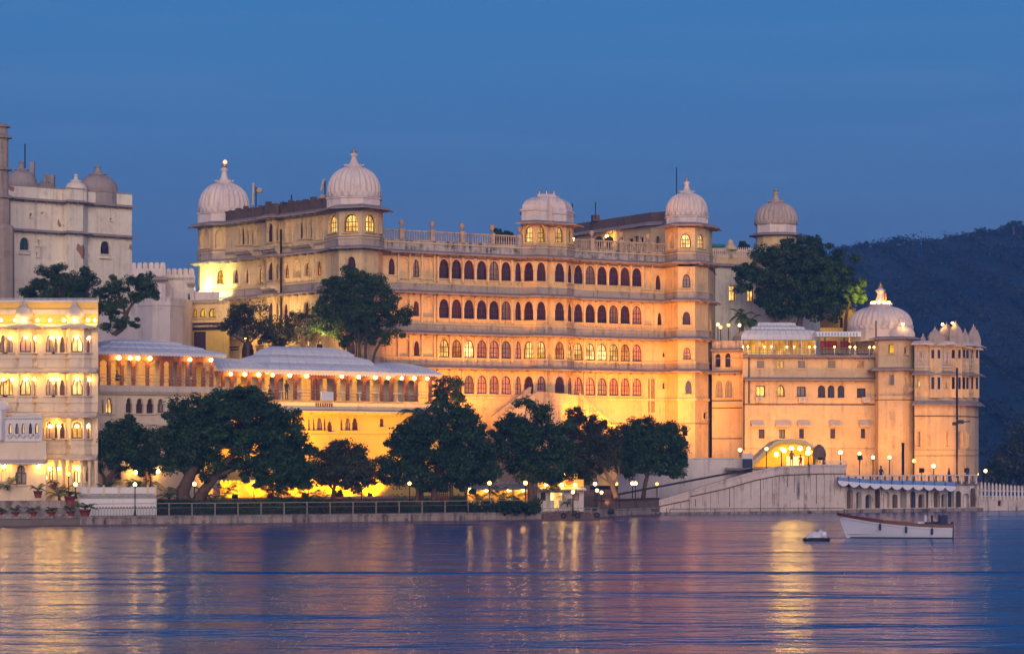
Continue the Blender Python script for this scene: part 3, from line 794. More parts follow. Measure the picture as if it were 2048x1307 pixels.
# double stair before the bay
sy = fl(1095, 3.0)
stb = MB()
def stair_wall(px0, py0, px1, py1, o, zlow, th=0.3):
    a, b = fl(px0, o), fl(px1, o)
    za, zb_ = PZ(py0, a[1]), PZ(py1, b[1])
    dx, dy = b[0] - a[0], b[1] - a[1]; L = math.hypot(dx, dy); nx, ny = -dy / L * th, dx / L * th
    pal.m('staircase', 'palace_band').face([(a[0], a[1], zlow), (b[0], b[1], zlow), (b[0], b[1], zb_), (a[0], a[1], za)])
    pal.m('staircase', 'palace_band').face([(a[0] + nx, a[1] + ny, zlow), (b[0] + nx, b[1] + ny, zlow), (b[0] + nx, b[1] + ny, zb_), (a[0] + nx, a[1] + ny, za)])
    pal.m('staircase', 'palace_band').beam((a[0] + nx / 2, a[1] + ny / 2, za + .02), (b[0] + nx / 2, b[1] + ny / 2, zb_ + .02), th + .12, .16)
stair_wall(1003, 842, 1074, 784, 4.2, 5.0); stair_wall(985, 834, 1062, 775, 2.6, 5.0)
stair_wall(1074, 784, 1158, 792, 4.2, 5.0); stair_wall(1158, 786, 1237, 862, 4.2, 5.0)
for k in range(9):      # the steps of the near flight
    a, b = fl(998 + k * 7.6, 4.0), fl(998 + k * 7.6, 2.7)
    pal.m('staircase', 'paving_stone').beam((*a, PZ(838 - 6.2 * k, a[1])), (*b, PZ(838 - 6.2 * k, b[1])), .36, .2)
for k in range(26):     # baluster rail of the landing and the terrace edge
    p = fl(1084 + k * 3, 4.15); pal.m('staircase', 'palace_plaster').box((p[0], p[1], PZ(802, p[1])), (.07, .07, .6))
pal.fin()

# ------------------------------------------------------------------ the old palace with grey domes
old = Bld('old_palace', 'tall weathered cream palace block with grey-brown domes and peeling plaster', 'palace', (PX(130, 284), 284, 5.0))
OA, OZ = XY(12, 277.5), XY(264, 288)
ol = lambda px, o=0.0: along(OA, OZ, px, o)
OP = [OA, ol(124), ol(138, 1.2), ol(166, 1.2), ol(176), OZ]
e1, e2 = PZ(400, 280), PZ(462, 280)
old.row(OP, e2 + .16, e1 - .28, [(61, 4, 434, 426, st('rect', 'D', 'window', bars=0)), (221, 2.5, 441, 436, st('rect', 'D', 'window', bars=0)), (165, 2, 430, 426, st('rect', 'D', 'window', bars=0))], 'old_plaster')
old.row(OP, 5, e2 - .28, [(48.5, 19, 500, 475, st('cusp', 'T', 'window', 'dark_wood', 1)), (210, 19, 508, 482, st('cusp', 'D', 'window', 'dark_wood', 2)), (75, 6, 513, 505, st('rect', 'D', 'window', bars=0)), (75, 8, 491, 478, NICHE)], 'old_plaster')
old.eave(OP, e1, .75, 'old_dome', .12); old.eave(OP, e2, .7, 'old_dome', .14)
old.m('parapet', 'old_plaster').sweep(OP, [(-.3, e1 + .1), (.03, e1 + .16), (.03, e1 + 1.35), (-.3, e1 + 1.35)])
old.m('parapet', 'old_dome').sweep(OP, [(-.34, e1 + 1.35), (.1, e1 + 1.35), (.1, e1 + 1.47), (-.34, e1 + 1.47)])
old.m('roof', 'old_dome').prism(OP + [R(OZ, -2.8, 14), R(OA, 0, 18)], e1 - .3, e1 + .1)
old.wall(OZ, R(OZ, -2.8, 14), 5, e1 + 1.3, [], 'old_plaster')
for px0, py in ((48.5, 507), (210, 516)):      # little ledges below the arched windows
    p = ol(px0, .15); old.m('ledge', 'old_plaster').box((p[0], p[1], PZ(py, p[1])), (1.4, .35, .12), math.atan2(OZ[1] - OA[1], OZ[0] - OA[0]))
for k, (px, r, pyb, pyt, pyf, Y, rb) in enumerate(((195.5, 39.5, 388, 350, 322, 287, 0), (43, 31, 376, 341, 313, 284, 0), (90, 20, 378, 366, 338, 288, 0))):
    c = XY(px, Y); zb = PZ(pyb, Y)
    old.m('drum', 'old_dome', k).prism(octagon(c, r * Y / F * 1.0, 16), e1, zb + .02)
    old.dome(c, zb, r * Y / F, (pyb - pyt) * Y / F, k, 'old_dome', rb, .0, (pyt - pyf) * Y / F * .82, False, topr=.24, gold=False)
    n = 22                                        # hanging lotus fringe round the foot
    for j in range(n):
        th = 2 * math.pi * j / n; Rm = r * Y / F * .985
        old.m('dome', 'old_dome', k).box((c[0] + Rm * math.cos(th), c[1] + Rm * math.sin(th), zb + .3), (.14, .26, .5), th)
c = ol(152, -.1); Y = c[1]
old.m('drum', 'old_plaster', 9).prism(octagon(c, 1.35, 8), e1 - .2, PZ(386, Y))
old.dome(c, PZ(386, Y), 1.22, 1.25, 4, 'old_plaster', 0, 0, 1.0, False, topr=.26, gold=False)
c = ol(70, -6); old.m('flag_pole', 'black_iron').tube([(PX(50, 290), 290, PZ(350, 290)), (PX(50, 290), 290, PZ(288, 290))], .07, 6)
old.m('pavilion_block', 'old_dome').box((PX(65, 289), 289, PZ(344, 289)), (.5, .5, 2.2)); old.m('pavilion_block', 'old_dome').box((PX(100, 289), 289, PZ(368, 289)), (1.0, .8, 2.0))
# the slim stone turret at the edge of the picture
TC = XY(2, 271)
for z0, z1, r in ((PZ(700, 271), PZ(392, 271), 1.0), (PZ(392, 271), PZ(336, 271), .78), (PZ(336, 271), PZ(272, 271), .76), (PZ(272, 271), PZ(250, 271), .62)):
    old.m('turret', 'old_stone', z0).prism(octagon(TC, r), z0, z1)
    old.m('turret', 'old_stone', z0).sweep(octagon(TC, r * .99), [(0, z1 - .1), (.38, z1 - .25), (.38, z1 - .15), (0, z1 + .12)], True)
    for q in range(8):
        th = math.pi * q / 4
        old.m('turret', 'old_dome', z0).box((TC[0] + r * .93 * math.cos(th), TC[1] + r * .93 * math.sin(th), (z0 + z1) / 2), (.08, .26, (z1 - z0) * .6), th)
old.m('turret', 'old_stone').sweep(octagon(XY(6, 270.5), 1.0), [(0, 5), (.25, 5), (.15, PZ(455, 270)), (0, PZ(450, 270))], True)
old.fin()

# ------------------------------------------------------------------ pale crenellated wall block beside it
cre = Bld('battlement_block', 'pale block with rounded battlements between the old palace and the long palace', 'building', (PX(330, 262), 262, 5.0))
CA, CB, CC, CD = XY(262, 262), XY(331, 261.5), XY(331.5, 264), XY(388, 263.5)
def merlons(b, A, B, z, n, w, h, mat, th=.3, part='battlement'):
    dx, dy = B[0] - A[0], B[1] - A[1]; L = math.hypot(dx, dy); dx /= L; dy /= L
    for k in range(n):
        u = (k + .5) * L / n
        O = [(u + x, z + q) for x, q in outline(w, h, 'round')]
        P = lambda q, o: (A[0] + dx * q[0] + dy * o, A[1] + dy * q[0] - dx * o, q[1])
        mb = b.m(part, mat, (A, k))
        mb.face([P(q, 0) for q in O]); mb.face([P(q, -th) for q in O[::-1]])
        for a, c in zip(O, O[1:]): mb.face([P(a, 0), P(c, 0), P(c, -th), P(a, -th)])
zA, zB = PZ(537, 262), PZ(549, 264)
cre.row([CA, CB], 5, zA, [], 'white_plaster'); cre.row([CC, CD, XY(390, 268)], 5, zB, [(378, 4, 610, 586, st('cusp', 'D', 'window', 'dark_wood', 0))], 'white_plaster')
cre.wall(CB, CC, 5, zA, [], 'white_plaster')
cre.m('roof', 'white_plaster').prism([CA, CB, CC, CD, XY(390, 268), XY(390, 275), XY(262, 275)], zB - .6, zB - .3)
merlons(cre, CA, CB, zA, 6, .48, .62, 'white_plaster'); merlons(cre, CC, CD, zB, 5, .46, .62, 'white_plaster')
cre.eave([XY(290, 261.4), XY(336, 261.2)], PZ(558, 261.5), .5, 'old_dome', .1, brackets=False); cre.eave([XY(375, 263.4), XY(391, 263.4)], PZ(568, 263), .3, 'old_dome', .06, brackets=False)
# bowed lower rampart
bow = [XY(200, 257), XY(275, 255), XY(305, 253.5), XY(340, 254), XY(365, 256), XY(380, 259), XY(386, 263)]
cre.row(bow, 5, PZ(603, 255), [], 'white_plaster', part='rampart')
for A, B in zip(bow[1:], bow[2:]): merlons(cre, A, B, PZ(603, 255), max(2, int(math.hypot(B[0] - A[0], B[1] - A[1]) / .36)), .3, .42, 'white_plaster', .25)
cre.band(bow[1:], PZ(612, 255), PZ(609, 255), .08, 'white_plaster')
cre.fin()

# ------------------------------------------------------------------ gate building with three lit arches
gate = Bld('gatehouse', 'low gatehouse with glowing arched windows under the floodlit corner tower', 'building', (PX(420, 261), 261, 5.0))
GA, GZ = XY(384, 262.5), XY(456, 261)
ga = lambda p: st('key', p, 'window', 'dark_wood', 1)
gate.row([GA, GZ], PZ(643, 262), PZ(604, 262), [(390, 10, 634, 617, ga('Y')), (406, 14, 634, 616, ga('Y')), (424, 15, 634, 616, ga('Y'))], 'palace_plaster')
gate.row([GA, GZ], 5, PZ(659, 262), [(399, 26, 715, 663, st('rect', 'S', 'doorway', 'dark_wood', 0))], 'yellow_lit_plaster')
gate.row([along(GA, GZ, 384, -.25), along(GA, GZ, 456, -.25)], PZ(659, 262), PZ(643, 262), [], 'dark_parapet')
gate.band([GA, GZ], PZ(645, 262), PZ(641, 262), .3, 'palace_plaster'); gate.band([GA, GZ], PZ(654, 262), PZ(650, 262), .15, 'palace_band')
gate.band([GA, GZ], PZ(660, 262), PZ(656, 262), .2, 'dark_wood')
gate.eave([GA, GZ], PZ(603, 262), .5, 'palace_band', .1, brackets=False)
gate.m('roof', 'palace_band').prism([GA, GZ, XY(456, 268), XY(384, 270)], PZ(604, 262) - .1, PZ(603, 262) + .1)
gate.m('parapet', 'dome_white').box((PX(413, 264), 264, PZ(592, 264)), (2.6, .25, .9))
gate.fin()

# ------------------------------------------------------------------ hotel at the water on the left, lit by wall lamps
ho = Bld('hotel', 'brightly lit cream waterfront hotel with bays, cusped windows and rows of wall lamps', 'hotel', (PX(100, 206), 206, 2.0))
HY = 206.0
hx = lambda px, o=0: XY(px, HY - o)
HP = [XY(-40, HY), hx(33), hx(38, .7), hx(64, .7), hx(72, 0), hx(116, 0), hx(132, -.25), hx(141, .75), hx(168, .75), hx(183, .1), hx(196, .1), XY(197, HY + 9)]
h0, h1, h2, h3, h4 = 5.1, 8.45, 11.95, 15.45, 17.35
hz = lambda py: PZ(py, HY)
kw = lambda p, b=1, part='window': st('key', p, part, 'maroon_wood', b)
def hrow(pb, pt, panes):
    xs = (6, 18, 31, 51, 69, 99, 112, 124.5, 134, 154, 176)
    ws = (12, 16, 7, 23, 7, 16, 6, 10, 6.5, 23, 8)
    return [(x, w, pb, pt + (3 if w < 12 else 0), kw(p, 1 if w > 8 else 0)) for x, w, p in zip(xs, ws, panes)]
ho.row(HP, h2 + .16, h3 - .28, hrow(704, 670, 'GGGPGGGGGBP'), 'hotel_plaster', .14)
ho.row(HP, h1 + .16, h2 - .28, hrow(790, 756, 'LLLBLGGGSBP'), 'hotel_plaster', .14)
ho.row(HP, h0 + .16, h1 - .28, hrow(876, 842, 'LLLBLGSSSLP'), 'hotel_plaster', .14)
ho.row(HP, 1.5, h0 - .28, [(104, 12, 960, 932, kw('B')), (118, 9, 964, 932, kw('L')), (140, 8, 965, 934, kw('G')), (154, 14, 966, 930, kw('B', 1, 'doorway')), (175, 8, 962, 934, kw('S'))], 'hotel_plaster')
for z in (h0, h1, h2, h3): ho.eave(HP[:-1], z, 1.0, 'hotel_eave', .26)
for z in (h0, h1, h2): ho.band(HP[:-1], z + .2, z + .62, .1, 'hotel_plaster'); ho.band(HP[:-1], z + .9, z + 1.0, .1, 'hotel_plaster')
ho.row([XY(-40, HY + .2), XY(196, HY + .2), XY(197, HY + 9)], h3 + .1, h4, [], 'yellow_lit_plaster', part='parapet')
ho.m('cresting', 'white_marble').sweep([XY(-40, HY + .2), XY(196, HY + .2)], [(-.3, h4), (.08, h4), (.08, h4 + .1), (-.3, h4 + .1)])
for k in range(88):
    p = XY(-12 + k * 2.4, HY + .25); ho.m('cresting', 'white_marble').lathe((p[0], p[1], h4 + .1), [(.036, 0), (.036, .08), (.02, .12), (.035, .19), (.005, .24)], 6)
ho.m('roof', 'hotel_eave').prism([XY(-40, HY + .1), XY(196, HY + .1), XY(197, HY + 12), XY(-40, HY + 12)], h4 - 1, h4 - .6)
for px in (48, 150):     # half domes over the bays
    c = XY(px, HY + .1)
    mb = ho.m('bay_dome', 'hotel_eave', px)
    mb.lathe((c[0], c[1], h3 + .1), [(.62, 0), (.62, .55), (.72, .6), (.66, .95), (.5, 1.3), (.3, 1.5), (.14, 1.58), (.14, 1.66), (.2, 1.72), (.06, 1.85), (.01, 2.0)], 24)
# porch columns and steps of the ground floor
for px in (113, 127, 143, 163, 179, 192):
    p = XY(px, HY - 1.0); ho.m('porch_column', 'hotel_plaster', px).lathe((p[0], p[1], 1.5), [(.16, 0), (.16, .5), (.1, .6), (.09, 2.6), (.15, 2.85), (.17, 3.3)], 12)
# lower front wing: white latticed balcony over a lit room
BY = 202.5
FW = [XY(-40, BY), XY(92, BY), XY(93.5, BY + 4)]
zb0, zb1 = PZ(880, BY), PZ(836, BY)
ho.row(FW, 1.5, PZ(924, BY), [(42, 22, 968, 929, kw('G', 2)), (9, 14, 960, 934, NICHE)], 'hotel_plaster')
ho.eave([XY(-40, BY), XY(95, BY)], PZ(922, BY), 1.3, 'hotel_eave', .22)
ho.row(FW, PZ(921, BY), zb0, [], 'hotel_plaster')
BAL = [(20.5, 7, 867, 846, kw('L', 0)), (34, 7, 867, 846, kw('G', 0)), (46.5, 7, 867, 846, kw('B', 0)), (61, 7, 867, 846, kw('S', 0)), (73.5, 7, 867, 846, kw('L', 0)), (87, 5, 867, 846, kw('G', 0))]
ho.row([XY(10, BY), XY(84, BY), XY(85, BY + 3)], zb0, zb1, BAL, 'white_marble', .2, 'balcony')
ho.m('balcony', 'white_marble').sweep([XY(10, BY), XY(84, BY), XY(85, BY + 3)], [(0, zb1), (.2, zb1), (.2, zb1 + .1), (0, zb1 + .1)])
ho.m('balcony', 'white_marble').sweep([XY(10, BY), XY(84, BY)], [(0, zb0 - .08), (.16, zb0 - .08), (.16, zb0 + .04), (0, zb0 + .04)])
for k in range(24): p = XY(26 + k * 2.4, BY + .3); ho.m('balcony', 'white_marble').box((p[0], p[1], zb1 + .25), (.05, .05, .32))
for px in (20.5, 34, 47, 61, 74):
    p = XY(px, BY); ho.m('balcony', 'white_plaster').lathe((p[0], p[1] - .0, zb0 + .12), [(.01, 0), (.14, .05), (.16, .2), (.14, .36), (.01, .4)], 8)
ho.row([XY(-40, BY - .6), XY(3, BY - .6), XY(11, BY)], zb0, PZ(820, BY), [(4, 13, 866, 828, kw('S', 2))], 'white_marble', .2, 'balcony')
ho.dome(XY(-6, BY + 1), PZ(820, BY), 1.05, .8, 60, 'white_marble', 0, 0, .5, False, gold=False)
ho.m('roof', 'hotel_eave').prism([XY(-40, BY + .1), XY(92, BY + .1), XY(93, HY), XY(-40, HY)], zb0 - .5, zb0 - .25)
ho.m('balcony', 'white_marble').prism([XY(10, BY + 1), XY(84, BY + 1), XY(84, BY + 3), XY(10, BY + 3)], zb0, zb1)
# wall lamps under each eave
for z, xs in ((h3, (-6, 20, 52, 69, 103, 117, 153, 177)), (h2, (6, 25, 51, 68, 103, 117, 154, 178)), (h1, (100, 118, 154, 175)), (h0, (118, 154, 100))):
    for px in xs:
        o = 1.02 if (38 < px < 65 or 141 < px < 168) else .34
        wall_lamp(ho, (*XY(px, HY - o), z - (.95 if z != h2 else .75)), .13)
for px in (8, 77): wall_lamp(ho, (*XY(px, BY - .5), PZ(932, BY)), .16)
wall_lamp(ho, (*XY(90, BY + 2.2), PZ(955, BY)), .16)
for px in (2, 30, 75, 100, 128, 176, 190, 150, 48): wall_lamp(ho, (*XY(px, HY - .62), h3 + .42), .11, 'bulb_glow')
ho.fin()

# ------------------------------------------------------------------ two restaurant pavilions with tent roofs
def tent_roof(b, uid, A, B, depth, z0, z1, ends, tiers, over=.5, scallop=True):
    """hipped cloth roof: A-B front eave; tiers = [(inset 0..1, height 0..1)]"""
    dx, dy = B[0] - A[0], B[1] - A[1]; L = math.hypot(dx, dy); dx /= L; dy /= L
    nx, ny = dy, -dx
    def P(u, v, z): return (A[0] + dx * u - nx * v, A[1] + dy * u - ny * v, z)
    mb = b.m('tent_roof', 'tent_cloth', uid)
    prof = [(0, -.12)] + tiers
    rings = []
    for s_, zt in prof:
        iu0, iu1, iv = ends[0] * s_, ends[1] * s_, depth / 2 * s_
        row_ = []
        n = 12
        sag = lambda t: 0
        row_ += [P(-over + iu0 + (L + 2 * over - iu0 - iu1) * k / n, -over + iv * (1 + over / depth), z0 + (z1 - z0) * zt) for k in range(n + 1)]
        row_ += [P(-over + iu0 + (L + 2 * over - iu0 - iu1) * k / n, depth - iv, z0 + (z1 - z0) * zt) for k in range(n, -1, -1)]
        rings.append(mb.add(row_)); m = len(row_)
    for a, c in zip(rings, rings[1:]):
        for j in range(m):
            mb.f.append((a + j, a + (j + 1) % m, c + (j + 1) % m, c + j)); mb.sm.append(False)
    mb.f.append(tuple(range(rings[-1], rings[-1] + m))); mb.sm.append(False)
    sm_ = b.m('roof_seams', 'cream_seam', uid, ('tent_roof', 'tent_cloth', uid))
    for k in range(1, 12):
        pr = [mb.v[r + k] for r in rings]
        for a, c in zip(pr, pr[1:]):
            sm_.beam((a[0], a[1], a[2] + .015), (c[0], c[1], c[2] + .015), .07, .05)
    if scallop:
        v = b.m('valance', 'white_paint', uid, ('tent_roof', 'tent_cloth', uid))
        for (u0, v0, u1, v1) in ((-over, -over, L + over, -over), (L + over, -over, L + over, depth), (-over, depth, -over, -over)):
            LL = math.hypot(u1 - u0, v1 - v0); n = int(LL / .3); zz = z0 - .12 * (z1 - z0)
            for k in range(n):
                a, c = k / n, (k + 1) / n
                q = [(u0 + (u1 - u0) * t, v0 + (v1 - v0) * t) for t in (a, (a * 3 + c) / 4, (a + c) / 2, (a + 3 * c) / 4, c)]
                dz = (.06, .14, .18, .14, .06)
                v.face([P(*q[0], zz), P(*q[4], zz)] + [P(*q[i], zz - dz[i]) for i in (4, 3, 2, 1, 0)])
    return P

def pavilion(b, A, B, zf, ze, cols, bulbs, depth=5.0, wood='pavilion_wood', curt=None, rail=True):
    """one row of cusped timber bays: zf floor, ze eave"""
    dx, dy = B[0] - A[0], B[1] - A[1]; L = math.hypot(dx, dy); dx /= L; dy /= L
    rz = math.atan2(dy, dx)
    P = lambda u, o, z: (A[0] + dx * u + dy * o, A[1] + dy * u - dx * o, z)
    us = [hit(A, B, c) for c in cols]
    fas = (ze - zf) * .24
    for i, u in enumerate(us):
        b.m('column', wood, i).box(P(u, -.12, (zf + ze - .1) / 2), (.26, .24, ze - zf - .1), rz)
        b.m('column', wood, i).box(P(u, -.10, zf + .45), (.34, .3, .1), rz); b.m('column', wood, i).box(P(u, -.1, ze - fas - .5), (.36, .3, .12), rz)
    b.m('fascia', wood).beam(P(-.15, -.12, ze - fas / 2), P(L + .15, -.12, ze - fas / 2), .2, fas)
    for i, (a, c) in enumerate(zip(us, us[1:])):        # cusped spandrels
        w = c - a - .26; x0 = a + .13; zt = ze - fas + .001; n = 9
        for s_ in (0, 1):
            pts = [(0, 0)]
            for k in range(n + 1):
                t = k / n * math.pi / 2
                r = .5 * w if w < 1.6 else .8
                pts.append((r * (1 - math.sin(t)) * 1.0, -.55 * (1 - math.cos(t)) * (1 + .12 * math.sin(6 * t))))
            q = [P(x0 + (x if s_ == 0 else w - x), -.1, zt + z) for x, z in pts]
            b.m('cusped_arch', wood).face(q)
        if curt:
            mat = curt[i % len(curt)]
            if mat: 
                b.m('curtain', mat, i).face([P(x0 + w * .1, -1.6, zf), P(x0 + w * .95, -1.6, zf), P(x0 + w * .95, -1.6, ze - .4), P(x0 + w * .1, -1.6, ze - .4)])
    if rail:
        for zz in (zf + .35, zf + .62, zf + .9): b.m('handrail', 'post_metal').beam(P(0, 0, zz), P(L, 0, zz), .045)
    b.m('back_wall', 'hotel_plaster').face([P(0, -depth, zf), P(L, -depth, zf), P(L, -depth, ze), P(0, -depth, ze)])
    b.m('back_wall', 'hotel_plaster').face([P(0, -.3, zf), P(0, -depth, zf), P(0, -depth, ze), P(0, -.3, ze)])
    b.m('ceiling', 'hotel_eave').face([P(0, 0, ze - .05), P(L, 0, ze - .05), P(L, -depth, ze - .05), P(0, -depth, ze - .05)])
    for px in bulbs:
        u = hit(A, B, px); wall_lamp(b, P(u, .34, ze - fas * .72), (.17, .14, .16)[int(px) % 3], ('bulb_glow', 'bulb_soft')[int(px * 3) % 2])
    n = int(L / 2.3)
    for k in range(n):                                   # ceiling lamps over the tables
        u = (k + .5) * L / n
        q = P(u, -2.2, ze - .35); put('ceiling_lamp', bulb_mesh(.2, 'bulb_soft'), b.root, tuple(x - y for x, y in zip(q, b.loc)))
    for k in range(n + 1):                               # laid tables
        u = (k + .4) * L / (n + 1)
        q = P(u, -1.0, zf); mb = b.m('table', 'white_paint', k)
        mb.lathe(q, [(.25, 0), (.05, .05), (.05, .7), (.45, .72), (.45, .77)], 12)
    return P

pa = Bld('lake_restaurant', 'white tent-roofed restaurant pavilion beside the hotel, over arched cream rooms', 'restaurant', (PX(320, 218), 218, 2.0))
PA, PB = XY(193, 214.5), XY(424, 221)
zf, ze = PZ(771, 217), PZ(705, 217)
pavilion(pa, PA, PB, zf, ze, (197, 219, 245, 268, 296, 325, 343, 360, 376, 390, 408, 424), (234, 257, 296, 376, 418, 272), 4.5, 'pavilion_wood', ['cream_curtain', None, 'yellow_cloth', 'cream_curtain', None, 'cream_curtain', None, 'grey_curtain'])
tent_roof(pa, 0, PA, PB, 6.5, ze + .02, ze + 1.2, (4.4, 4.2), [(0, 0), (.2, .22), (.34, .33), (.36, .42), (.55, .62), (.68, .70), (.70, .80), (.9, .96), (1, 1.0)], .9)
pl_ = lambda px, o=0: along(PA, PB, px, o)
PF = [PA, pl_(620, 0.0)]
pwr = [pl_(193, .3), pl_(440, .3)]
pa.row(pwr, zf - 3.2, zf - .75, [(205, 5, 826, 798, kw('B', 0)), (218.5, 14, 826, 795, kw('B')), (257.5, 13, 825, 795, kw('S')), (279, 15, 826, 796, kw('S')), (300, 15, 826, 796, kw('S')), (321, 14, 825, 797, kw('G')), (345, 14, 826, 797, kw('S')), (366, 14, 826, 797, kw('S'))], 'hotel_plaster')
pa.row(pwr, 1.5, zf - 3.2, [(295, 20, 975, 938, kw('P', 1, 'doorway')), (235, 14, 960, 935, kw('S'))], 'hotel_plaster')
pa.m('balcony_slab', 'hotel_eave').sweep([pl_(193, .3), pl_(440, .3), R(pl_(440, .3), .3, 5)], [(-5, zf - .02), (.5, zf - .02), (.5, zf - .5), (.25, zf - .75), (-5, zf - .75)])
pa.band(pwr, zf - 3.3, zf - 3.1, .15, 'hotel_plaster'); pa.eave(pwr, zf - 3.85, .4, 'white_plaster', .1)
wall_lamp(pa, (*pl_(271, 1.0), PZ(943, 216)), .16); wall_lamp(pa, (*pl_(316, 1.0), PZ(942, 216)), .16)
pa.fin()

pb = Bld('garden_restaurant', 'long restaurant pavilion with stepped white tent roof above a yellow floodlit wall', 'restaurant', (PX(650, 232), 232, 2.0))
QA, QB = XY(436, 224), XY(868, 240)
ql = lambda px, o=0: along(QA, QB, px, o)
zf, ze = PZ(800, 232), PZ(742.5, 232)
cols = (447, 465, 499, 521, 555, 592, 628, 637, 671, 697, 730, 765, 784, 814, 833, 862)
pavilion(pb, QA, QB, zf, ze, cols, (457, 485, 513, 541, 575, 609, 679, 713, 746, 772, 799, 824, 850), 4.5, 'pavilion_wood', ['cream_curtain', 'cream_curtain', 'yellow_cloth', 'cream_curtain', 'grey_curtain', 'cream_curtain', None, 'cream_curtain', 'grey_curtain', 'cream_curtain', 'grey_curtain', 'cream_curtain', 'grey_curtain', 'grey_curtain', 'grey_curtain'])
steps = [(0, 0), (.16, .3), (.4, .55), (.42, .6), (.7, .86), (.78, .88)]
tent_roof(pb, 0, ql(437), ql(525, 0), 5.5, ze + .02, ze + 1.0, (1.0, 2.6), [(0, 0), (.2, .45), (.6, .85), (.8, .95), (1, 1)], .55)
tent_roof(pb, 1, ql(540, .02), ql(775, .02), 7.0, ze + .04, ze + 2.25, (3.3, 4.2), [(0, 0), (.10, .16), (.3, .30), (.34, .31), (.35, .38), (.42, .52), (.62, .64), (.66, .65), (.67, .72), (.76, .86), (.9, .96), (1, 1)], .5)
tent_roof(pb, 2, ql(770), ql(868), 5.5, ze + .02, ze + 1.0, (2.0, 2.8), [(0, 0), (.2, .4), (.6, .85), (.8, .95), (1, 1)], .55)
QW = [ql(436, .4), ql(880, .4), R(ql(880, .4), 1, 6)]
gw = lambda p, b=1: st('key', p, 'window', 'maroon_wood', b)
pb.row(QW, 1.5, zf - 1.1, [(617.5, 4, 860, 837, gw('G', 0)), (627, 4.5, 860, 835, gw('G', 0)), (638.5, 12, 860, 835, gw('G')), (649, 4.5, 860, 835, gw('G', 0)), (659, 10, 863, 842, gw('S')), (682.5, 5, 860, 837, gw('G', 0)), (695, 11.5, 860, 835, gw('G')), (709.5, 12, 860, 835, gw('S')), (763, 8, 853, 837, st('rect', 'S', 'window', bars=0))], 'yellow_lit_plaster', .12)
pb.m('terrace_slab', 'hotel_plaster').sweep(QW, [(-5, zf - .02), (.9, zf - .25), (.9, zf - .85), (.2, zf - 1.1), (-5, zf - 1.1)])
pb.eave(QW, zf - .95, 1.2, 'hotel_eave', .15)
p = ql(654, .55); pb.m('terrace_slab', 'white_paint').box((p[0], p[1], zf + .35), (1.3, .2, .75), math.atan2(QB[1] - QA[1], QB[0] - QA[0]))
for k in range(8):
    p = ql(632 + k * 4.5, 1.32); pb.m('ladder', 'dark_wood').box((p[0], p[1], zf - .45), (.12, .1, .3), .5)
pb.band(QW, PZ(870, 230), PZ(868, 230), .08, 'yellow_lit_plaster')
pb.fin()
# garden wall in front of it with a pierced cresting
gwl = Bld('garden_wall', 'low cream garden wall with pierced cresting behind the mango tree', 'wall', (PX(520, 222), 222, 1.0))
GW = [XY(440, 219.5), XY(600, 225), XY(1000, 232)]
gwl.row(GW, 1.0, PZ(972, 222), [], 'yellow_lit_plaster', part='wall')
gwl.m('cresting', 'yellow_lit_plaster').sweep(GW, [(-.2, PZ(972, 222)), (.1, PZ(972, 222)), (.1, PZ(967, 222)), (-.2, PZ(967, 222))])
for A, B in zip(GW, GW[1:]):
    merlons(gwl, A, B, PZ(980, 222) + .5, int(math.hypot(B[0] - A[0], B[1] - A[1]) / .4), .28, .4, 'yellow_lit_plaster', .1, 'cresting')
gwl.fin()

# ------------------------------------------------------------------ rear wing with the lone brown dome
rw = Bld('rear_wing', 'shadowed rear palace wing with a greyish ribbed dome on a round tower behind the tree', 'palace', (PX(1490, 284), 284, 5.0))
RA, RB = XY(1416, 281), XY(1512, 284)
zt, zm = PZ(497, 282), PZ(530, 282)
rw.row([RA, RB], 5, zm, [(1464.5, 14, 602, 570, st('rect', 'L', 'window', 'dark_wood', 2)), (1501, 14, 603, 571, st('rect', 'L', 'window', 'dark_wood', 2)), (1426, 5, 595, 567, st('rect', 'S', 'window', 'dark_wood', 0))], 'old_plaster')
rw.row([RA, RB], zm, zt, [(1462, 8, 516, 494, st('cusp', 'G', 'window', bars=0))] , 'palace_plaster')
rw.eave([RA, RB], zm, .7, drop=.15, brackets=False); rw.eave([XY(1416, 280.9), XY(1428, 281.1)], PZ(546, 281), .8, drop=.3, brackets=False)
for k in range(24):
    p = along(RA, RB, 1419 + k * 3.9, .05); rw.m('parapet', 'dome_white').box((p[0], p[1], PZ(505, p[1])), (.09, .1, 1.1))
p = along(RA, RB, 1461.5, .15); rw.m('parapet_gable', 'palace_plaster').lathe((p[0], p[1] + .3, zt - .1), [(.75, 0), (.6, .35), (.35, .6), (.28, .75), (.3, .95), (.12, 1.1), (.02, 1.25)], 12)
rw.m('roof', 'eave_stone').prism([RA, RB, XY(1530, 296), XY(1416, 296)], zt - .6, zt - .3)
C4 = XY(1552, 287); r4 = 2.2
rw.row(octagon(C4, r4 * 1.02, 12) + octagon(C4, r4 * 1.02, 12)[:1], 5, PZ(470, 287), [], 'palace_plaster', part='tower')
rw.eave(octagon(C4, r4 * 1.02, 12), PZ(470, 287), .75, drop=.15, closed=True, brackets=False)
rw.m('drum', 'dome_white').prism(octagon(C4, r4 * 1.05), PZ(470, 287), PZ(450, 287))
rw.dome(C4, PZ(451, 287), r4 * 1.08, 46 * 287 / F, 7, 'brown_dome', 24, .10, 33 * 287 / F * .8)
rw.row([RB, XY(1640, 288)], 5, PZ(600, 286), [], 'old_plaster')
rw.m('green_awning', 'teal_paint').prism([XY(1417, 284), XY(1450, 284.5), XY(1450, 287), XY(1417, 287)], PZ(493, 284), PZ(487, 284), True)
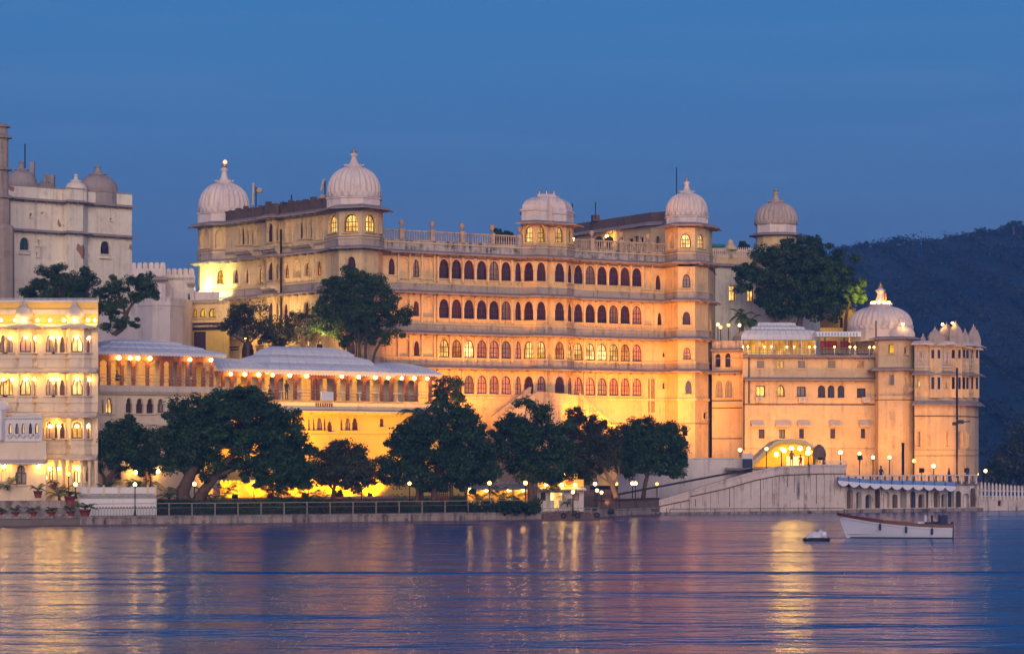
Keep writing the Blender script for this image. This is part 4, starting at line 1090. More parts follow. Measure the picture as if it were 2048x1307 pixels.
rw.m('awning_post', 'black_iron').beam((*XY(1419, 284.2), PZ(500, 284)), (*XY(1419, 284.2), PZ(492, 284)), .08); rw.m('awning_post', 'black_iron').beam((*XY(1448, 284.6), PZ(505, 284)), (*XY(1448, 284.6), PZ(492, 284)), .08)
rw.fin()

wt = Bld('watch_tower', 'small yellow square turret with crenellated top beside the large dome', 'tower', (PX(1690, 279), 279, 8))
WP = [XY(1640, 281), XY(1677, 279), XY(1703, 278), XY(1712, 281)]
wt.row(WP, 5, PZ(625, 279), [(1682, 8, 660, 634, st('round', 'D', 'doorway', 'dark_wood', 0))], 'yellow_lit_plaster')
wt.row(WP[1:], PZ(625, 279), PZ(615, 279), [], 'yellow_lit_plaster')
wt.m('roof', 'hotel_eave').prism(WP[1:] + [XY(1690, 284)], PZ(616, 279) - .2, PZ(616, 279))
for k in range(9): p = along(WP[1], WP[2], 1678 + k * 3, .05); wt.m('cresting', 'dome_white').box((p[0], p[1], PZ(612, 279)), (.1, .16, .36))
wt.m('cresting', 'dome_white').sweep(WP[1:], [(-.1, PZ(610, 279)), (.1, PZ(610, 279)), (.1, PZ(608, 279)), (-.1, PZ(608, 279))])
wt.fin()

# ------------------------------------------------------------------ terraced right-hand palace
rp = Bld('terrace_palace', 'plain three-storey palace range with roof terrace restaurant and dark string lines', 'palace', (PX(1600, 266), 266, 1.0))
SA = [XY(1424, 270), XY(1486, 268.5)]
RD = 'right_plaster'
q = lambda py, Y=265.5: PZ(py, Y)
rp.row(SA, q(733), q(690), [(1436, 11, 735, 708, st('round', 'D', 'window', 'dark_wood', 0)), (1456, 11, 735, 707, st('round', 'D', 'window', 'dark_wood', 0))], RD)
rp.row(SA, q(800), q(744), [(1438.5, 15, 795, 760, st('cusp', 'G', 'window', 'palace_band', 1)), (1458, 15, 795, 760, st('cusp', 'G', 'window', 'palace_band', 1))], RD)
rp.row(SA, q(744), q(733), [], RD); rp.row(SA, 0.5, q(800), [], RD)
rp.eave(SA, q(742), .8, drop=.15); rp.eave(SA, q(697), .5, drop=.08, brackets=False)
rp.m('parapet', 'stained_parapet').sweep(SA, [(-.3, q(696)), (.03, q(696)), (.03, q(678)), (-.3, q(678))])
rp.band(SA, q(801), q(798), .05, 'dark_parapet'); rp.band(SA, q(815), q(813), .05, 'dark_parapet'); rp.band(SA, q(877), q(875), .05, 'dark_parapet')
SB = [XY(1486, 265), XY(1750, 266.5)]
rect = lambda p, b=1: st('rect', p, 'window', 'dark_wood', b)
jal = [(x, 15, 736, 721, st('rect', p, 'lattice_window', 'palace_band', 3)) for x, p in ((1521, 'G'), (1561, 'L'), (1603, 'G'), (1663, 'G'), (1721, 'A'))]
rp.row(SB, q(752), q(716), jal, RD)
rp.row(SB, q(808), q(762), [(1521, 19, 793, 771, rect('L')), (1561.5, 16, 793, 769, st('cusp', 'L', 'window', 'dark_wood', 1)), (1602.5, 18, 793, 773, rect('G')), (1643, 15, 795, 770, st('round', 'D', 'window', 'dark_wood', 1)), (1662, 14, 795, 770, st('round', 'D', 'window', 'dark_wood', 1)), (1682, 14, 795, 770, st('round', 'D', 'window', 'dark_wood', 1)), (1722.5, 18, 795, 776, rect('D'))], RD)
rp.row(SB, q(762), q(752), [], RD)
rp.row(SB, 0.5, q(808), [(1523, 12, 876, 858, rect('S', 0)), (1564, 12, 876, 858, rect('G')), (1603, 10, 876, 857, rect('D', 0)), (1665.5, 10, 876, 857, rect('S', 0)), (1726, 9, 876, 857, rect('D', 0))], RD)
rp.eave(SB, q(712), .8, drop=.12); rp.eave(SB, q(757), .95, drop=.2)
rp.band(SB, q(809.5), q(807), .07, 'dark_parapet'); rp.band(SB, q(897), q(895), .05, 'palace_band')
for px, wp in ((1513, 24), (1565, 30), (1606, 24), (1668, 22), (1727, 20)):      # sloping hoods over the small windows
    a, b = along(*SB, px - wp / 2), along(*SB, px + wp / 2)
    rp.m('window_hood', 'hotel_eave', px).sweep([a, b], [(0, q(840)), (.12, q(840)), (.75, q(850)), (.75, q(852)), (0, q(851))])
for px in (1519, 1605, 1732):      # cooling units on brackets under windows
    p = along(*SB, px, .3); rp.m('cooling_unit', 'hotel_eave', px).box((p[0], p[1], q(799)), (.8, .5, .55)); rp.m('cooling_unit', 'hotel_eave', px).lathe((p[0], p[1] - .26, q(799) - .02), [(.01, 0), (.2, .01), (.2, .05), (.01, .06)], 10)
for px, a, b in ((1498, 712, 806), (1488, 760, 900), (1752, 640, 810), (1757, 690, 900)):
    p = along(*SB, px, .12); rp.m('drain_pipe', 'black_iron', px).tube([(p[0], p[1], q(a)), (p[0], p[1], q(b))], .06, 6)
rp.m('terrace_floor', 'paving_stone').prism([SA[0], SA[1], SB[0], SB[1], XY(1760, 282), XY(1424, 284)], q(714), q(712.5))
for A, B in ((SA[1], SB[0]), ):
    rp.wall(B, A, 0.5, q(690), [], RD); 
rp.wall(XY(1486, 265), XY(1485.9, 268.6), .5, q(712), [], RD)
# railing on the terrace with little lamps
for k in range(33):
    p = along(*SB, 1486 + k * 8.1, -.1); rp.m('terrace_railing', 'post_metal').box((p[0], p[1], q(703)), (.05, .05, .9))
for zz in (695, 700, 705): rp.m('terrace_railing', 'post_metal').beam((*along(*SB, 1486, -.1), q(zz)), (*along(*SB, 1748, -.1), q(zz)), .045)
for px in (1486, 1496, 1529, 1543, 1574, 1588, 1619, 1630, 1669, 1700, 1710, 1739, 1748):
    p = along(*SB, px, -.05); rp.m('lamp_stem', 'white_paint', px).tube([(p[0], p[1], q(708)), (p[0], p[1], q(695))], .035, 6); wall_lamp(rp, (p[0], p[1], q(693)), .07, 'bulb_soft')
rp.m('restaurant_wall', 'yellow_lit_plaster').face([W3(1640, 705, 277), W3(1752, 705, 277), W3(1752, 655, 277), W3(1640, 655, 277)])
for px in (1650, 1665, 1690): rp.m('restaurant_counter', 'red_cloth', px).box(W3(px, 690, 275), (.9, .5, .9))
rp.m('shade_sail', 'white_paint').sweep([XY(1630, 268.5), XY(1720, 268.5)], [(0, q(672)), (.9, q(671)), (.9, q(661)), (0, q(662)), (-3, q(660)), (-3, q(661))])
for k in range(14): p = XY(1633 + k * 6.2, 267.5); rp.m('shade_sail_fringe', 'awning_blue').box((p[0], p[1] - .03, q(666.5)), (.12, .03, .36))
for px in (1650, 1688, 1714): rp.m('shade_post', 'dark_wood', px).beam((*XY(px, 268.8), q(708)), (*XY(px, 268.8), q(664)), .12)
for px in (1655, 1668, 1683, 1705): wall_lamp(rp, W3(px, 671 if px != 1705 else 678, 271), .12, 'bulb_soft')
rp.fin()

tn = Bld('terrace_tent', 'cream tent restaurant with stepped roof glowing yellow on the roof terrace', 'tent', (PX(1560, 273), 273, q(712)))
TA, TB = XY(1487, 269.5), XY(1632, 270)
tent_roof(tn, 0, TA, TB, 6, q(676, 270), q(642, 270), (3.0, 3.0), [(0, 0), (.03, .2), (.16, .45), (.42, .55), (.45, .68), (.68, .78), (.72, .95), (1, 1)], .3, False)
for o in tn.mb: pass
tn.m('back_panel', 'yellow_lit_plaster').face([W3(1487, 710, 273.5), W3(1632, 710, 273.5), W3(1632, 676, 273.5), W3(1487, 676, 273.5)])
for x0, x1 in ((1489, 1515), (1517, 1544), (1547, 1572), (1576, 1602), (1605, 1630)):     # cloth panels between the posts, given their own glow in place of lamplight
    tn.m('side_panel', 'glowing_cloth', x0).prism([XY(x0, 270.2), XY(x1, 270.25), XY(x1, 270.3), XY(x0, 270.25)], q(706), q(677), True)
for px in (1488, 1516, 1545, 1574, 1603, 1631): tn.m('tent_post', 'white_paint', px).beam((*XY(px, 269.6), q(712)), (*XY(px, 269.6), q(677)), .1)
tn.fin()

# ------------------------------------------------------------------ corner tower with the big dome and the round bastion with kiosks
co = Bld('bastion_palace', 'curved corner bastion with big ribbed dome, rooftop kiosks and dark sloping eaves', 'palace', (PX(1850, 264), 264, 1.0))
OC = [XY(1750, 266.2), XY(1757, 264.0), XY(1806, 263.0), XY(1828, 265.0), XY(1832, 268)]
z_a, z_b, z_c = q(676, 264), q(737, 264), q(789, 264)
co.row(OC, z_b + .1, z_a - .2, [(1782, 11, 707, 688, st('rect', 'Y', 'window', 'dark_wood', 0)), (1812, 9, 708, 690, st('round', 'D', 'window', 'palace_band', 1))], 'right_plaster')
co.row(OC, z_c, z_b - .2, [(1783, 10, 770, 748, st('rect', 'G', 'window', 'palace_band', 0)), (1811.5, 8, 772, 749, st('cusp', 'Y', 'window', 'palace_band', 1)), (1822, 5, 772, 749, st('cusp', 'Y', 'window', 'palace_band', 0))], 'right_plaster')
co.row(OC, .5, z_c, [], 'right_plaster')
co.band(OC, z_c - .1, z_c + .05, .08, 'palace_band'); co.band(OC, q(800, 264), q(798.5, 264), .04, 'dark_parapet')
co.eave(OC, z_a, .7, drop=.12, brackets=False); co.eave(OC, z_b, .8, drop=.2)
p = XY(1815, 263.6); co.m('jharokha', 'palace_band').sweep([XY(1807, 263.2), XY(1826, 264.8)], [(0, q(775)), (.4, q(775)), (.4, q(781)), (.2, q(786)), (0, q(790))])
CD_ = XY(1761, 270.5); RDm = 64 * 270.5 / F
co.m('drum', 'dome_white', 0).prism(octagon(CD_, RDm * .99, 16), z_a - .1, q(660, 270.5))
co.dome(CD_, q(661, 270.5), RDm, 49 * 270.5 / F, 0, 'dome_white', 34, .06, 44 * 270.5 / F, topr=.20)
c2 = XY(1803, 267.5); co.dome(c2, z_a + .05, 27 * 267 / F, 28 * 267 / F, 1, 'dome_white', 0, 0, .8, False, topr=.22, gold=False)
p = CD_; zz = q(612, 270.5)
for k in range(10):
    th = 2 * math.pi * k / 10; wall_lamp(co, (p[0] + .9 * math.cos(th), p[1] + .9 * math.sin(th), zz + .35), .11)
wall_lamp(co, W3(1806, 648, 266), .12)
# flags beside the finial
fp = XY(1769, 270); co.m('flag_pole', 'post_metal').tube([(fp[0], fp[1], q(615, 270)), (fp[0], fp[1], q(577, 270))], .05, 6)
# curved range with the kiosks
CR = [XY(1829, 263.4), XY(1850, 262.8), XY(1880, 263.2), XY(1908, 264.4), XY(1932, 266.2), XY(1949, 268.6), XY(1957, 272.5)]
z_top, z_mid, z_low = q(686, 265), q(745, 265), q(803, 265)
arw = lambda p, b=0: st('cusp', p, 'window', 'palace_band', b)
co.row(CR, z_mid + .1, z_top, [(1852, 6, 724, 702, arw('N')), (1841, 6, 724, 702, arw('N')), (1862, 6, 724, 700, arw('G')), (1876, 8, 712, 694, arw('G')), (1893, 6, 726, 703, arw('N')), (1903, 6, 726, 703, arw('N')), (1915, 6, 714, 696, arw('G')), (1928, 6, 714, 696, arw('G')), (1944, 7, 720, 702, arw('G'))], 'right_plaster')
co.row(CR, z_low, z_mid - .2, [(1837, 6, 773, 758, st('rect', 'L', 'window', 'palace_band', 0)), (1868, 6, 778, 752, arw('D')), (1878, 6, 780, 752, arw('S')), (1892, 4, 777, 761, arw('S')), (1907, 6, 780, 753, arw('S')), (1915, 6, 780, 753, arw('G')), (1929, 5, 782, 756, arw('G')), (1945, 7, 785, 756, st('rect', 'Y', 'window', 'palace_band', 0)), (1953, 4, 785, 756, arw('S'))], 'right_plaster')
co.row(CR, .5, z_low - .1, [(1838, 6, 893, 862, st('rect', 'G', 'window', 'palace_band', 0)), (1894, 4, 892, 862, st('rect', 'G', 'window', 'palace_band', 0)), (1920, 9, 898, 862, st('rect', 'G', 'window', 'palace_band', 0)), (1935, 4, 893, 865, st('rect', 'G', 'window', 'palace_band', 0))], 'right_plaster', part='bastion_wall')
co.eave(CR, z_mid, .75, drop=.28); co.eave(CR, z_top, .8, 'dome_white', .25, brackets=False); co.eave(CR, z_low - .05, .7, 'eave_stone', .35)
co.band(CR, q(833, 265), q(831, 265), .06, 'dark_parapet'); co.band(CR, q(900, 265), q(898, 265), .06, 'palace_band'); co.band(CR, q(911, 265), q(910, 265), .05, 'dark_parapet')
for py in (728, 735): co.band(CR, q(py, 265) - .05, q(py, 265) + .05, .12, 'dome_white')
for k in range(30):
    px = 1832 + k * 4; pp = None
    for A, B in zip(CR, CR[1:]):
        if pxof(A) <= px < pxof(B): pp = along(A, B, px, .08)
    if pp: co.m('baluster', 'dome_white').lathe((pp[0], pp[1], q(726, 265)), [(.05, 0), (.05, .25), (.1, .3), (.05, .5), (.05, 1.2)], 6)
co.m('roof', 'dome_white').prism(CR + [XY(1950, 276), XY(1830, 276)], z_top - .2, z_top + .05)
# jharokha bays and their kiosk roofs
def kiosk(px, py0, py1, wpx, Y, uid, body=True, lit=False, out_=.05):
    for A, B in zip(CR, CR[1:]):
        if pxof(A) <= px < pxof(B): c = along(A, B, px, out_)
    Y = c[1]; w = wpx * Y / F / 2
    z0, z1 = q(py0, Y), q(py1, Y); h = z1 - z0
    if body:
        co.m('kiosk_bay', 'right_plaster', uid).prism(octagon(c, w * .92, 6, math.pi / 6), q(795, Y), z0, True)
        co.m('kiosk_bay', 'right_plaster', uid).sweep(octagon(c, w * .92, 6, math.pi / 6), [(0, z0 - .1), (.4, z0 - .25), (.4, z0 - .15), (0, z0 + .05)], True)
        for a_ in octagon(c, w * .80, 6, 0):
            co.m('kiosk_window', 'dark_glass', (uid, a_, 1)).box((a_[0], a_[1], q(708, Y)), (.3, .05, .85), math.atan2(a_[1] - c[1], a_[0] - c[0]) + math.pi / 2)
            co.m('kiosk_window', 'dark_glass', (uid, a_, 2)).box((a_[0], a_[1], q(766, Y)), (.3, .05, 1.2), math.atan2(a_[1] - c[1], a_[0] - c[0]) + math.pi / 2)
    mb = co.m('kiosk_roof', 'brown_dome', uid)
    mb.lathe((c[0], c[1], z0), [(w, 0), (w, .34 * h), (w * 1.05, .37 * h), (w * 1.0, .5 * h), (w * .88, .64 * h), (w * .66, .77 * h), (w * .38, .86 * h), (w * .34, .87 * h), (w * .34, .94 * h), (w * .1, 1.0 * h)], 6, False, rot=math.pi / 6)
    co.m('spire', 'gold', uid, ('kiosk_roof', 'brown_dome', uid)).lathe((c[0], c[1], z1 - .05), [(.04, 0), (.08, .07), (.03, .14), (.06, .2), (.01, .3)], 8)
    if lit: wall_lamp(co, (c[0] - w * .5, c[1] - w * .6, z0 + h * .98), .11)
for args in ((1870, 687, 657, 30, 0, 11, True), (1893, 686, 648, 40, 0, 12, False, True, -2.2), (1911, 689, 645, 30, 0, 13, True, True), (1930, 692, 660, 18, 0, 14, True), (1947, 695, 652, 26, 0, 15, True), (1955, 697, 664, 14, 0, 16, False), (1846, 686, 670, 12, 0, 17, False, False, -2.0)): kiosk(*args)
# floodlight gantry mast and its fittings on the bastion
co.fin()

mast = Bld('light_mast', 'tall dark lamp mast with crossarms standing before the round bastion', 'lamp mast', (PX(1914, 258), 258, 3.0))
mast.m('pole', 'black_iron').tube([W3(1914, 955, 258), W3(1914, 735, 258)], .10, 8)
mast.m('crossarm', 'black_iron').beam(W3(1906, 845, 258), W3(1940, 842, 257.5), .12); mast.m('floodlight', 'black_iron').box(W3(1920, 843, 257.6), (.7, .4, .4)); mast.m('floodlight', 'black_iron', 1).box(W3(1910, 847, 257.6), (.5, .4, .3))
mast.fin()
fl2 = Bld('flag', 'orange pennant on a thin pole beside the dome finial', 'flag', W3(1769, 612, 270))
fl2.m('cloth', 'saffron_cloth').prism([(PX(1769.3, 270), 269.98), (PX(1772.5, 270), 269.9), (PX(1772.5, 270), 270.0), (PX(1769.3, 270), 270.04)], PZ(610, 270), PZ(586, 270), True)
fl2.m('pole', 'post_metal').tube([W3(1769, 616, 270.02), W3(1769, 578, 270.02)], .04, 6)
fl2.fin()

# ------------------------------------------------------------------ entry canopy, ramp, quay, jetty, fence
TZ = 3.1
cp = Bld('entrance_canopy', 'glowing yellow arched entrance tent with a sloping side at the top of the ramp', 'canopy', (PX(1575, 242), 242, 3.6))
Yc = 239.0
outl = [(1503, 934), (1532, 905), (1551, 889), (1566, 884), (1590, 883), (1610, 887), (1624, 897), (1632, 912), (1634, 934)]
pts = [W3(px, py, Yc) for px, py in outl]
mb = cp.m('cloth', 'yellow_cloth')
for a, b in zip(pts, pts[1:]):
    mb.face([a, b, (b[0], b[1] + 5, b[2]), (a[0], a[1] + 5, a[2])])
    mb.face([(a[0], a[1], a[2]), (b[0], b[1], b[2]), (b[0], b[1] - .02, b[2] - .22), (a[0], a[1] - .02, a[2] - .22)])
    cp.m('arch_pole', 'yellow_cloth').beam(a, b, .18)
cp.m('back_cloth', 'yellow_cloth').face([(x, y + 5, z) for x, y, z in pts])
outer = [(x + (x - PX(1570, Yc)) * .05, y + .05, z + .28) for x, y, z in pts]
mo = cp.m('outer_shell', 'cream_curtain')
for a, b, c, d in zip(outer, outer[1:], pts[1:], pts):
    mo.face([a, b, (b[0], b[1] + 5, b[2]), (a[0], a[1] + 5, a[2])]); mo.face([a, b, c, d])
for px, py in ((1553, 908), (1568, 900), (1583, 896), (1600, 896), (1616, 905)): wall_lamp(cp, W3(px, py, Yc + 1.2), .2)
point_light('canopy_fill', (PX(1582, Yc + 2.2), Yc + 2.2, PZ(890, Yc + 2)), 300, (1.0, .62, .06), .5, cp.root, cp.loc)  # added light without a fitting, brightens the inside of the canopy
cp.m('reception_desk', 'white_paint').box(W3(1590, 922, Yc + 3), (1.6, .6, .9))
cp.fin()

tc_ = Bld('sentry_kiosk', 'small domed purple-grey stone kiosk beside the glowing canopy', 'kiosk', W3(1637, 930, 238))
tc_.m('roof', 'dark_parapet').lathe(W3(1638, 914, 238.5), [(.62, 0), (.66, .2), (.6, .6), (.42, .95), (.15, 1.15), (.01, 1.2)], 12)
for dx in (-.45, .45):
    for dy in (-.45, .45): tc_.m('post', 'dark_parapet', (dx, dy)).box((PX(1638, 238.5) + dx, 238.5 + dy, PZ(922, 238.5)), (.16, .16, .9))
tc_.fin()

ramp_ = Bld('ramp_wall', 'stained pale retaining wall of the ramp rising from the water to the terrace', 'wall', (PX(1500, 230), 230, 0))
RL = [(1316, 1002, 226.5), (1380, 982, 227.5), (1450, 960, 229), (1510, 943, 230.2), (1560, 933, 231.2), (1640, 930, 232.8), (1692, 930, 233.8)]
for (a, pa_, ya), (b, pb_, yb) in zip(RL, RL[1:]):
    A, B = XY(a, ya), XY(b, yb); za, zb_ = PZ(pa_, ya), PZ(pb_, yb)
    ramp_.m('wall', 'ramp_plaster').face([(*A, -.6), (*B, -.6), (*B, zb_), (*A, za)])
    ramp_.m('coping', 'ramp_plaster').beam((A[0], A[1] + .12, za), (B[0], B[1] + .12, zb_), .42, .16)
    ramp_.m('string_line', 'dark_parapet').beam((A[0], A[1] - .02, za - (.75 if a > 1400 else .45)), (B[0], B[1] - .02, zb_ - .75), .1, .09)
    ramp_.m('roadway', 'paving_stone').face([(*A, za - .35), (*B, zb_ - .35), (B[0], B[1] + 8, zb_ - .35), (A[0], A[1] + 8, za - .35)])
ramp_.wall(XY(1690, 233.8), XY(1691, 240), -.6, PZ(930, 233.8), [], 'ramp_plaster')
for k in range(24):    # down-pipes, drip grooves and weep stains of the wall
    px = 1335 + k * 15.1 + random.uniform(-5, 5)
    for (a, pa_, ya), (b, pb_, yb) in zip(RL, RL[1:]):
        if a <= px < b:
            t = (px - a) / (b - a); Y = ya + (yb - ya) * t; zt_ = PZ(pa_ + (pb_ - pa_) * t, Y) - .8
    zb_ = .1 if k % 3 == 0 else zt_ * random.uniform(.2, .8)
    if zt_ > zb_: ramp_.m('drip_groove', 'dark_parapet').box((PX(px, Y), Y - .012, (zt_ + zb_) / 2), (.03 + .035 * (k % 4 == 0), .03, zt_ - zb_))
ramp_.m('plinth', 'embankment_stone').sweep([XY(1318, 226.4), XY(1560, 231.0), XY(1692, 233.6)], [(-.1, -.5), (.35, -.5), (.35, .22), (-.1, .22)])
ramp_.m('handrail', 'black_iron').beam(W3(1340, 1017, 226.3), W3(1688, 1015, 233), .05)
for px in (1340, 1430, 1500, 1560, 1616, 1688): ramp_.m('handrail', 'black_iron').beam(W3(px, 1026, 226.3 + (px - 1340) / 52), W3(px, 1016, 226.3 + (px - 1340) / 52), .05)
ramp_.m('handrail', 'black_iron').beam(W3(1225, 990, 224), W3(1505, 937, 230.3), .16)
ramp_.fin()
pw = Bld('pale_wall', 'low pale plastered wall with a few dark pockmarks behind the ramp', 'wall', (PX(1440, 241), 241, 1))
pw.row([XY(1236, 236), XY(1385, 241), XY(1506, 241)], .5, PZ(917, 241), [], 'white_plaster')
pw.m('coping', 'white_plaster').sweep([XY(1385, 241), XY(1506, 241)], [(-.3, PZ(917, 241)), (.1, PZ(917, 241)), (.1, PZ(915, 241)), (-.3, PZ(915, 241))])
pw.m('lintel_block', 'white_plaster').box(W3(1495, 921, 239), (1.0, .4, 1.4)); pw.m('gate_leaf', 'navy_cloth').box(W3(1495, 930, 238.5), (.9, .1, 1.2))
pw.fin()

qy = Bld('quay', 'stone quay with a row of dark arched recesses under the jetty awning', 'quay', (PX(1800, 238), 238, 0))
QA_, QB_, QC_ = XY(1690, 234.2), XY(1958, 241.0), XY(1962, 262)
zq = PZ(968, 236)
xs = [1700, 1718, 1737, 1755, 1773, 1790, 1807, 1826, 1843, 1858, 1874, 1888, 1902, 1917, 1932, 1946]
qy.row([QA_, QB_], .28, zq, [(x, 11 if i % 2 else 12.5, .32, zq - .75 - .25 * (i % 3), ('round', None, None, 'x', 0)) for i, x in enumerate(xs)], 'ramp_plaster', 1.1, 'quay_wall', False)
for i, x in enumerate(xs):       # panels set in the recesses, mostly dark to paint in their shade
    p = along(QA_, QB_, x + (.12 if i % 2 else -.12) * 10, -.5); qy.m('recess_shade_panel', ('dark_parapet', 'grey_curtain', 'navy_cloth', 'dark_wood', 'white_plaster')[i % 5], i).box((p[0], p[1] - (.4 if i % 2 else 0), 1.15), (.42, .08, 1.75), .2)
qy.m('foundation', 'embankment_stone').sweep([XY(1686, 233.9), QB_, QC_], [(-1, -.8), (.4, -.8), (.4, .30), (-1, .30)])
qy.m('deck', 'paving_stone').prism([QA_, QB_, QC_, XY(1690, 262)], zq - .2, zq)
qy.m('deck', 'paving_stone').prism([XY(1560, 233), XY(1690, 234.4), XY(1690, 262), XY(1450, 262), XY(1450, 240)], PZ(936, 234) - .2, PZ(936, 234))
qy.wall(QB_, QC_, -.5, zq, [], 'ramp_plaster')
p0, p1 = along(QA_, QB_, 1694, .1), along(QA_, QB_, 1955, .1)
for k in range(36):
    p = along(QA_, QB_, 1697 + k * 7.3, .0); qy.m('balustrade', 'white_plaster' if k % 2 else 'dark_parapet').box((p[0], p[1], zq + .38), (.16, .1, .75))
qy.m('balustrade', 'white_plaster').beam((*p0, zq + .8), (*p1, zq + .8), .16, .1)
for k in range(6):
    p = XY(1652 + k * 8, 234.2); qy.m('balustrade', 'white_plaster').box((p[0], p[1], PZ(927, 234)), (.1, .1, .5))
qy.m('balustrade', 'white_plaster').beam(W3(1648, 922, 234.2), W3(1692, 922, 234.4), .12, .08)
qy.fin()

aw = Bld('jetty_awning', 'long blue and white scalloped awning along the quay edge', 'awning', (PX(1790, 235), 235, 2.4))
n = 44
top = []; front = []
for k in range(n + 1):
    px = 1676 + (1912 - 1676) * k / n; A = along(QA_, QB_, px, .15); B = along(QA_, QB_, px, 1.5)
    py0 = 952 + (966 - 952) * k / n + 2 * math.sin(k / n * 5); py1 = py0 + 8
    top.append((A[0], A[1], PZ(py0, A[1]))); front.append((B[0], B[1], PZ(py1, B[1])))
mb = aw.m('cloth', 'awning_blue'); mv = aw.m('valance', 'white_paint', 0, ('cloth', 'awning_blue', 0))
for k in range(n):
    mb.face([front[k], front[k + 1], top[k + 1], top[k]]); a, b = front[k], front[k + 1]
    for s_ in range(4):
        f0, f1 = (k % 4 * 4 + s_) / 16, (k % 4 * 4 + s_ + 1) / 16
        d = lambda f: .14 + .34 * math.sin(math.pi * f) ** .7 if 0 < f < 1 else .14
        L = lambda t: tuple(a[i] + (b[i] - a[i]) * t for i in range(3))
        P0, P1 = L(s_ / 4), L((s_ + 1) / 4)
        mv.face([P0, P1, (P1[0], P1[1], P1[2] - d(f1)), (P0[0], P0[1], P0[2] - d(f0))])
for k in range(0, n + 1, 4): aw.m('strut', 'black_iron').beam(top[k], front[k], .06)
aw.fin()

fn = Bld('picket_fence', 'white picket fence on a low pale wall running to the right edge', 'fence', (PX(2010, 244), 244, 0))
FA, FB = XY(1958, 240.8), XY(2110, 247)
fn.row([FA, FB], -.5, PZ(992, 243), [(2000, 9, 1012, 1000, st('rect', 'S', 'window', 'palace_band', 0))], 'ramp_plaster', .2, 'base_wall', False)
for k in range(19):
    p = along(FA, FB, 1963 + k * 7.4, .1); h = PZ(966 + 10 * min(1, k / 14), p[1])
    fn.m('picket', 'white_plaster', k).box((p[0], p[1], (h + 1.0) / 2), (.17, .12, h - 1.0)); fn.m('picket', 'white_plaster', k).lathe((p[0], p[1], h), [(.11, 0), (.06, .1), (.01, .16)], 6)
for py in (983, 994): fn.m('rail', 'white_plaster').beam((*along(FA, FB, 1958, .12), PZ(py - 3, 241)), (*along(FA, FB, 2105, .12), PZ(py, 246.8)), .1)
fn.fin()

for px, py, lab in ((1935, 932, 'closed dark blue parasol on the quay, nearest the dark lamp mast'), (1960, 938, 'closed dark blue parasol on the quay, at the foot of the bastion corner'), (1898, 934, 'closed dark blue parasol on the quay between two globe lamps')):
    u = Bld('closed_parasol', lab, 'parasol', W3(px, 966, 244), 'closed parasols on the quay')
    u.m('pole', 'post_metal').tube([(PX(px, 244), 244, zq), (PX(px, 244), 244, PZ(py, 244))], .04, 6)
    u.m('cloth', 'navy_cloth').lathe((PX(px, 244), 244, PZ(962, 244)), [(.22, 0), (.3, .1), (.16, .6), (.12, .9), (.03, 1.3)], 8)
    u.fin()
pm = Bld('mooring_mast', 'thick dark post rising from the quay before the round bastion', 'post', (PX(1806, 240), 240, zq))
pm.m('post', 'black_iron').tube([(PX(1806, 240), 240, zq), W3(1806, 888, 240)], .13, 8); pm.m('cap', 'black_iron').lathe(W3(1806, 888, 240), [(.16, 0), (.16, .1), (.02, .16)], 8)
pm.fin()

# ------------------------------------------------------------------ boats
bo = Bld('motor_boat', 'white open motor boat with dark red gunwale moored off the quay', 'boat', (PX(1788, 166.5), 166.5, 0))
Yb = 166.5; s_ = Yb / F
bx0, bx1 = PX(1676, Yb), PX(1901, Yb); L = bx1 - bx0
secs = []
nS = 22
for i in range(nS + 1):
    t = i / nS
    sheer = PZ(1026 + 23 * (1 - (1 - t) ** 2.0), Yb)
    half = 1.12 * (1 - (1 - min(1, t / .62)) ** 2.2) ** .75 * (1 - .10 * max(0, t - .6) / .4) + .02
    xb = bx0 + L * t
    rake = (1 - t) ** 3
    keel = -.32
    ring = []
    for j in range(9):
        v = j / 8          # keel to sheer
        x = xb + rake * (1 - v) * .42 * 1.6
        w = half * (v ** (.26 + .5 * (1 - t) ** 2))
        z = keel + (sheer - keel) * v
        ring.append((x, w, z))
    secs.append(ring)
rot = math.radians(-4)
cx_ = (bx0 + bx1) / 2
def tr(p, side): 
    x, y = p[0] - cx_, p[1] * side
    return (cx_ + x * math.cos(rot) - y * math.sin(rot), Yb + x * math.sin(rot) + y * math.cos(rot), p[2])
hull = bo.m('hull', 'hull_paint')
for sd in (-1, 1):
    idx = [hull.add([tr(p, sd) for p in ring]) for ring in secs]
    for a, b in zip(idx, idx[1:]):
        for j in range(8): hull.f.append((a + j, b + j, b + j + 1, a + j + 1)); hull.sm.append(True)
ring = secs[-1]; hull.face([tr(p, -1) for p in ring] + [tr(p, 1) for p in ring[::-1]])
for sd in (-1, 1):
    for a, b in zip(secs, secs[1:]):
        g = bo.m('gunwale', 'gunwale_wood'); A, B = tr(a[-1], sd), tr(b[-1], sd)
        g.beam((A[0], A[1], A[2] - .03), (B[0], B[1], B[2] - .03), .12, .18)
        if a is secs[0] or secs.index(a) < 6: continue
        inn = bo.m('lining', 'deck_wood'); a2, b2 = tr((a[-1][0], a[-1][1] * .88, a[-1][2]), sd), tr((b[-1][0], b[-1][1] * .88, b[-1][2]), sd)
        a3, b3 = tr((a[-1][0], a[-1][1] * .55, .25), sd), tr((b[-1][0], b[-1][1] * .55, .25), sd); inn.face([a3, b3, (b2[0], b2[1], b2[2] - .04), (a2[0], a2[1], a2[2] - .04)])
A, B = tr(secs[-1][-1], -1), tr(secs[-1][-1], 1); bo.m('gunwale', 'gunwale_wood').beam((A[0], A[1], A[2] - .02), (B[0], B[1], B[2] - .02), .12, .16)
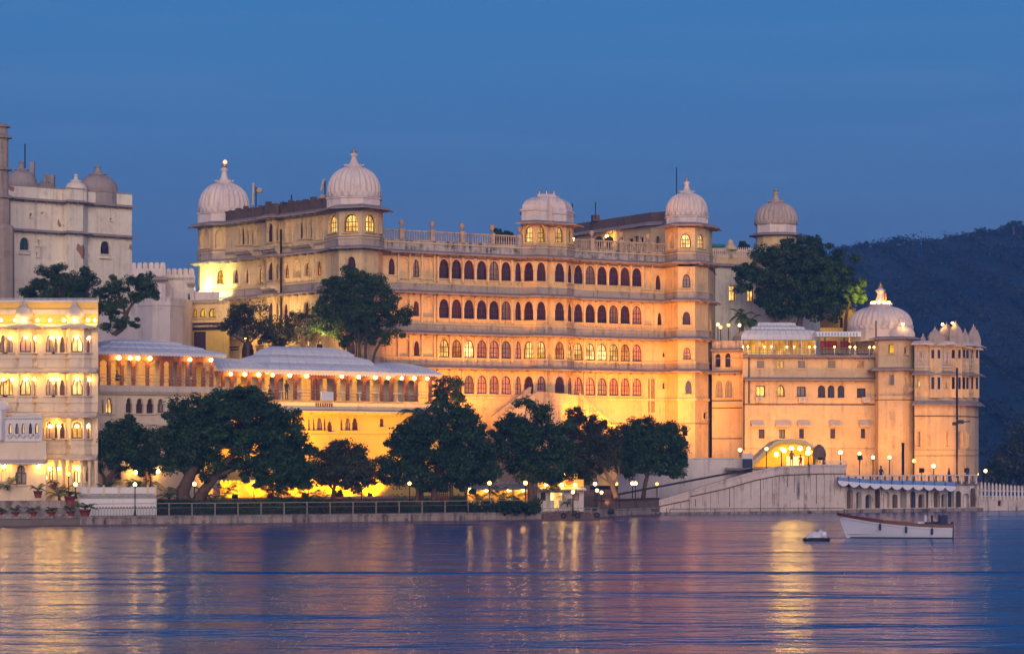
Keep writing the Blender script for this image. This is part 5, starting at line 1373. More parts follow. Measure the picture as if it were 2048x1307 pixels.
for a, b in zip(secs[2:], secs[3:]):
    bo.m('floor', 'deck_wood').face([tr((a[-1][0], a[-1][1] * .62, .25), -1), tr((b[-1][0], b[-1][1] * .62, .25), -1), tr((b[-1][0], b[-1][1] * .62, .25), 1), tr((a[-1][0], a[-1][1] * .62, .25), 1)])
for a, b in zip(secs[:6], secs[1:7]):
    bo.m('foredeck', 'deck_wood').face([tr((a[-1][0], a[-1][1] * .9, a[-1][2] - .03), -1), tr((b[-1][0], b[-1][1] * .9, b[-1][2] - .03), -1), tr((b[-1][0], b[-1][1] * .9, b[-1][2] - .03), 1), tr((a[-1][0], a[-1][1] * .9, a[-1][2] - .03), 1)])
for t in (.42, .58, .72): bo.m('thwart', 'deck_wood', t).box((bx0 + L * t, Yb, .62), (.28, 1.5, .06), rot)
bo.m('waterline_stripe', 'black_rubber')
for sd in (-1,):
    for a, b in zip(secs[1:], secs[2:]):
        f = lambda r: r[2] if True else None
        def atz(r, z):
            v = (z - r[0][2]) / (r[-1][2] - r[0][2]); j = min(7, int(v * 8)); q_ = v * 8 - j
            return tuple(r[j][i] + (r[j + 1][i] - r[j][i]) * q_ for i in range(3))
        p0, p1, p2, p3 = atz(a, .0), atz(b, .0), atz(b, .07), atz(a, .07)
        bo.m('waterline_stripe', 'black_rubber').face([tr((p[0], p[1] + .012, p[2]), sd) for p in (p0, p1, p2, p3)])
for k, (px, mat, w, h) in enumerate(((1846, 'seat_white', .55, .5), (1856, 'navy_cloth', .5, .55), (1874, 'navy_cloth', .42, .62))):
    bo.m('seat', mat, k).box((PX(px, Yb), Yb + .35 * (-1) ** k, .98), (w, .5, .12), rot); bo.m('seat', mat, k).box((PX(px, Yb) + .2, Yb + .35 * (-1) ** k, 1.18), (.12, .5, h), rot)
    bo.m('seat', mat, k).box((PX(px, Yb), Yb + .35 * (-1) ** k, .6), (.2, .3, .7), rot)
mx_ = bx1 + .02
bo.m('outboard_motor', 'navy_cloth').box((mx_ - .42, Yb, 1.16), (.42, .36, .5), rot); bo.m('outboard_motor', 'navy_cloth').box((mx_ - .40, Yb, 1.44), (.34, .3, .08), rot); bo.m('outboard_motor', 'navy_cloth').box((mx_ + .1, Yb, .45), (.16, .16, 1.2), rot)
A = tr(secs[1][-1], -1)
bo.m('mooring_rope', 'post_metal').tube([(A[0], A[1], A[2] + .02), (A[0] - .8, A[1] - .05, .75), (A[0] - 1.7, A[1] - .05, .25), (A[0] - 2.6, A[1], -.05)], .022, 6)
for t in (3, 9, 15): A = tr(secs[t][-1], -1); bo.m('cleat', 'post_metal', t).box((A[0], A[1], A[2] + .09), (.2, .05, .05), rot)
for t in (8, 13, 18):
    A = tr(secs[t][-1], -1); bo.m('fender', 'navy_cloth', t).lathe((A[0], A[1] - .10, A[2] - .62), [(.02, 0), (.075, .06), (.075, .38), (.02, .44)], 8); bo.m('fender', 'navy_cloth', t).beam((A[0], A[1] - .09, A[2] - .2), (A[0], A[1] - .05, A[2]), .02)
for a, b in zip(secs[1:], secs[2:]):
    A, B = tr((a[-1][0], a[-1][1] * .985 + .02, a[-1][2] - .22), -1), tr((b[-1][0], b[-1][1] * .985 + .02, b[-1][2] - .22), -1); bo.m('rubbing_strake', 'seat_white').beam(A, B, .04, .04)
bo.fin()

dg = Bld('dinghy', 'small covered dinghy with black rubber tube floating left of the white boat', 'boat', (PX(1633, 161), 161, 0))
Yd = 161.5; cxd = PX(1633, Yd)
pts_ = [(cxd + .74 * math.cos(a) * (1 if abs(math.cos(a)) < .9 else 1), Yd + .42 * math.sin(a), .08) for a in [2 * math.pi * k / 20 for k in range(21)]]
dg.m('tube', 'black_rubber').tube(pts_, .12, 10)
mb = dg.m('cover', 'seat_white')
grid = []
for i in range(11):
    r_ = []
    for j in range(7):
        u, v = i / 10 * 2 - 1, j / 6 * 2 - 1
        z = .14 + (.42 + .1 * math.sin(i * 2.1) * .5 + .12 * (u > .2)) * max(0, 1 - u ** 4) * max(0, 1 - v ** 4)
        r_.append((cxd + u * .68, Yd + v * .36, z))
    grid.append(mb.add(r_))
for a, b in zip(grid, grid[1:]):
    for j in range(6): mb.f.append((a + j, b + j, b + j + 1, a + j + 1)); mb.sm.append(True)
dg.m('float', 'white_paint').lathe((cxd + .42, Yd - .32, .2), [(.01, 0), (.16, .05), (.2, .2), (.16, .34), (.01, .4)], 12)
dg.fin()

# ------------------------------------------------------------------ lake, land, hill
def water_mat():
    m, t = newmat('lake_water')
    c = N(t, 'ShaderNodeTexCoord')
    def mapped(sx, sy, rz=0):
        mpn = N(t, 'ShaderNodeMapping'); mpn.inputs['Scale'].default_value = (sx, sy, 1); mpn.inputs['Rotation'].default_value = (0, 0, rz)
        link(t, c.outputs['Object'], mpn.inputs[0]); return mpn.outputs[0]
    a = noise(t, 1.0, 3, mapped(.10, .24, .05)); b = noise(t, 1.0, 3, mapped(.70, 1.3, -.08)); d = noise(t, 1.0, 2, mapped(.035, .075, .03))
    h = math2(t, 'ADD', math2(t, 'MULTIPLY', a, 1.0), math2(t, 'MULTIPLY', b, .17)); h = math2(t, 'ADD', h, math2(t, 'MULTIPLY', d, 1.5))
    # the long low wake of a boat that has passed
    sp_ = N(t, 'ShaderNodeSeparateXYZ'); link(t, c.outputs['Object'], sp_.inputs[0])
    wob = noise(t, 1.0, 2, mapped(.035, .0)); yy = math2(t, 'ADD', sp_.outputs[1], math2(t, 'MULTIPLY', wob, 6.0))
    for y0, w, amp in ((123.5, 2.0, .55),):
        q_ = math2(t, 'DIVIDE', math2(t, 'SUBTRACT', yy, y0), w)
        g = math2(t, 'POWER', 2.718, math2(t, 'MULTIPLY', math2(t, 'MULTIPLY', q_, q_), -1.0))
        h = math2(t, 'ADD', h, math2(t, 'MULTIPLY', g, amp))
    p = principled(t, (0.002, 0.062, 0.22), 0.165, h, 1.0, 0.80, 0.5)
    p.inputs['IOR'].default_value = 1.33
    return m
water_mat()
wb = MB(); wb.face([(-3000, -300, 0), (3000, -300, 0), (3000, 4500, 0), (-3000, 4500, 0)])
struct('lake_water', wb, 'lake_water')

SH = [(-120, 1056), (160, 1051), (400, 1048.5), (640, 1046), (860, 1043), (1085, 1039.5), (1200, 1034.5), (1318, 1029)]
shore = [XY(px, CH * F / (py - HZ)) for px, py in SH]
land = MB()
land.prism(shore + [XY(1318, 258), XY(1925, 266), XY(1900, 320), (-110, 320), (-110, shore[0][1])], -1, .52)
struct('shore_ground', land, 'ground_earth')
g2 = MB(); g2.prism([XY(-120, 205), XY(196, 205), XY(300, 208), XY(620, 214), XY(1100, 221), XY(1240, 230), XY(1240, 258), XY(1920, 267), XY(1890, 310), (-100, 310)], .5, 1.6)
struct('garden_terrace', g2, 'ground_earth')
g3 = MB(); g3.prism([XY(190, 244), XY(860, 249.5), XY(1180, 261), XY(1180, 300), (-95, 300), (-95, 275), XY(190, 262)], 1.5, 6.8)
struct('palace_terrace_ground', g3, 'ground_earth')
g4 = MB(); g4.prism([XY(1470, 271), XY(1745, 272), XY(1760, 292), XY(1430, 290)], 6, 15.0)
struct('upper_terrace_ground', g4, 'paving_stone')

emb = Bld('embankment', 'stained stone embankment wall along the waterfront walkway', 'wall', (0, 200, 0))
emb.m('wall', 'embankment_stone').sweep(shore[1:], [(-.5, -.8), (.10, -.8), (.06, .56), (-.5, .56)])
emb.m('coping', 'embankment_stone', 1).sweep(shore[1:], [(-.6, .57), (.14, .57), (.14, .68), (-.6, .68)])
emb.m('plinth', 'dark_parapet').sweep(shore, [(-.2, -.8), (.28, -.8), (.22, .10), (-.2, .10)])
emb.fin()
stp = Bld('landing_steps', 'low stone steps and potted terrace ledge below the hotel', 'steps', (PX(60, 196), 196, 0))
s0 = [XY(-120, 190.5), XY(158, 194.6)]
for k, (o, z) in enumerate(((.0, .28), (-.5, .48), (-1.0, .66), (-1.5, .86))): stp.m('step', 'embankment_stone', k).sweep(s0, [(o - .6, -.6), (o, -.6), (o, z), (o - .6, z)])
stp.m('ledge', 'paving_stone').prism([XY(-120, 193.2), XY(160, 197.2), XY(160, 204), XY(-120, 204)], .4, 1.2)
stp.m('upper_ledge', 'embankment_stone').sweep([XY(-120, 197.5), XY(150, 199.5)], [(-1, .5), (0, .5), (0, 1.75), (-1, 1.75)])
stp.fin()
mt = Bld('marble_terrace', 'white marble terrace wall with panelled railing beside the hotel', 'terrace', (PX(235, 199), 199, .5))
M0, M1 = XY(158, 199), XY(313, 199.5)
mt.m('wall', 'white_marble').sweep([XY(157.5, 203), M0, M1, XY(314, 206)], [(-.3, .5), (0, .5), (0, PZ(988, 199)), (-.3, PZ(988, 199))])
mt.m('terrace_floor', 'paving_stone').prism([M0, M1, XY(314, 206), XY(157, 206)], 1.9, PZ(988.5, 199))
for a, b in ((160, 176), (179, 206), (209, 236), (239, 294), (297, 311)):
    A, B = along(M0, M1, a, -.1), along(M0, M1, b, -.1)
    mt.m('railing_panel', 'white_marble', a).beam((*A, PZ(981, 199)), (*B, PZ(981, 199)), .08, .42)
    mt.m('railing_panel', 'white_marble', a).beam((*A, PZ(974.5, 199)), (*B, PZ(974.5, 199)), .1, .07)
for px in (177.5, 207.5, 237.5, 295.5, 312): p = along(M0, M1, px, -.08); mt.m('railing_post', 'palace_plaster', px).box((p[0], p[1], PZ(979, 199)), (.14, .14, .75))
mt.fin()

# railing with posts along the walkway
rl = Bld('railing', 'long dark metal railing with spear bars along the waterfront walkway', 'railing', (0, 200, .5))
inner = [(x, y + .5) for x, y in shore]
def at_px(path, px):
    for A, B in zip(path, path[1:]):
        if pxof(A) <= px <= pxof(B): return along(A, B, px), math.atan2(B[1] - A[1], B[0] - A[0])
    return path[-1], 0
pxs = list(range(182, 1086, 3))
for a, b in zip(range(180, 1080, 30), range(210, 1110, 30)):
    b = min(b, 1084); A, _ = at_px(inner, a); B, _ = at_px(inner, b)
    for z in (1.62, 1.28, .72): rl.m('rail', 'rail_metal' if z != 1.62 else 'post_metal', z).beam((*A, z), (*B, z), .05)
for i, px in enumerate(pxs):
    p, a = at_px(inner, px); rl.m('railing_bars', 'black_iron').box((p[0], p[1], .98), (.024, .024, .62), a)
    if i % 2 == 0: rl.m('railing_bars', 'black_iron').lathe((p[0], p[1], 1.30), [(.045, 0), (.05, .05), (.01, .12)], 5)
for px in list(range(338, 1086, 46)): p, a = at_px(inner, px); rl.m('railing_post', 'post_metal', px).box((p[0], p[1], 1.08), (.07, .07, 1.14), a)
rl.fin()
hd = Bld('hedge', 'dark clipped hedge beside the white marble terrace', 'hedge', (PX(350, 203), 203, .5))
def leaves(mb, cents, rads, n, size, rs, flat_=.35):
    """scatter leaf-sized faces through clumps"""
    c = np.asarray(cents); r = np.asarray(rads)
    idx = rs.integers(0, len(c), n)
    d = rs.normal(size=(n, 3)); d /= np.linalg.norm(d, axis=1)[:, None]
    rad = rs.random(n) ** .5
    pos = c[idx] + d * (r[idx] * rad[:, None])
    nrm = d + rs.normal(size=(n, 3)) * .55 + np.array([0, -.15, .35]); nrm /= np.linalg.norm(nrm, axis=1)[:, None]
    a = np.cross(nrm, rs.normal(size=(n, 3))); a /= np.linalg.norm(a, axis=1)[:, None]
    b = np.cross(nrm, a)
    s = size * (.6 + .8 * rs.random(n))[:, None]
    v = np.stack([pos - a * s, pos + b * s * .45, pos + a * s, pos - b * s * .45], 1).reshape(-1, 3)
    i0 = len(mb.v)
    mb.v.extend(map(tuple, v.tolist()))
    mb.f.extend([(i0 + 4 * k, i0 + 4 * k + 1, i0 + 4 * k + 2, i0 + 4 * k + 3) for k in range(n)]); mb.sm.extend([False] * n)
cents = [(x, y, z) for x in np.linspace(PX(318, 203), PX(385, 203), 22) for y in (202.6, 203.2) for z in (.75, 1.2, 1.55)]
leaves(hd.m('foliage', 'leaf_ficus'), cents, [(.28, .3, .26)] * len(cents), 4200, .10, RNG)
hd.m('stems', 'bark').box((PX(351, 203), 203, .9), (2.4, .5, .8)); hd.fin()

# the far hill with its scrub
hs = np.random.default_rng(3)
HP_ = [(1300, 560), (1400, 545), (1500, 528), (1620, 512), (1660, 505), (1700, 496), (1760, 490), (1800, 482), (1850, 488), (1900, 478), (1950, 470), (2000, 462), (2048, 455), (2110, 446), (2300, 420)]
def hz_at(px): return float(np.interp(px, [p[0] for p in HP_], [p[1] for p in HP_]))
hb = MB(); HYr, NX, NY = 900.0, 90, 40
rows = []
for j in range(NY + 1):
    t = j / NY; Y = 520 + (HYr - 520) * t
    r_ = []
    for i in range(NX + 1):
        px = 1150 + (2420 - 1150) * i / NX
        ztop = PZ(hz_at(px), HYr)
        z = ztop * t ** 1.15 + 4 * math.sin(px * .021 + t * 7) * t * (1 - t) + .5 * math.sin(px * .11) * t + 2.2 * math.sin(px * .05 - t * 13) * t * (1 - t)
        r_.append((PX(px, HYr) + 6 * math.sin(t * 9 + i), Y, z - .5 if j else -3))
    rows.append(hb.add(r_))
for a, b in zip(rows, rows[1:]):
    for i in range(NX): hb.f.append((a + i, a + i + 1, b + i + 1, b + i)); hb.sm.append(True)
tail = [(x, 1400, z * .2 - 5) for x, _, z in [hb.v[rows[-1] + i] for i in range(NX + 1)]]
k0 = hb.add(tail)
for i in range(NX): hb.f.append((rows[-1] + i, rows[-1] + i + 1, k0 + i + 1, k0 + i)); hb.sm.append(True)
struct('hill', hb, 'leaf_hill')
sc = MB(); cents = []; rads = []
for k in range(3600):
    px = hs.uniform(1380, 2120); t = hs.random() ** .6
    i = (px - 1150) / (2420 - 1150) * NX; j = t * NY
    v = hb.v[rows[min(NY, int(j))] + int(i)]
    fx = hs.uniform(-5, 5)
    rr = hs.uniform(.6, 2.0) * (.9 if t > .9 else 1.3) * (1.9 if hs.random() < .05 else 1)
    cents.append((v[0] + fx, v[1] - 2 + hs.uniform(-4, 4), v[2] + rr * .1)); rads.append((rr * 1.2, rr * 1.2, rr))
for k in range(300):        # bushes standing up along the crest
    px = hs.uniform(1640, 2120); i = (px - 1150) / (2420 - 1150) * NX; v = hb.v[rows[NY] + int(i)]; rr = hs.uniform(.6, 1.9) * (1.5 if hs.random() < .15 else 1)
    cents.append((PX(px, HYr), HYr + hs.uniform(-6, 1), v[2] + rr * .45)); rads.append((rr * 1.1, rr, rr))
leaves(sc, cents, rads, 76000, .55, hs)
struct('hillside_scrub', sc, 'leaf_hill', 'stuff')
# a dark wooded spur closer in at the right edge
sp2 = MB(); cents = []; rads = []
for k in range(700):
    px = hs.uniform(1965, 2620); top = np.interp(px, [1950, 1985, 2010, 2035, 2060, 2130, 2400, 2620], [968, 925, 893, 862, 838, 815, 800, 830])
    py = hs.uniform(top, 978); cents.append(W3(px, py, 380 + hs.uniform(-8, 8))); rr = hs.uniform(.8, 1.7); rads.append((rr, rr, rr))
leaves(sp2, cents, rads, 48000, .3, hs)
far_bank = MB(); far_bank.prism([XY(1960, 368), XY(2700, 360), XY(2700, 520), XY(1960, 520)], -1, .6); struct('far_shore_ground', far_bank, 'ground_earth')
struct('lakeside_wood', sp2, 'leaf_brown', 'stuff')

# ------------------------------------------------------------------ trees
def tree(label, base, Y, lobes, trunks, n, leaf='leaf_mango', bark='bark', size=.17, clump=.30, nclump=None, name='tree', cat='tree', dens=1.5, seed=0, group=None, hollow=.5):
    """lobes: (px, py, rx px, ry px[, dy]); trunks: list of [(px, py, radius m, dy)...]"""
    rs = np.random.default_rng(seed + int(base[0] * 7))
    b = Bld(name, label, cat, W3(base[0], base[1], Y), group)
    k = Y / F
    cents, rads = [], []
    tot = sum(l[2] * l[3] for l in lobes)
    for l in lobes:
        px, py, rx, ry = l[:4]; dy = l[4] if len(l) > 4 else 0
        c = np.array(W3(px, py, Y + dy)); rx, ry = rx * 1.08, ry * 1.08; r = np.array([rx * k, min(rx, ry * 1.3) * k * .9, ry * k]); 
        m = max(5, int((nclump or 90) * l[2] * l[3] / tot))
        d = rs.normal(size=(m, 3)); d /= np.linalg.norm(d, axis=1)[:, None]
        rad = (hollow + (1 - hollow) * rs.random(m)) 
        rad[rs.random(m) < .10] *= 1.13
        cr = clump * (.55 + .8 * rs.random(m))
        P = c + d * (r * rad[:, None]) 
        cents += P.tolist(); s_ = min(1.0, (r.min() / 1.6))
        rads += [(q * 1.25 * s_ * 2, q * 1.25 * s_ * 2, q * .9 * s_ * 2) for q in cr]
    leaves(b.m('crown', leaf), cents, rads, int(n * dens * (1.75 if size < .2 else 1)), size * (.74 if size < .2 else 1), rs)
    tb = b.m('trunk', bark)
    for tr_ in trunks:
        pts = [W3(p[0], p[1], Y + (p[3] if len(p) > 3 else 0)) for p in tr_]
        # a smooth bent limb
        P = [Vector(p) for p in pts]; R_ = [p[2] for p in tr_]
        Q, RR = [], []
        for i in range(len(P) - 1):
            p0, p1, p2, p3 = P[max(i - 1, 0)], P[i], P[i + 1], P[min(i + 2, len(P) - 1)]
            for s_ in range(4):
                t = s_ / 4
                Q.append(.5 * ((2 * p1) + (-p0 + p2) * t + (2 * p0 - 5 * p1 + 4 * p2 - p3) * t * t + (-p0 + 3 * p1 - 3 * p2 + p3) * t ** 3)); RR.append(R_[i] + (R_[i + 1] - R_[i]) * t)
        Q.append(P[-1]); RR.append(R_[-1])
        tb.tube(Q, RR, 9)
    for c in cents[::max(1, len(cents) // 26)]:      # twigs reaching the clumps
        src = min((Vector(W3(p[0], p[1], Y)) for tr_ in trunks for p in tr_[1:]), key=lambda q_: (q_ - Vector(c)).length)
        mid = (src + Vector(c)) / 2 + Vector((0, 0, .2)); tb.tube([src, mid, Vector(c)], [.07, .045, .02], 5)
    return b.fin()

# back row
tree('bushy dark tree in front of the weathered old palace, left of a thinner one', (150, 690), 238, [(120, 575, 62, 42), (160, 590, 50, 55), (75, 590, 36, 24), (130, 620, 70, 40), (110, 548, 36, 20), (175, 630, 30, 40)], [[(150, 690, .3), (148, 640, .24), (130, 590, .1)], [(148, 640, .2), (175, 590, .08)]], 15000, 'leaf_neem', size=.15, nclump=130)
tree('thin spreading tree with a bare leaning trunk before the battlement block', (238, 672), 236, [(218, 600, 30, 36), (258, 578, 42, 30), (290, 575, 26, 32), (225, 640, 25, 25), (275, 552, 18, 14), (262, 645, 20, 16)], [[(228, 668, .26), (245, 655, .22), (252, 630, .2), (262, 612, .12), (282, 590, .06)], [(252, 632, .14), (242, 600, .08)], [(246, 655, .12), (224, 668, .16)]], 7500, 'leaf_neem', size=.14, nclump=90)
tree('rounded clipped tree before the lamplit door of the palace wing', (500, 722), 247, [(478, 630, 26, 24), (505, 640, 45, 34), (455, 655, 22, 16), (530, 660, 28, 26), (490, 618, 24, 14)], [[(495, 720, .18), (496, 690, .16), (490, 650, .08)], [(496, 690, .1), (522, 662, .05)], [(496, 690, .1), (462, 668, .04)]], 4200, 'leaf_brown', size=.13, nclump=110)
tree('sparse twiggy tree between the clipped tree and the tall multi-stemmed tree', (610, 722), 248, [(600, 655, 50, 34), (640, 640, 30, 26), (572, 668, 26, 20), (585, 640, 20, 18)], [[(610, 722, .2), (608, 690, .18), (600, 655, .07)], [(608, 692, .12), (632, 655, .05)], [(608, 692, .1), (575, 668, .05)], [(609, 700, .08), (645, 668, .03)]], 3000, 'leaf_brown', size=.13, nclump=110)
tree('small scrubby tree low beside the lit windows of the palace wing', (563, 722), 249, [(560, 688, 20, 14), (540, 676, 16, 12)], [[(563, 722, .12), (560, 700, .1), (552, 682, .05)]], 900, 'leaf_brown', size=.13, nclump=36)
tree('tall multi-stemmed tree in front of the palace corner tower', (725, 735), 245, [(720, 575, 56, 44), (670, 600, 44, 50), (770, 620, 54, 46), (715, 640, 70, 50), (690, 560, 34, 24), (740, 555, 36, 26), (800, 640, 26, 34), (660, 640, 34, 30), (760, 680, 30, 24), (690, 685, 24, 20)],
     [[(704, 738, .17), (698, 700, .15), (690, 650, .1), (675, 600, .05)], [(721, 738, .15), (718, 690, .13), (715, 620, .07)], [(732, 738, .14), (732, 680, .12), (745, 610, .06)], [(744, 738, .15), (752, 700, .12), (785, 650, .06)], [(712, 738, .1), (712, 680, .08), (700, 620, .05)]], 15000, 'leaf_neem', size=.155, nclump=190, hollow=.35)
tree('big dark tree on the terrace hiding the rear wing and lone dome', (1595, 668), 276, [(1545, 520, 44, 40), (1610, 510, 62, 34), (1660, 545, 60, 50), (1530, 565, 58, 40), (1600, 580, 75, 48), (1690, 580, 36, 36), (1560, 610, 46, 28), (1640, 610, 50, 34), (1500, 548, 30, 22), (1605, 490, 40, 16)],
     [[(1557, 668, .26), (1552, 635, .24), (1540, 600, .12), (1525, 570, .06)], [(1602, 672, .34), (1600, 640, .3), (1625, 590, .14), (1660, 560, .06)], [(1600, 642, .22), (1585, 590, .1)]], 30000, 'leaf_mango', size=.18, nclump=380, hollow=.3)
tree('leafy yellow-lit branch end of a tree close to the glowing dome finial', (1690, 668), 273.5, [(1722, 580, 14, 24, -1), (1712, 592, 16, 14, -1), (1700, 585, 14, 16, -.5)], [[(1690, 672, .2), (1692, 635, .17), (1700, 605, .1), (1716, 585, .04)]], 2600, 'leaf_palm', size=.16, nclump=46)  # lighter leaf colour makes up for weak lamplight on this branch
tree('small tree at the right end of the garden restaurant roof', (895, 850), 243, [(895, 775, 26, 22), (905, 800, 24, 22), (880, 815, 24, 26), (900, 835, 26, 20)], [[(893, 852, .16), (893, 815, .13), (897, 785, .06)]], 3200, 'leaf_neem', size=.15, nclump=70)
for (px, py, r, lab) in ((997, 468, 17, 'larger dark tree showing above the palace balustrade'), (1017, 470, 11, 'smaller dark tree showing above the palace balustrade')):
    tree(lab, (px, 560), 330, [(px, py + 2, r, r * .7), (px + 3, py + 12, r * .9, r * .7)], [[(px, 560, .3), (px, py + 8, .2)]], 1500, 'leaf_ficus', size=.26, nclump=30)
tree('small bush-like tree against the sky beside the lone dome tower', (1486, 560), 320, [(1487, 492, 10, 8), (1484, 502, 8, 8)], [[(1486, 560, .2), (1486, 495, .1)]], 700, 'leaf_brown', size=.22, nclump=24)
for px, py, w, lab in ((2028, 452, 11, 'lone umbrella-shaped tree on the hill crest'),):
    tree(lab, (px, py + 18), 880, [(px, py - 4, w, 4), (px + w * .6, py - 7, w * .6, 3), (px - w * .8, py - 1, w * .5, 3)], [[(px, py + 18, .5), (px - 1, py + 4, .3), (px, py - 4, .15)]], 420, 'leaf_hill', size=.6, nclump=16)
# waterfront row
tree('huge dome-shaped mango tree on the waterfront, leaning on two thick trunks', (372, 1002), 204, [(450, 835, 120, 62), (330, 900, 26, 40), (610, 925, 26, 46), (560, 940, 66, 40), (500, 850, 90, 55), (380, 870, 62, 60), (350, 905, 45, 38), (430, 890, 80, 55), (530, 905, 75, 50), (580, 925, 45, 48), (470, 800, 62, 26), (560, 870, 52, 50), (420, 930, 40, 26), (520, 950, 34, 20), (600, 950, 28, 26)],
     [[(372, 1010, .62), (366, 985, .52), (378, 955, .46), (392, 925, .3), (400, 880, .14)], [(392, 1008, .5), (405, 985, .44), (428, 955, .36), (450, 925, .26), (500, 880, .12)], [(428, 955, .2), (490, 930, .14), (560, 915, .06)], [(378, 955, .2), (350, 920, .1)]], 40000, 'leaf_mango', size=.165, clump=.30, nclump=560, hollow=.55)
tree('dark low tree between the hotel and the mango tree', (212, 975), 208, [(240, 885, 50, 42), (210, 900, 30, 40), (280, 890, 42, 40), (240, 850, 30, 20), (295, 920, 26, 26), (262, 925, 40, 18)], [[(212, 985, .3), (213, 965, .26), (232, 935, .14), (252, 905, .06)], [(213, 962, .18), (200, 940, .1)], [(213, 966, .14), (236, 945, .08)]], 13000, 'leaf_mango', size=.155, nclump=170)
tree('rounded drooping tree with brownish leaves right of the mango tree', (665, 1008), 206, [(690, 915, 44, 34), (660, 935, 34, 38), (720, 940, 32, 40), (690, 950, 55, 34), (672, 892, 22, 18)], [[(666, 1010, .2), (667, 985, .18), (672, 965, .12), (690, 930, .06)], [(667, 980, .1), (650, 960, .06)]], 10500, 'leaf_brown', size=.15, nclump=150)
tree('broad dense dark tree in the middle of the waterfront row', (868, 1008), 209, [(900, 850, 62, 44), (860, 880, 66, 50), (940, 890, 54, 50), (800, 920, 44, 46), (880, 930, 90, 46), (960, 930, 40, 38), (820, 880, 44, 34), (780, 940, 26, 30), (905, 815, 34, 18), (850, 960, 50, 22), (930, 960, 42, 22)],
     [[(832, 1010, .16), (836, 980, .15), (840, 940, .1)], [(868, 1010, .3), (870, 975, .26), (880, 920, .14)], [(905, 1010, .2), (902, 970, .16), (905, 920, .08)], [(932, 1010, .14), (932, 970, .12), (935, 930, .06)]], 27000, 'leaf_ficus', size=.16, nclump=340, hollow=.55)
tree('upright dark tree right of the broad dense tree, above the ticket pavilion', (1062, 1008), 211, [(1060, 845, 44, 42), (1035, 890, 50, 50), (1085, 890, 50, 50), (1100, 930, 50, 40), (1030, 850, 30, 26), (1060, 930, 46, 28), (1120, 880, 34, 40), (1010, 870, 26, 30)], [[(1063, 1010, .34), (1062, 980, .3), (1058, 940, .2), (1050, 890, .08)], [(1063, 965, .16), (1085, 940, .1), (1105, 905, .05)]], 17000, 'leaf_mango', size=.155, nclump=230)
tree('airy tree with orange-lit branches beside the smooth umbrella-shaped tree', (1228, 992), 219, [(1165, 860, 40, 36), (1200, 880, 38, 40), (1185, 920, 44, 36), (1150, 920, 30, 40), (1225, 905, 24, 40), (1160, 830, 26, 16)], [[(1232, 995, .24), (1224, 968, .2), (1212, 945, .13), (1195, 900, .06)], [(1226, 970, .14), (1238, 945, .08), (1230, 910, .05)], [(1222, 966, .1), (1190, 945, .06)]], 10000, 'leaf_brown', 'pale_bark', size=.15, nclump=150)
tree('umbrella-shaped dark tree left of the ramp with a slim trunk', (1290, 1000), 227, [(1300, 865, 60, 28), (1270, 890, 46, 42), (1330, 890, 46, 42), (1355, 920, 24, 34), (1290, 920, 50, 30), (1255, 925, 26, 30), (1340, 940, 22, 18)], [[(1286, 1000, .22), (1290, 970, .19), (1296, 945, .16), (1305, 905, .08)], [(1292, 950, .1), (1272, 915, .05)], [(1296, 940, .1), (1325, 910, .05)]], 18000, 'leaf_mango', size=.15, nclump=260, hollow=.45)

# ------------------------------------------------------------------ palms and potted plants
def frond(mb, o, az, L, rise, droop, n=9, w=.05):
    ca, sa = math.cos(az), math.sin(az)
    P = []
    for k in range(n + 1):
        t = k / n; r = L * (t - .25 * droop * t * t); z = rise * L * t - droop * L * t * t
        P.append(Vector((o[0] + ca * r, o[1] + sa * r, o[2] + z)))
    side = Vector((-sa, ca, 0))
    for k in range(n):
        a, b = P[k], P[k + 1]; t = (k + .5) / n
        mb.face([a - side * .012, a + side * .012, b + side * .008, b - side * .008])
        ll = L * .34 * math.sin(math.pi * min(1, .18 + t * .8)) + .02
        for sd in (-1, 1):
            for q_ in (0, .5):
                m0 = a.lerp(b, q_); fw = (b - a).normalized()
                tip = m0 + side * sd * ll * .8 + fw * ll * .55 - Vector((0, 0, ll * .35))
                mb.face([m0, m0 + fw * w, tip])
def palm_mesh(seed, nf, L, trunk_h, rise=.75, droop=.8, leafm='leaf_palm'):
    r_ = random.Random(seed); mb = MB(); tk = MB()
    for k in range(nf):
        frond(mb, (0, 0, trunk_h), 2 * math.pi * k / nf + r_.uniform(-.3, .3), L * r_.uniform(.75, 1.15), rise * r_.uniform(.5, 1.5), droop * r_.uniform(.7, 1.2))
    pts = [(0, 0, 0), (.02, 0, trunk_h * .5), (0, 0, trunk_h)]
    tk.tube(pts, [.06 * L + .03, .05 * L + .02, .05 * L + .02], 8)
    return mb.mesh('fronds', leafm), tk.mesh('stem', 'bark')
POT = MB(); POT.lathe((0, 0, 0), [(.2, 0), (.31, .42), (.34, .42), (.34, .5), (.27, .5), (.25, .44), (.01, .43)], 18)
pot_me = POT.mesh('pot', 'red_clay')
potp = [palm_mesh(s, 10, .85, .18) for s in (1, 2, 3)]
def potted(px, py, Y, sc, label, v):
    e = empty('potted_palm', (PX(px, Y), Y, PZ(py, Y)), label, 'potted plant', 'red-potted palms on the waterfront')
    e.scale = (sc, sc, sc)
    put('pot', pot_me, e); f_ = put('fronds', potp[v][0], e, (0, 0, .4), px * .7); put('stem', potp[v][1], e, (0, 0, .4))
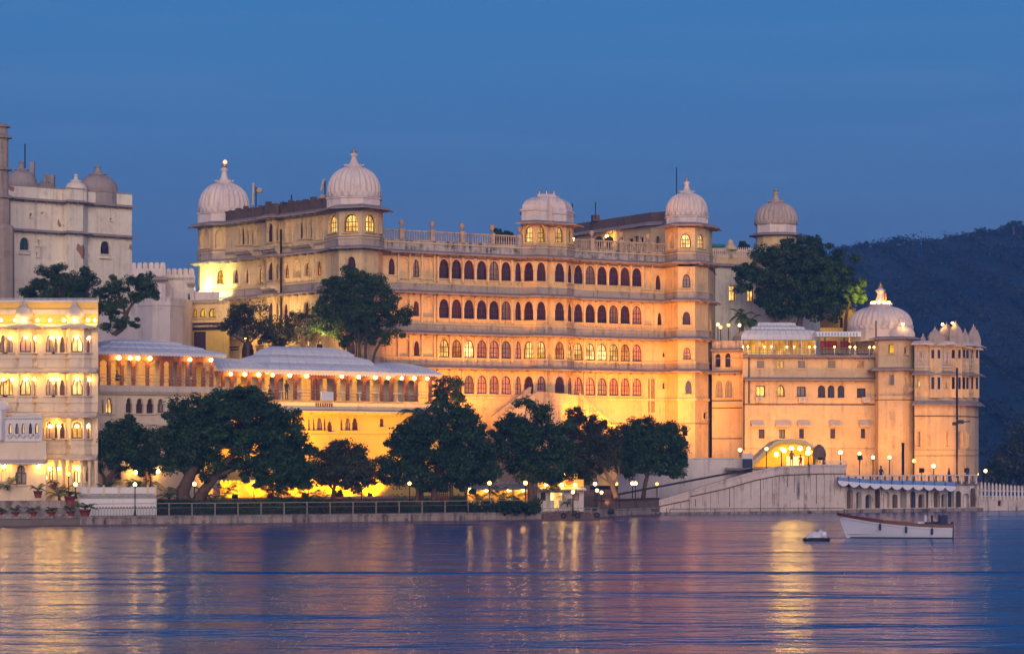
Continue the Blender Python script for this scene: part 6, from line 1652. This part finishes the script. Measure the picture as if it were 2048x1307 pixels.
for i, (px, py, Y, sc, lab) in enumerate(((31, 1035, 194.4, .95, 'red-potted palm on the lower ledge below the arched hotel room'), (66, 1035, 194.9, 1.0, 'red-potted palm on the lower ledge, third from the marble terrace'),
    (103, 1034.5, 195.4, .95, 'red-potted palm on the lower ledge, second from the marble terrace'), (141, 1033.5, 196, 1.0, 'red-potted palm on the lower ledge just left of the largest pot'),
    (170, 1035.5, 195.0, 1.35, 'largest red-potted palm, at the corner of the white marble terrace'), (1, 1035, 194, .9, 'red-potted palm cut by the left edge of the picture'),
    (76, 995, 200.5, 1.1, 'red-potted palm on the upper step beside the arched hotel room'), (140, 1009, 198.5, 1.35, 'bushy red-potted palm beside the lamp at the hotel porch'), (108, 977, 203.5, .8, 'red-potted flowering plant at the hotel porch wall'))):
    potted(px, py, Y, sc, lab, i % 3)
bushp = [palm_mesh(20 + s, 13, 1.5, .35, 1.0, .85) for s in range(3)]
def palm_bush(px, py, Y, sc, label, v, name='palm_bush'):
    e = empty(name, (PX(px, Y), Y, PZ(py, Y)), label, 'palm', 'low garden palms along the walkway'); e.scale = (sc, sc, sc)
    put('fronds', bushp[v % 3][0], e, (0, 0, 0), px * .37); put('stem', bushp[v % 3][1], e)
for i, (px, py, Y, sc, lab) in enumerate(((15, 980, 201.5, .9, 'low palm against the hotel front at the left edge'), (118, 1000, 199.5, 1.0, 'low palm beside the hotel steps'), (213, 988, 203, .95, 'low palm under the dark low tree on the marble terrace'),
    (252, 988, 204, .9, 'low palm on the marble terrace before a doorway'), (280, 988, 203, 1.0, 'low palm on the marble terrace near its right end'), (338, 1005, 206, 1.25, 'tall low-garden palm left of the mango trunks'),
    (412, 1000, 207, .9, 'small palm just right of the mango trunks'), (446, 1005, 205, 1.3, 'palm bush between the first two lamps of the garden'), (545, 1010, 206, 1.6, 'wide palm bush under the right side of the mango tree'), (578, 1012, 205, 1.2, 'palm bush beside the wide one under the mango tree'),
    (612, 1012, 205, 1.1, 'dark palm bush left of the drooping tree'), (640, 1012, 206, 1.0, 'arching palm bush next to the drooping tree trunk'), (700, 1014, 206, .8, 'small palm bush right of the drooping tree trunk'), (955, 1012, 209.5, .9, 'palm bush lit from behind in front of the yellow pavilion'),
    (1005, 1012, 210, 1.25, 'dark palm bush between two lamps before the yellow pavilion'), (1030, 1012, 210.5, .9, 'palm bush left of the upright tree trunk'), (915, 1012, 208.5, .8, 'palm bush at the foot of the broad dense tree'), (1135, 1013, 212, .7, 'small palm in the planter of the ticket pavilion'), (800, 1012, 207, .8, 'palm bush left of the broad dense tree trunks'))): palm_bush(px, py, Y, sc, lab, i)
for k, (px0, px1, lab) in enumerate(((455, 530, 'low dark shrub border between palm bushes under the mango tree'), (590, 660, 'low shrub border left of the drooping tree'), (700, 830, 'low shrub border between the drooping and the broad tree'), (880, 1060, 'low shrub border before the yellow pavilion'))):
    sb = Bld('shrub_border', lab, 'shrubs', (PX((px0 + px1) / 2, 207), 207, .5)); rs = np.random.default_rng(50 + k)
    cents = [(PX(rs.uniform(px0, px1), 207), 207 + rs.uniform(-.6, .6), rs.uniform(.7, 1.35)) for _ in range(int((px1 - px0) * .5))]
    leaves(sb.m('foliage', 'leaf_ficus' if k % 2 else 'leaf_brown'), cents, [(.35, .35, .3)] * len(cents), int((px1 - px0) * 38), .11, rs); sb.fin()
for k, (px0, px1, lab) in enumerate(((390, 470, 'dark leafy border right behind the railing under the mango tree trunks'), (475, 640, 'dark leafy border right behind the railing under the right half of the mango tree'), (645, 790, 'dark leafy border right behind the railing before the drooping tree'), (795, 960, 'dark leafy border right behind the railing before the broad dense tree'), (965, 1078, 'dark leafy border right behind the railing before the yellow pavilion'))):
    Yb_ = 201.6 + (px0 - 390) * .0115
    sb = Bld('shrub_border', lab, 'shrubs', (PX((px0 + px1) / 2, Yb_), Yb_, .5)); rs = np.random.default_rng(80 + k)
    cents = [(PX(rs.uniform(px0, px1), Yb_), Yb_ + rs.uniform(-.4, .5), .75 + rs.random() ** 2 * .85) for _ in range(int((px1 - px0) * .8))]
    leaves(sb.m('foliage', ('leaf_ficus', 'leaf_neem', 'leaf_brown')[k % 3]), cents, [(.34, .34, .3)] * len(cents), int((px1 - px0) * 45), .10, rs); sb.fin()
def tall_palm(label, px, py_c, py_b, Y, L, n, seed, fan=False):
    b = Bld('palm_tree', label, 'palm tree', W3(px, py_b, Y)); r_ = random.Random(seed)
    c = W3(px, py_c, Y)
    for k in range(n): frond(b.m('fronds', 'leaf_palm'), c, 2 * math.pi * k / n + r_.uniform(-.3, .3), L * r_.uniform(.8, 1.1), r_.uniform(-.1, 1.3), .85, 12, .09)
    b.m('trunk', 'bark').tube([W3(px + 3, py_b, Y), W3(px + 1, (py_b + py_c) / 2, Y), c], [.2, .15, .13], 8); b.fin()
tall_palm('coconut-like palm rising left of the broad dense tree', 840, 832, 1008, 210.0, 2.5, 20, 5)
tall_palm('spiky palm beside the right end of the garden restaurant', 884, 800, 880, 228, 1.5, 12, 6)
tall_palm('floodlit fan palm behind the terrace lamps', 1484, 632, 700, 272, 1.9, 14, 8)
tall_palm('darker palm left of the terrace tent', 1500, 640, 700, 273.5, 1.8, 12, 9)

# ------------------------------------------------------------------ lamp posts with round globes
POLE = {}
def lamp_post(px, py, Y, zbase, label, group, r=.15, glow='globe_glow', double=False):
    zt = PZ(py, Y); h = round(zt - zbase, 1)
    if h not in POLE:
        mb = MB(); mb.lathe((0, 0, 0), [(.16, 0), (.16, .12), (.1, .25), (.06, .5), (.045, .6), (.04, max(.7, h - .3)), (.09, max(.75, h - .26)), (.05, max(.8, h - .18))], 10)
        POLE[h] = mb.mesh('pole', 'black_iron')
    e = empty('lamp_post', (PX(px, Y), Y, zt - h), label, 'street lamp', group)
    put('pole', POLE[h], e); put('globe', bulb_mesh(r * (.9, 1.05, 1.0)[int(px) % 3], ('globe_glow', 'globe_dim', 'globe_warm')[int(px * 7 + py) % 3]), e, (0, 0, h))
G1 = 'globe lamp posts along the waterfront walkway'; G2 = 'globe lamp posts on the quay terrace'; G3 = 'globe lamp posts on the upper terrace'
for px, py, Y, zb_, lab in ((137, 947, 200, 1.2, 'globe lamp post at the hotel porch'), (151, 968, 199.5, 1.9, 'short globe lamp on the end of the marble terrace railing'), (270, 968, 197.2, .52, 'globe lamp post on the walkway before the marble terrace'), (389, 967, 199.5, .52, 'globe lamp post before the mango trunks'),
    (508, 967, 205, .6, 'globe lamp post under the middle of the mango tree'), (617, 967, 206, .6, 'globe lamp post between the mango and the drooping tree'), (723, 966, 206.5, .6, 'globe lamp post right of the drooping tree'), (819, 966, 207, .6, 'globe lamp post left of the broad dense tree trunks'),
    (979, 965, 209, .6, 'globe lamp post before the yellow pavilion, left of the upright tree'), (1051, 965, 210, .6, 'globe lamp post touching the upright tree trunk'), (1146, 983, 209.3, .4, 'globe lamp post on the ticket pavilion dock'), (1190, 967, 215, .6, 'globe lamp post right of the ticket pavilion, tallest of the cluster'),
    (1194, 980, 217, .6, 'lower globe lamp behind the tallest lamp right of the ticket pavilion'), (1203, 984, 219, .6, 'lowest globe lamp of the cluster right of the ticket pavilion'), (1224, 967, 221, .6, 'globe lamp post in front of the orange-lit trunk, left of a pair'), (1233, 967, 221.5, .6, 'globe lamp post in front of the orange-lit trunk, right of a pair'),
    (1265, 966, 223, .6, 'globe lamp post left of the umbrella-shaped tree trunk, left of a pair'), (1271, 966, 224, .6, 'globe lamp post left of the umbrella-shaped tree trunk, right of a pair'), (1314, 967, 225.8, .6, 'globe lamp post at the low end of the ramp wall')):
    lamp_post(px, py, Y, zb_, lab, G1)
for px, py, Y, zb_, lab in ((1480, 899, 241.6, 3.2, 'globe lamp on the pale wall left of the glowing canopy'), (1533, 897, 235, 3.5, 'globe lamp post at the sloping side of the glowing canopy'), (1563, 897, 236, 3.9, 'globe lamp post before the middle of the glowing canopy'), (1617, 896, 236, 4.0, 'globe lamp post before the right edge of the glowing canopy'),
    (1681, 904, 237, 3.6, 'globe lamp at the head of the ramp beside the quay'), (1719, 906, 238, 2.6, 'globe lamp post on the quay, first from the ramp'), (1746, 914, 238, 2.6, 'globe lamp post on the quay, second from the ramp'), (1779, 914, 239, 2.6, 'globe lamp post on the quay just left of the thick dark post'),
    (1828, 921, 240, 2.6, 'globe lamp post on the quay just right of the thick dark post'), (1867, 931, 242, 2.6, 'globe lamp post on the quay nearest the parasols'), (1959, 948, 249, 2.4, 'lower globe lamp by the bastion corner at the fence'), (1971, 941, 250, 2.4, 'higher globe lamp by the bastion corner at the fence')):
    lamp_post(px, py, Y, zb_, lab, G2, .165)
for px, py, Y, lab in ((1436, 649, 272, 'globe lamp on the upper terrace nearest the palace tower'), (1441, 654, 273, 'second globe lamp on the upper terrace, lower of the close pair'), (1457, 650, 272, 'globe lamp on the upper terrace between the close pair and the fan palm'), (1479, 650, 272.5, 'globe lamp on the upper terrace beside the fan palm')):
    lamp_post(px, py, Y, 15.3, lab, G3, .17)

# ------------------------------------------------------------------ yellow garden pavilion and ticket pavilion on the water
yp = Bld('garden_pavilion', 'low yellow-lit garden pavilion with crested roof behind the waterfront trees', 'pavilion', (PX(1000, 216), 216, 1))
YP = [XY(935, 215), XY(1068, 217.5)]
gk = lambda p: st('cusp', p, 'window', 'white_plaster', 1)
yp.row(YP, .6, PZ(968, 216), [(979, 10, 1008, 982, gk('B')), (1024, 10, 1008, 982, gk('B')), (955, 9, 1008, 986, NICHE), (1052, 9, 1008, 986, NICHE)], 'yellow_lit_plaster')
yp.eave(YP, PZ(974, 216), 1.0, 'hotel_eave', .2); yp.m('roof', 'hotel_eave').prism(YP + [XY(1068, 222), XY(935, 220)], PZ(969, 216), PZ(967, 216))
merlons(yp, *YP, PZ(967, 216), 22, .2, .25, 'white_plaster', .12, 'cresting')
for px in (940, 972, 1018, 1046): wall_lamp(yp, (*along(*YP, px, .6), PZ(979, 216)), .14)
yp.fin()
lt = Bld('lattice_screen', 'tall orange lattice screen between the broad tree trunks', 'screen', (PX(884, 212), 212, .6))
for k in range(6): lt.m('lattice', 'orange_lattice').beam(W3(875 + k * 4, 1012, 212), W3(875 + k * 4, 965, 212), .07)
for k in range(9): lt.m('lattice', 'orange_lattice').beam(W3(874, 1010 - k * 5.4, 212), W3(896, 1010 - k * 5.4, 212), .065)
lt.fin()
tk = Bld('ticket_pavilion', 'white and yellow lit ticket pavilion with two round ornaments on its parapet', 'pavilion', (PX(1120, 214), 214, .5))
TP = [XY(1076, 213.6), XY(1167, 214.4), XY(1168, 219)]
tk.row(TP, .6, PZ(977, 214), [(1086, 10, 1000, 981, st('rect', 'S', 'window', 'dark_wood', 1)), (1114, 28, 1018, 982, st('rect', 'B', 'doorway', 'white_plaster', 0)), (1152, 12, 1002, 982, st('rect', 'P', 'window', 'palace_band', 1))], 'white_plaster')
tk.eave(TP[:2], PZ(977, 214), 1.1, 'hotel_eave', .12); tk.row(TP, PZ(975, 214), PZ(958, 214), [], 'yellow_lit_plaster', part='parapet')
tk.m('roof', 'hotel_eave').prism(TP + [XY(1076, 219)], PZ(976, 214) - .1, PZ(975, 214))
tk.m('parapet', 'yellow_lit_plaster').prism([XY(1090, 213.7), XY(1155, 214.2), XY(1155, 214.6), XY(1090, 214.1)], PZ(958, 214), PZ(947, 214))
for px in (1106, 1139):
    c = along(TP[0], TP[1], px, .1); mb = tk.m('round_ornament', 'orange_lattice', px); z = PZ(961, 214)
    pts_ = [(c[0] + .3 * math.cos(a), c[1], z + .3 * math.sin(a)) for a in [2 * math.pi * k / 16 for k in range(17)]]
    mb.tube(pts_, .05, 6)
    for k in range(8): mb.beam((c[0], c[1], z), (c[0] + .28 * math.cos(k * math.pi / 4), c[1], z + .28 * math.sin(k * math.pi / 4)), .06)
for px in (1092, 1123, 1150): wall_lamp(tk, (*along(TP[0], TP[1], px, .75), PZ(969, 214)), .13)
for px in (1100, 1130): wall_lamp(tk, (*along(TP[0], TP[1], px, .5), PZ(949, 214)), .09)
for px in (1090, 1098, 1128, 1156): p = along(TP[0], TP[1], px, .2); tk.m('planter_box', 'white_plaster', px).box((p[0], p[1] - .4, 1.05), (.85, .6, .9))
tk.fin()
dk = Bld('floating_dock', 'white floating dock with tyre fenders before the ticket pavilion', 'dock', (PX(1140, 208), 208, 0))
D0, D1 = XY(1086, 208.4), XY(1200, 211.0)
dk.m('deck', 'dark_parapet').sweep([D0, D1], [(-2.2, -.2), (0, -.2), (0, .52), (-2.2, .52)])
for zz in (.95, ): dk.m('handrail', 'post_metal').beam((*D0, zz), (*D1, zz), .05)
for k in range(9): p = along(D0, D1, 1088 + k * 13.5); dk.m('handrail', 'post_metal').box((p[0], p[1], .72), (.05, .05, .46))
for px in (1127, 1155, 1194):
    c = along(D0, D1, px, .1); dk.m('tyre_fender', 'black_rubber', px).tube([(c[0] + .17 * math.cos(a), c[1], .36 + .17 * math.sin(a)) for a in [2 * math.pi * k / 16 for k in range(17)]], .06, 8)
dk.fin()
bw = Bld('stone_bank', 'dark low stone bank between the dock and the ramp wall', 'wall', (PX(1260, 221), 221, 0))
bw.m('wall', 'dark_parapet').sweep([XY(1200, 217), XY(1318, 225.5)], [(-.6, .3), (0, .3), (0, 1.35), (-.6, 1.35)]); bw.m('coping', 'dark_wood').sweep([XY(1200, 217), XY(1318, 225.5)], [(-.7, 1.35), (.08, 1.35), (.08, 1.5), (-.7, 1.5)])
bw.fin()

# ------------------------------------------------------------------ roof aerials
def aerial(label, px, py0, py1, Y, panel=None, dish=None, name='antenna_mast'):
    b = Bld(name, label, 'antenna', W3(px, py0, Y))
    b.m('mast', 'black_iron').tube([W3(px, py0, Y), W3(px, py1, Y)], .06 if panel else .05, 6)
    if panel:
        (x0, y0, x1, y1) = panel; b.m('panel', 'antenna_paint').beam(W3(x0, y1, Y - .2), W3(x1, y0, Y - .2), .3, .2); b.m('bracket', 'black_iron').beam(W3(x0, (y0 + y1) / 2, Y - .1), W3(px, (y0 + y1) / 2, Y), .06)
    if dish: b.m('dish', 'antenna_paint').lathe(W3(dish[0], dish[1], Y - .2), [(.05, -.3), (.3, -.2), (.36, 0), (.3, .2), (.05, .3)], 12); b.m('bracket', 'black_iron').beam(W3(dish[0], dish[1], Y - .1), W3(px, dish[1], Y), .05)
    if not panel and not dish:
        for k in range(3): py = py1 + (py0 - py1) * (.12 + .12 * k); b.m('element', 'black_iron', k).beam(W3(px - 2.5 + .4 * k, py, Y), W3(px + 2.5 - .4 * k, py, Y), .035)
    b.fin()
aerial('tall antenna panel with a small round dish beside the far left dome', 512, 420, 374, 263, (506, 366, 507, 410), (519, 381))
aerial('tilted antenna panel with a dish against the tallest dome', 650, 402, 362, 256, (642, 358, 648, 382), (645, 394))
aerial('thin aerial in the middle of the wing roof', 583, 415, 389, 258); aerial('short aerial left on the wing roof', 566, 420, 402, 259); aerial('short aerial nearest the tallest dome', 595, 412, 400, 257)
aerial('tall guyed aerial just left of the right-hand dome', 1353, 440, 335, 280); aerial('thin aerial on the roof tank', 1191, 437, 404, 286); aerial('stub aerial beside the canopy roof', 1145, 440, 406, 275)
rf = Bld('roof_railing', 'dark iron railing on the roof of the palace wing', 'railing', W3(588, 412, 257))
for k in range(9): rf.m('railing_bars', 'black_iron').beam(W3(566 + k * 5, 416 - k * .9, 257.5 - k * .2), W3(566 + k * 5, 407 - k * .9, 257.5 - k * .2), .05)
rf.m('rail', 'black_iron').beam(W3(564, 407, 257.5), W3(610, 400, 255.8), .06); rf.fin()

# ------------------------------------------------------------------ people
def person(label, loc, h, sit, top, legs, face=0.0, hold=None):
    """one skinned body: joints in local space, a skin modifier grows the limbs"""
    k = h / 1.72
    z0 = -.42 if sit else 0
    J = {'pel': (0, 0, .95 + z0), 'chest': (0, 0, 1.28 + z0), 'neck': (0, 0, 1.46 + z0), 'head': (0, -.02, 1.58 + z0), 'crown': (0, -.01, 1.70 + z0)}
    ed = [('pel', 'chest'), ('chest', 'neck'), ('neck', 'head'), ('head', 'crown')]
    rad = {'pel': .15, 'chest': .155, 'neck': .055, 'head': .095, 'crown': .07}
    for s_, n_ in ((-1, 'a'), (1, 'b')):
        J['sh' + n_] = (.18 * s_, 0, 1.40 + z0); J['el' + n_] = (.25 * s_, -.05 - .08 * sit, 1.13 + z0); J['wr' + n_] = (.2 * s_, -.22 - .1 * sit, .98 + z0 + .06 * sit); J['ha' + n_] = (.18 * s_, -.3 - .1 * sit, .97 + z0 + .06 * sit)
        J['hi' + n_] = (.1 * s_, 0, .9 + z0)
        if sit: J['kn' + n_] = (.12 * s_, -.42, .5); J['an' + n_] = (.12 * s_, -.40, .08); J['to' + n_] = (.13 * s_, -.56, .05)
        else: J['kn' + n_] = (.11 * s_, -.03, .5); J['an' + n_] = (.11 * s_, .02, .08); J['to' + n_] = (.12 * s_, -.14, .05)
        ed += [('chest', 'sh' + n_), ('sh' + n_, 'el' + n_), ('el' + n_, 'wr' + n_), ('wr' + n_, 'ha' + n_), ('pel', 'hi' + n_), ('hi' + n_, 'kn' + n_), ('kn' + n_, 'an' + n_), ('an' + n_, 'to' + n_)]
        for q_, r_ in (('sh', .07), ('el', .048), ('wr', .034), ('ha', .04), ('hi', .09), ('kn', .062), ('an', .045), ('to', .045)): rad[q_ + n_] = r_
    names = list(J); me = bpy.data.meshes.new('person')
    me.from_pydata([tuple(c * k for c in J[n_]) for n_ in names], [(names.index(a), names.index(b)) for a, b in ed], [])
    o = bpy.data.objects.new('person', me); COL.objects.link(o)
    o.location = loc; o.rotation_euler = (0, 0, face)
    sk_ = o.modifiers.new('skin', 'SKIN'); sd = o.modifiers.new('sub', 'SUBSURF'); sd.levels = sd.render_levels = 1
    for i, n_ in enumerate(names): me.skin_vertices[0].data[i].radius = (rad[n_] * k, rad[n_] * k * .85)
    me.skin_vertices[0].data[0].use_root = True
    me.materials.append(MATS[top])
    tag(o, label, 'person')
    hr = MB(); hr.lathe((0, .01 * k, (1.6 + z0) * k), [(.1 * k, 0), (.108 * k, .06 * k), (.085 * k, .12 * k), (.01, .15 * k)], 10); put('hair', hr.mesh('hair', 'dark_cloth'), o)
    fc = MB(); fc.lathe((0, -.05 * k, (1.49 + z0) * k), [(.02, 0), (.07 * k, .04 * k), (.075 * k, .1 * k), (.05 * k, .16 * k)], 10); put('face', fc.mesh('face', 'skin'), o)
    tr_ = MB(); tr_.lathe((0, 0, (.86 + z0) * k), [(.16 * k, 0), (.17 * k, .1 * k), (.13 * k, .2 * k)], 12); put('waistcloth', tr_.mesh('waistcloth', legs), o)
zf1, zf2 = PZ(771, 217), PZ(800, 232)
a = pl_(234, -.55); person('person in dark clothes seated at a table of the lake restaurant', (a[0], a[1], zf1), 1.7, True, 'dark_cloth', 'dark_cloth', 1.2)
a = ql(573, -.7); person('person in dark clothes standing by the rail of the garden restaurant', (a[0], a[1], zf2), 1.7, False, 'dark_cloth', 'dark_cloth', .8)
a = ql(539, -.8); person('person in dark clothes seated at a table of the garden restaurant', (a[0], a[1], zf2), 1.7, True, 'dark_cloth', 'dark_cloth', 1.4)
zc = PZ(936, 234)
person('person in purple standing under the glowing entrance canopy', (PX(1583, 239.5), 239.5, zc), 1.7, False, 'purple_cloth', 'dark_cloth', .4)
person('person in red under the glowing entrance canopy, right of the one in purple', (PX(1601, 239), 239, zc - .25), 1.5, False, 'red_cloth', 'red_cloth', -.6)
person('person in dark blue standing at the quay railing between two globe lamps', (PX(1762, 240), 240, zq), 1.65, False, 'navy_cloth', 'dark_cloth', .6)

# ------------------------------------------------------------------ floodlights that wash the fronts
def flood(label, loc, target, energy, color, size=.35, spot=math.radians(110), blend=.8, housing=True):
    b = Bld('floodlight', label, 'floodlight', tuple(loc), 'garden floodlights washing the walls') if housing else None
    d = bpy.data.lights.new('flood_lamp', 'SPOT'); d.energy = energy; d.color = color; d.spot_size = spot; d.spot_blend = blend; d.shadow_soft_size = size
    o = bpy.data.objects.new('flood_lamp', d); COL.objects.link(o)
    v = Vector(target) - Vector(loc); o.rotation_euler = v.to_track_quat('-Z', 'Y').to_euler()
    if b:
        dn = v.normalized(); q_ = Vector(loc) - dn * .5
        b.m('housing', 'black_iron').beam(q_, q_ + dn * .3, .5, .35); b.m('stand', 'black_iron').beam(q_, (q_[0], q_[1], q_[2] - .5), .08); b.fin()
        o.parent = b.root; o.location = (0, 0, 0)
    else: o.location = loc
    return o
ORANGE, YEL = (1.0, .31, .0), (1.0, .42, .0)
for px, off, z, e, c, tz in ((895, 4.5, 8.0, 5200, ORANGE, 16), (960, 4.5, 7.6, 5600, ORANGE, 16), (1180, 4.5, 7.2, 6400, ORANGE, 16), (1250, 4.2, 7.2, 7000, ORANGE, 15), (1312, 5.0, 7.0, 3400, ORANGE, 15), (1372, 6.0, 6.5, 2600, ORANGE, 14), (800, 4.5, 8.5, 3200, ORANGE, 16)):
    p = fl(px, off + 3.0); q_ = fl(px, 0); e *= 1.0; flood('black floodlight on the ground before the orange-lit palace front near photo column %d' % px if False else 'black floodlight aimed up at the orange-lit palace front', (p[0], p[1], z), (q_[0], q_[1], tz), e, c)
for px, e in ((930, 9000), (1040, 9000), (1150, 11000), (1260, 10000), (1370, 7000)):
    p = fl(px, 15.0); q_ = fl(px, 0); flood('black floodlight far out on the terrace aimed at the orange-lit palace front', (p[0], p[1], 7.4), (q_[0], q_[1], 17), e * .27, (1.0, .36, .0))
for px, e in ((470, 1500), (540, 1800), (610, 2200), (680, 2400), (740, 2200), (800, 1500), (860, 1300)):
    p = ql(px, 6.5); q_ = ql(px, .3); flood('black floodlight aimed at the yellow-lit wall below the garden restaurant', (p[0], p[1], 1.9), (q_[0], q_[1], 6.5), e * 2.3, YEL)
for px, e in ((1500, 1300), (1560, 1600), (1640, 1300), (1720, 1100)):
    p = along(*SB, px, 7.0); q_ = along(*SB, px, 0); flood('black floodlight on the quay terrace aimed at the plain palace range', (p[0], p[1], 5.0), (q_[0], q_[1], 8), e * 1.0, (1.0, .37, .0))
for px, e in ((1840, 2200), (1930, 2600)):
    flood('black floodlight at the foot of the round bastion', (PX(px, 257), 256, 3.8), (PX(px, 264), 264, 8), e, (1.0, .36, .0))
flood('floodlight behind the restaurant roofs aimed at the shadowed palace wing', (PX(505, 254), 253, 15.5), (*wl(545), 24.0), 3600, (1.0, .66, .22), .4, math.radians(130))
flood('second floodlight behind the restaurant roofs aimed at the palace corner tower', (PX(640, 244), 243.5, 15.5), (*wl(640), 24.5), 2600, (1.0, .58, .22), .4, math.radians(130))
# greenish-white flood on the corner tower
flood('floodlight on the gatehouse roof aimed at the pale corner tower', W3(400, 596, 266.2), W3(413, 545, 268.5), 2600, (.92, 1.0, .40), .2, math.radians(150))
flood('second floodlight on the gatehouse roof beside the corner tower', W3(430, 598, 264.2), W3(436, 540, 267.0), 1500, (1.0, .95, .38), .2, math.radians(140))
flood('floodlight under the fan palm on the upper terrace', W3(1487, 690, 271), W3(1486, 630, 272), 60, (.8, 1.0, .3), .1)
flood('floodlight on the dome collar aimed at the yellow-lit branch', W3(1733, 604, 268.6), W3(1716, 585, 273), 2600, (1.0, .72, .05), .1, math.radians(60))
flood('floodlight lighting the drooping tree from below', (PX(668, 205), 204.6, .8), W3(670, 940, 206), 60, (1.0, .8, .1), .1)
flood('floodlight lighting the orange trunk by the ramp', (PX(1222, 218), 217.4, .8), W3(1222, 940, 219), 160, (1.0, .45, .1), .1)

# ------------------------------------------------------------------ air over the lake
hm, ht = newmat('lake_haze')
pv = N(ht, 'ShaderNodeVolumePrincipled'); ho_ = N(ht, 'ShaderNodeOutputMaterial')
pv.inputs['Color'].default_value = (.15, .42, 1.0, 1); pv.inputs['Density'].default_value = HAZE = 0.00046; pv.inputs['Anisotropy'].default_value = 0.0
link(ht, pv.outputs[0], ho_.inputs['Volume'])
if HAZE > 0:
    hz_ = MB(); hz_.box((0, 700, 59), (1600, 1700, 124)); o = struct('haze', hz_, 'lake_haze', 'stuff')
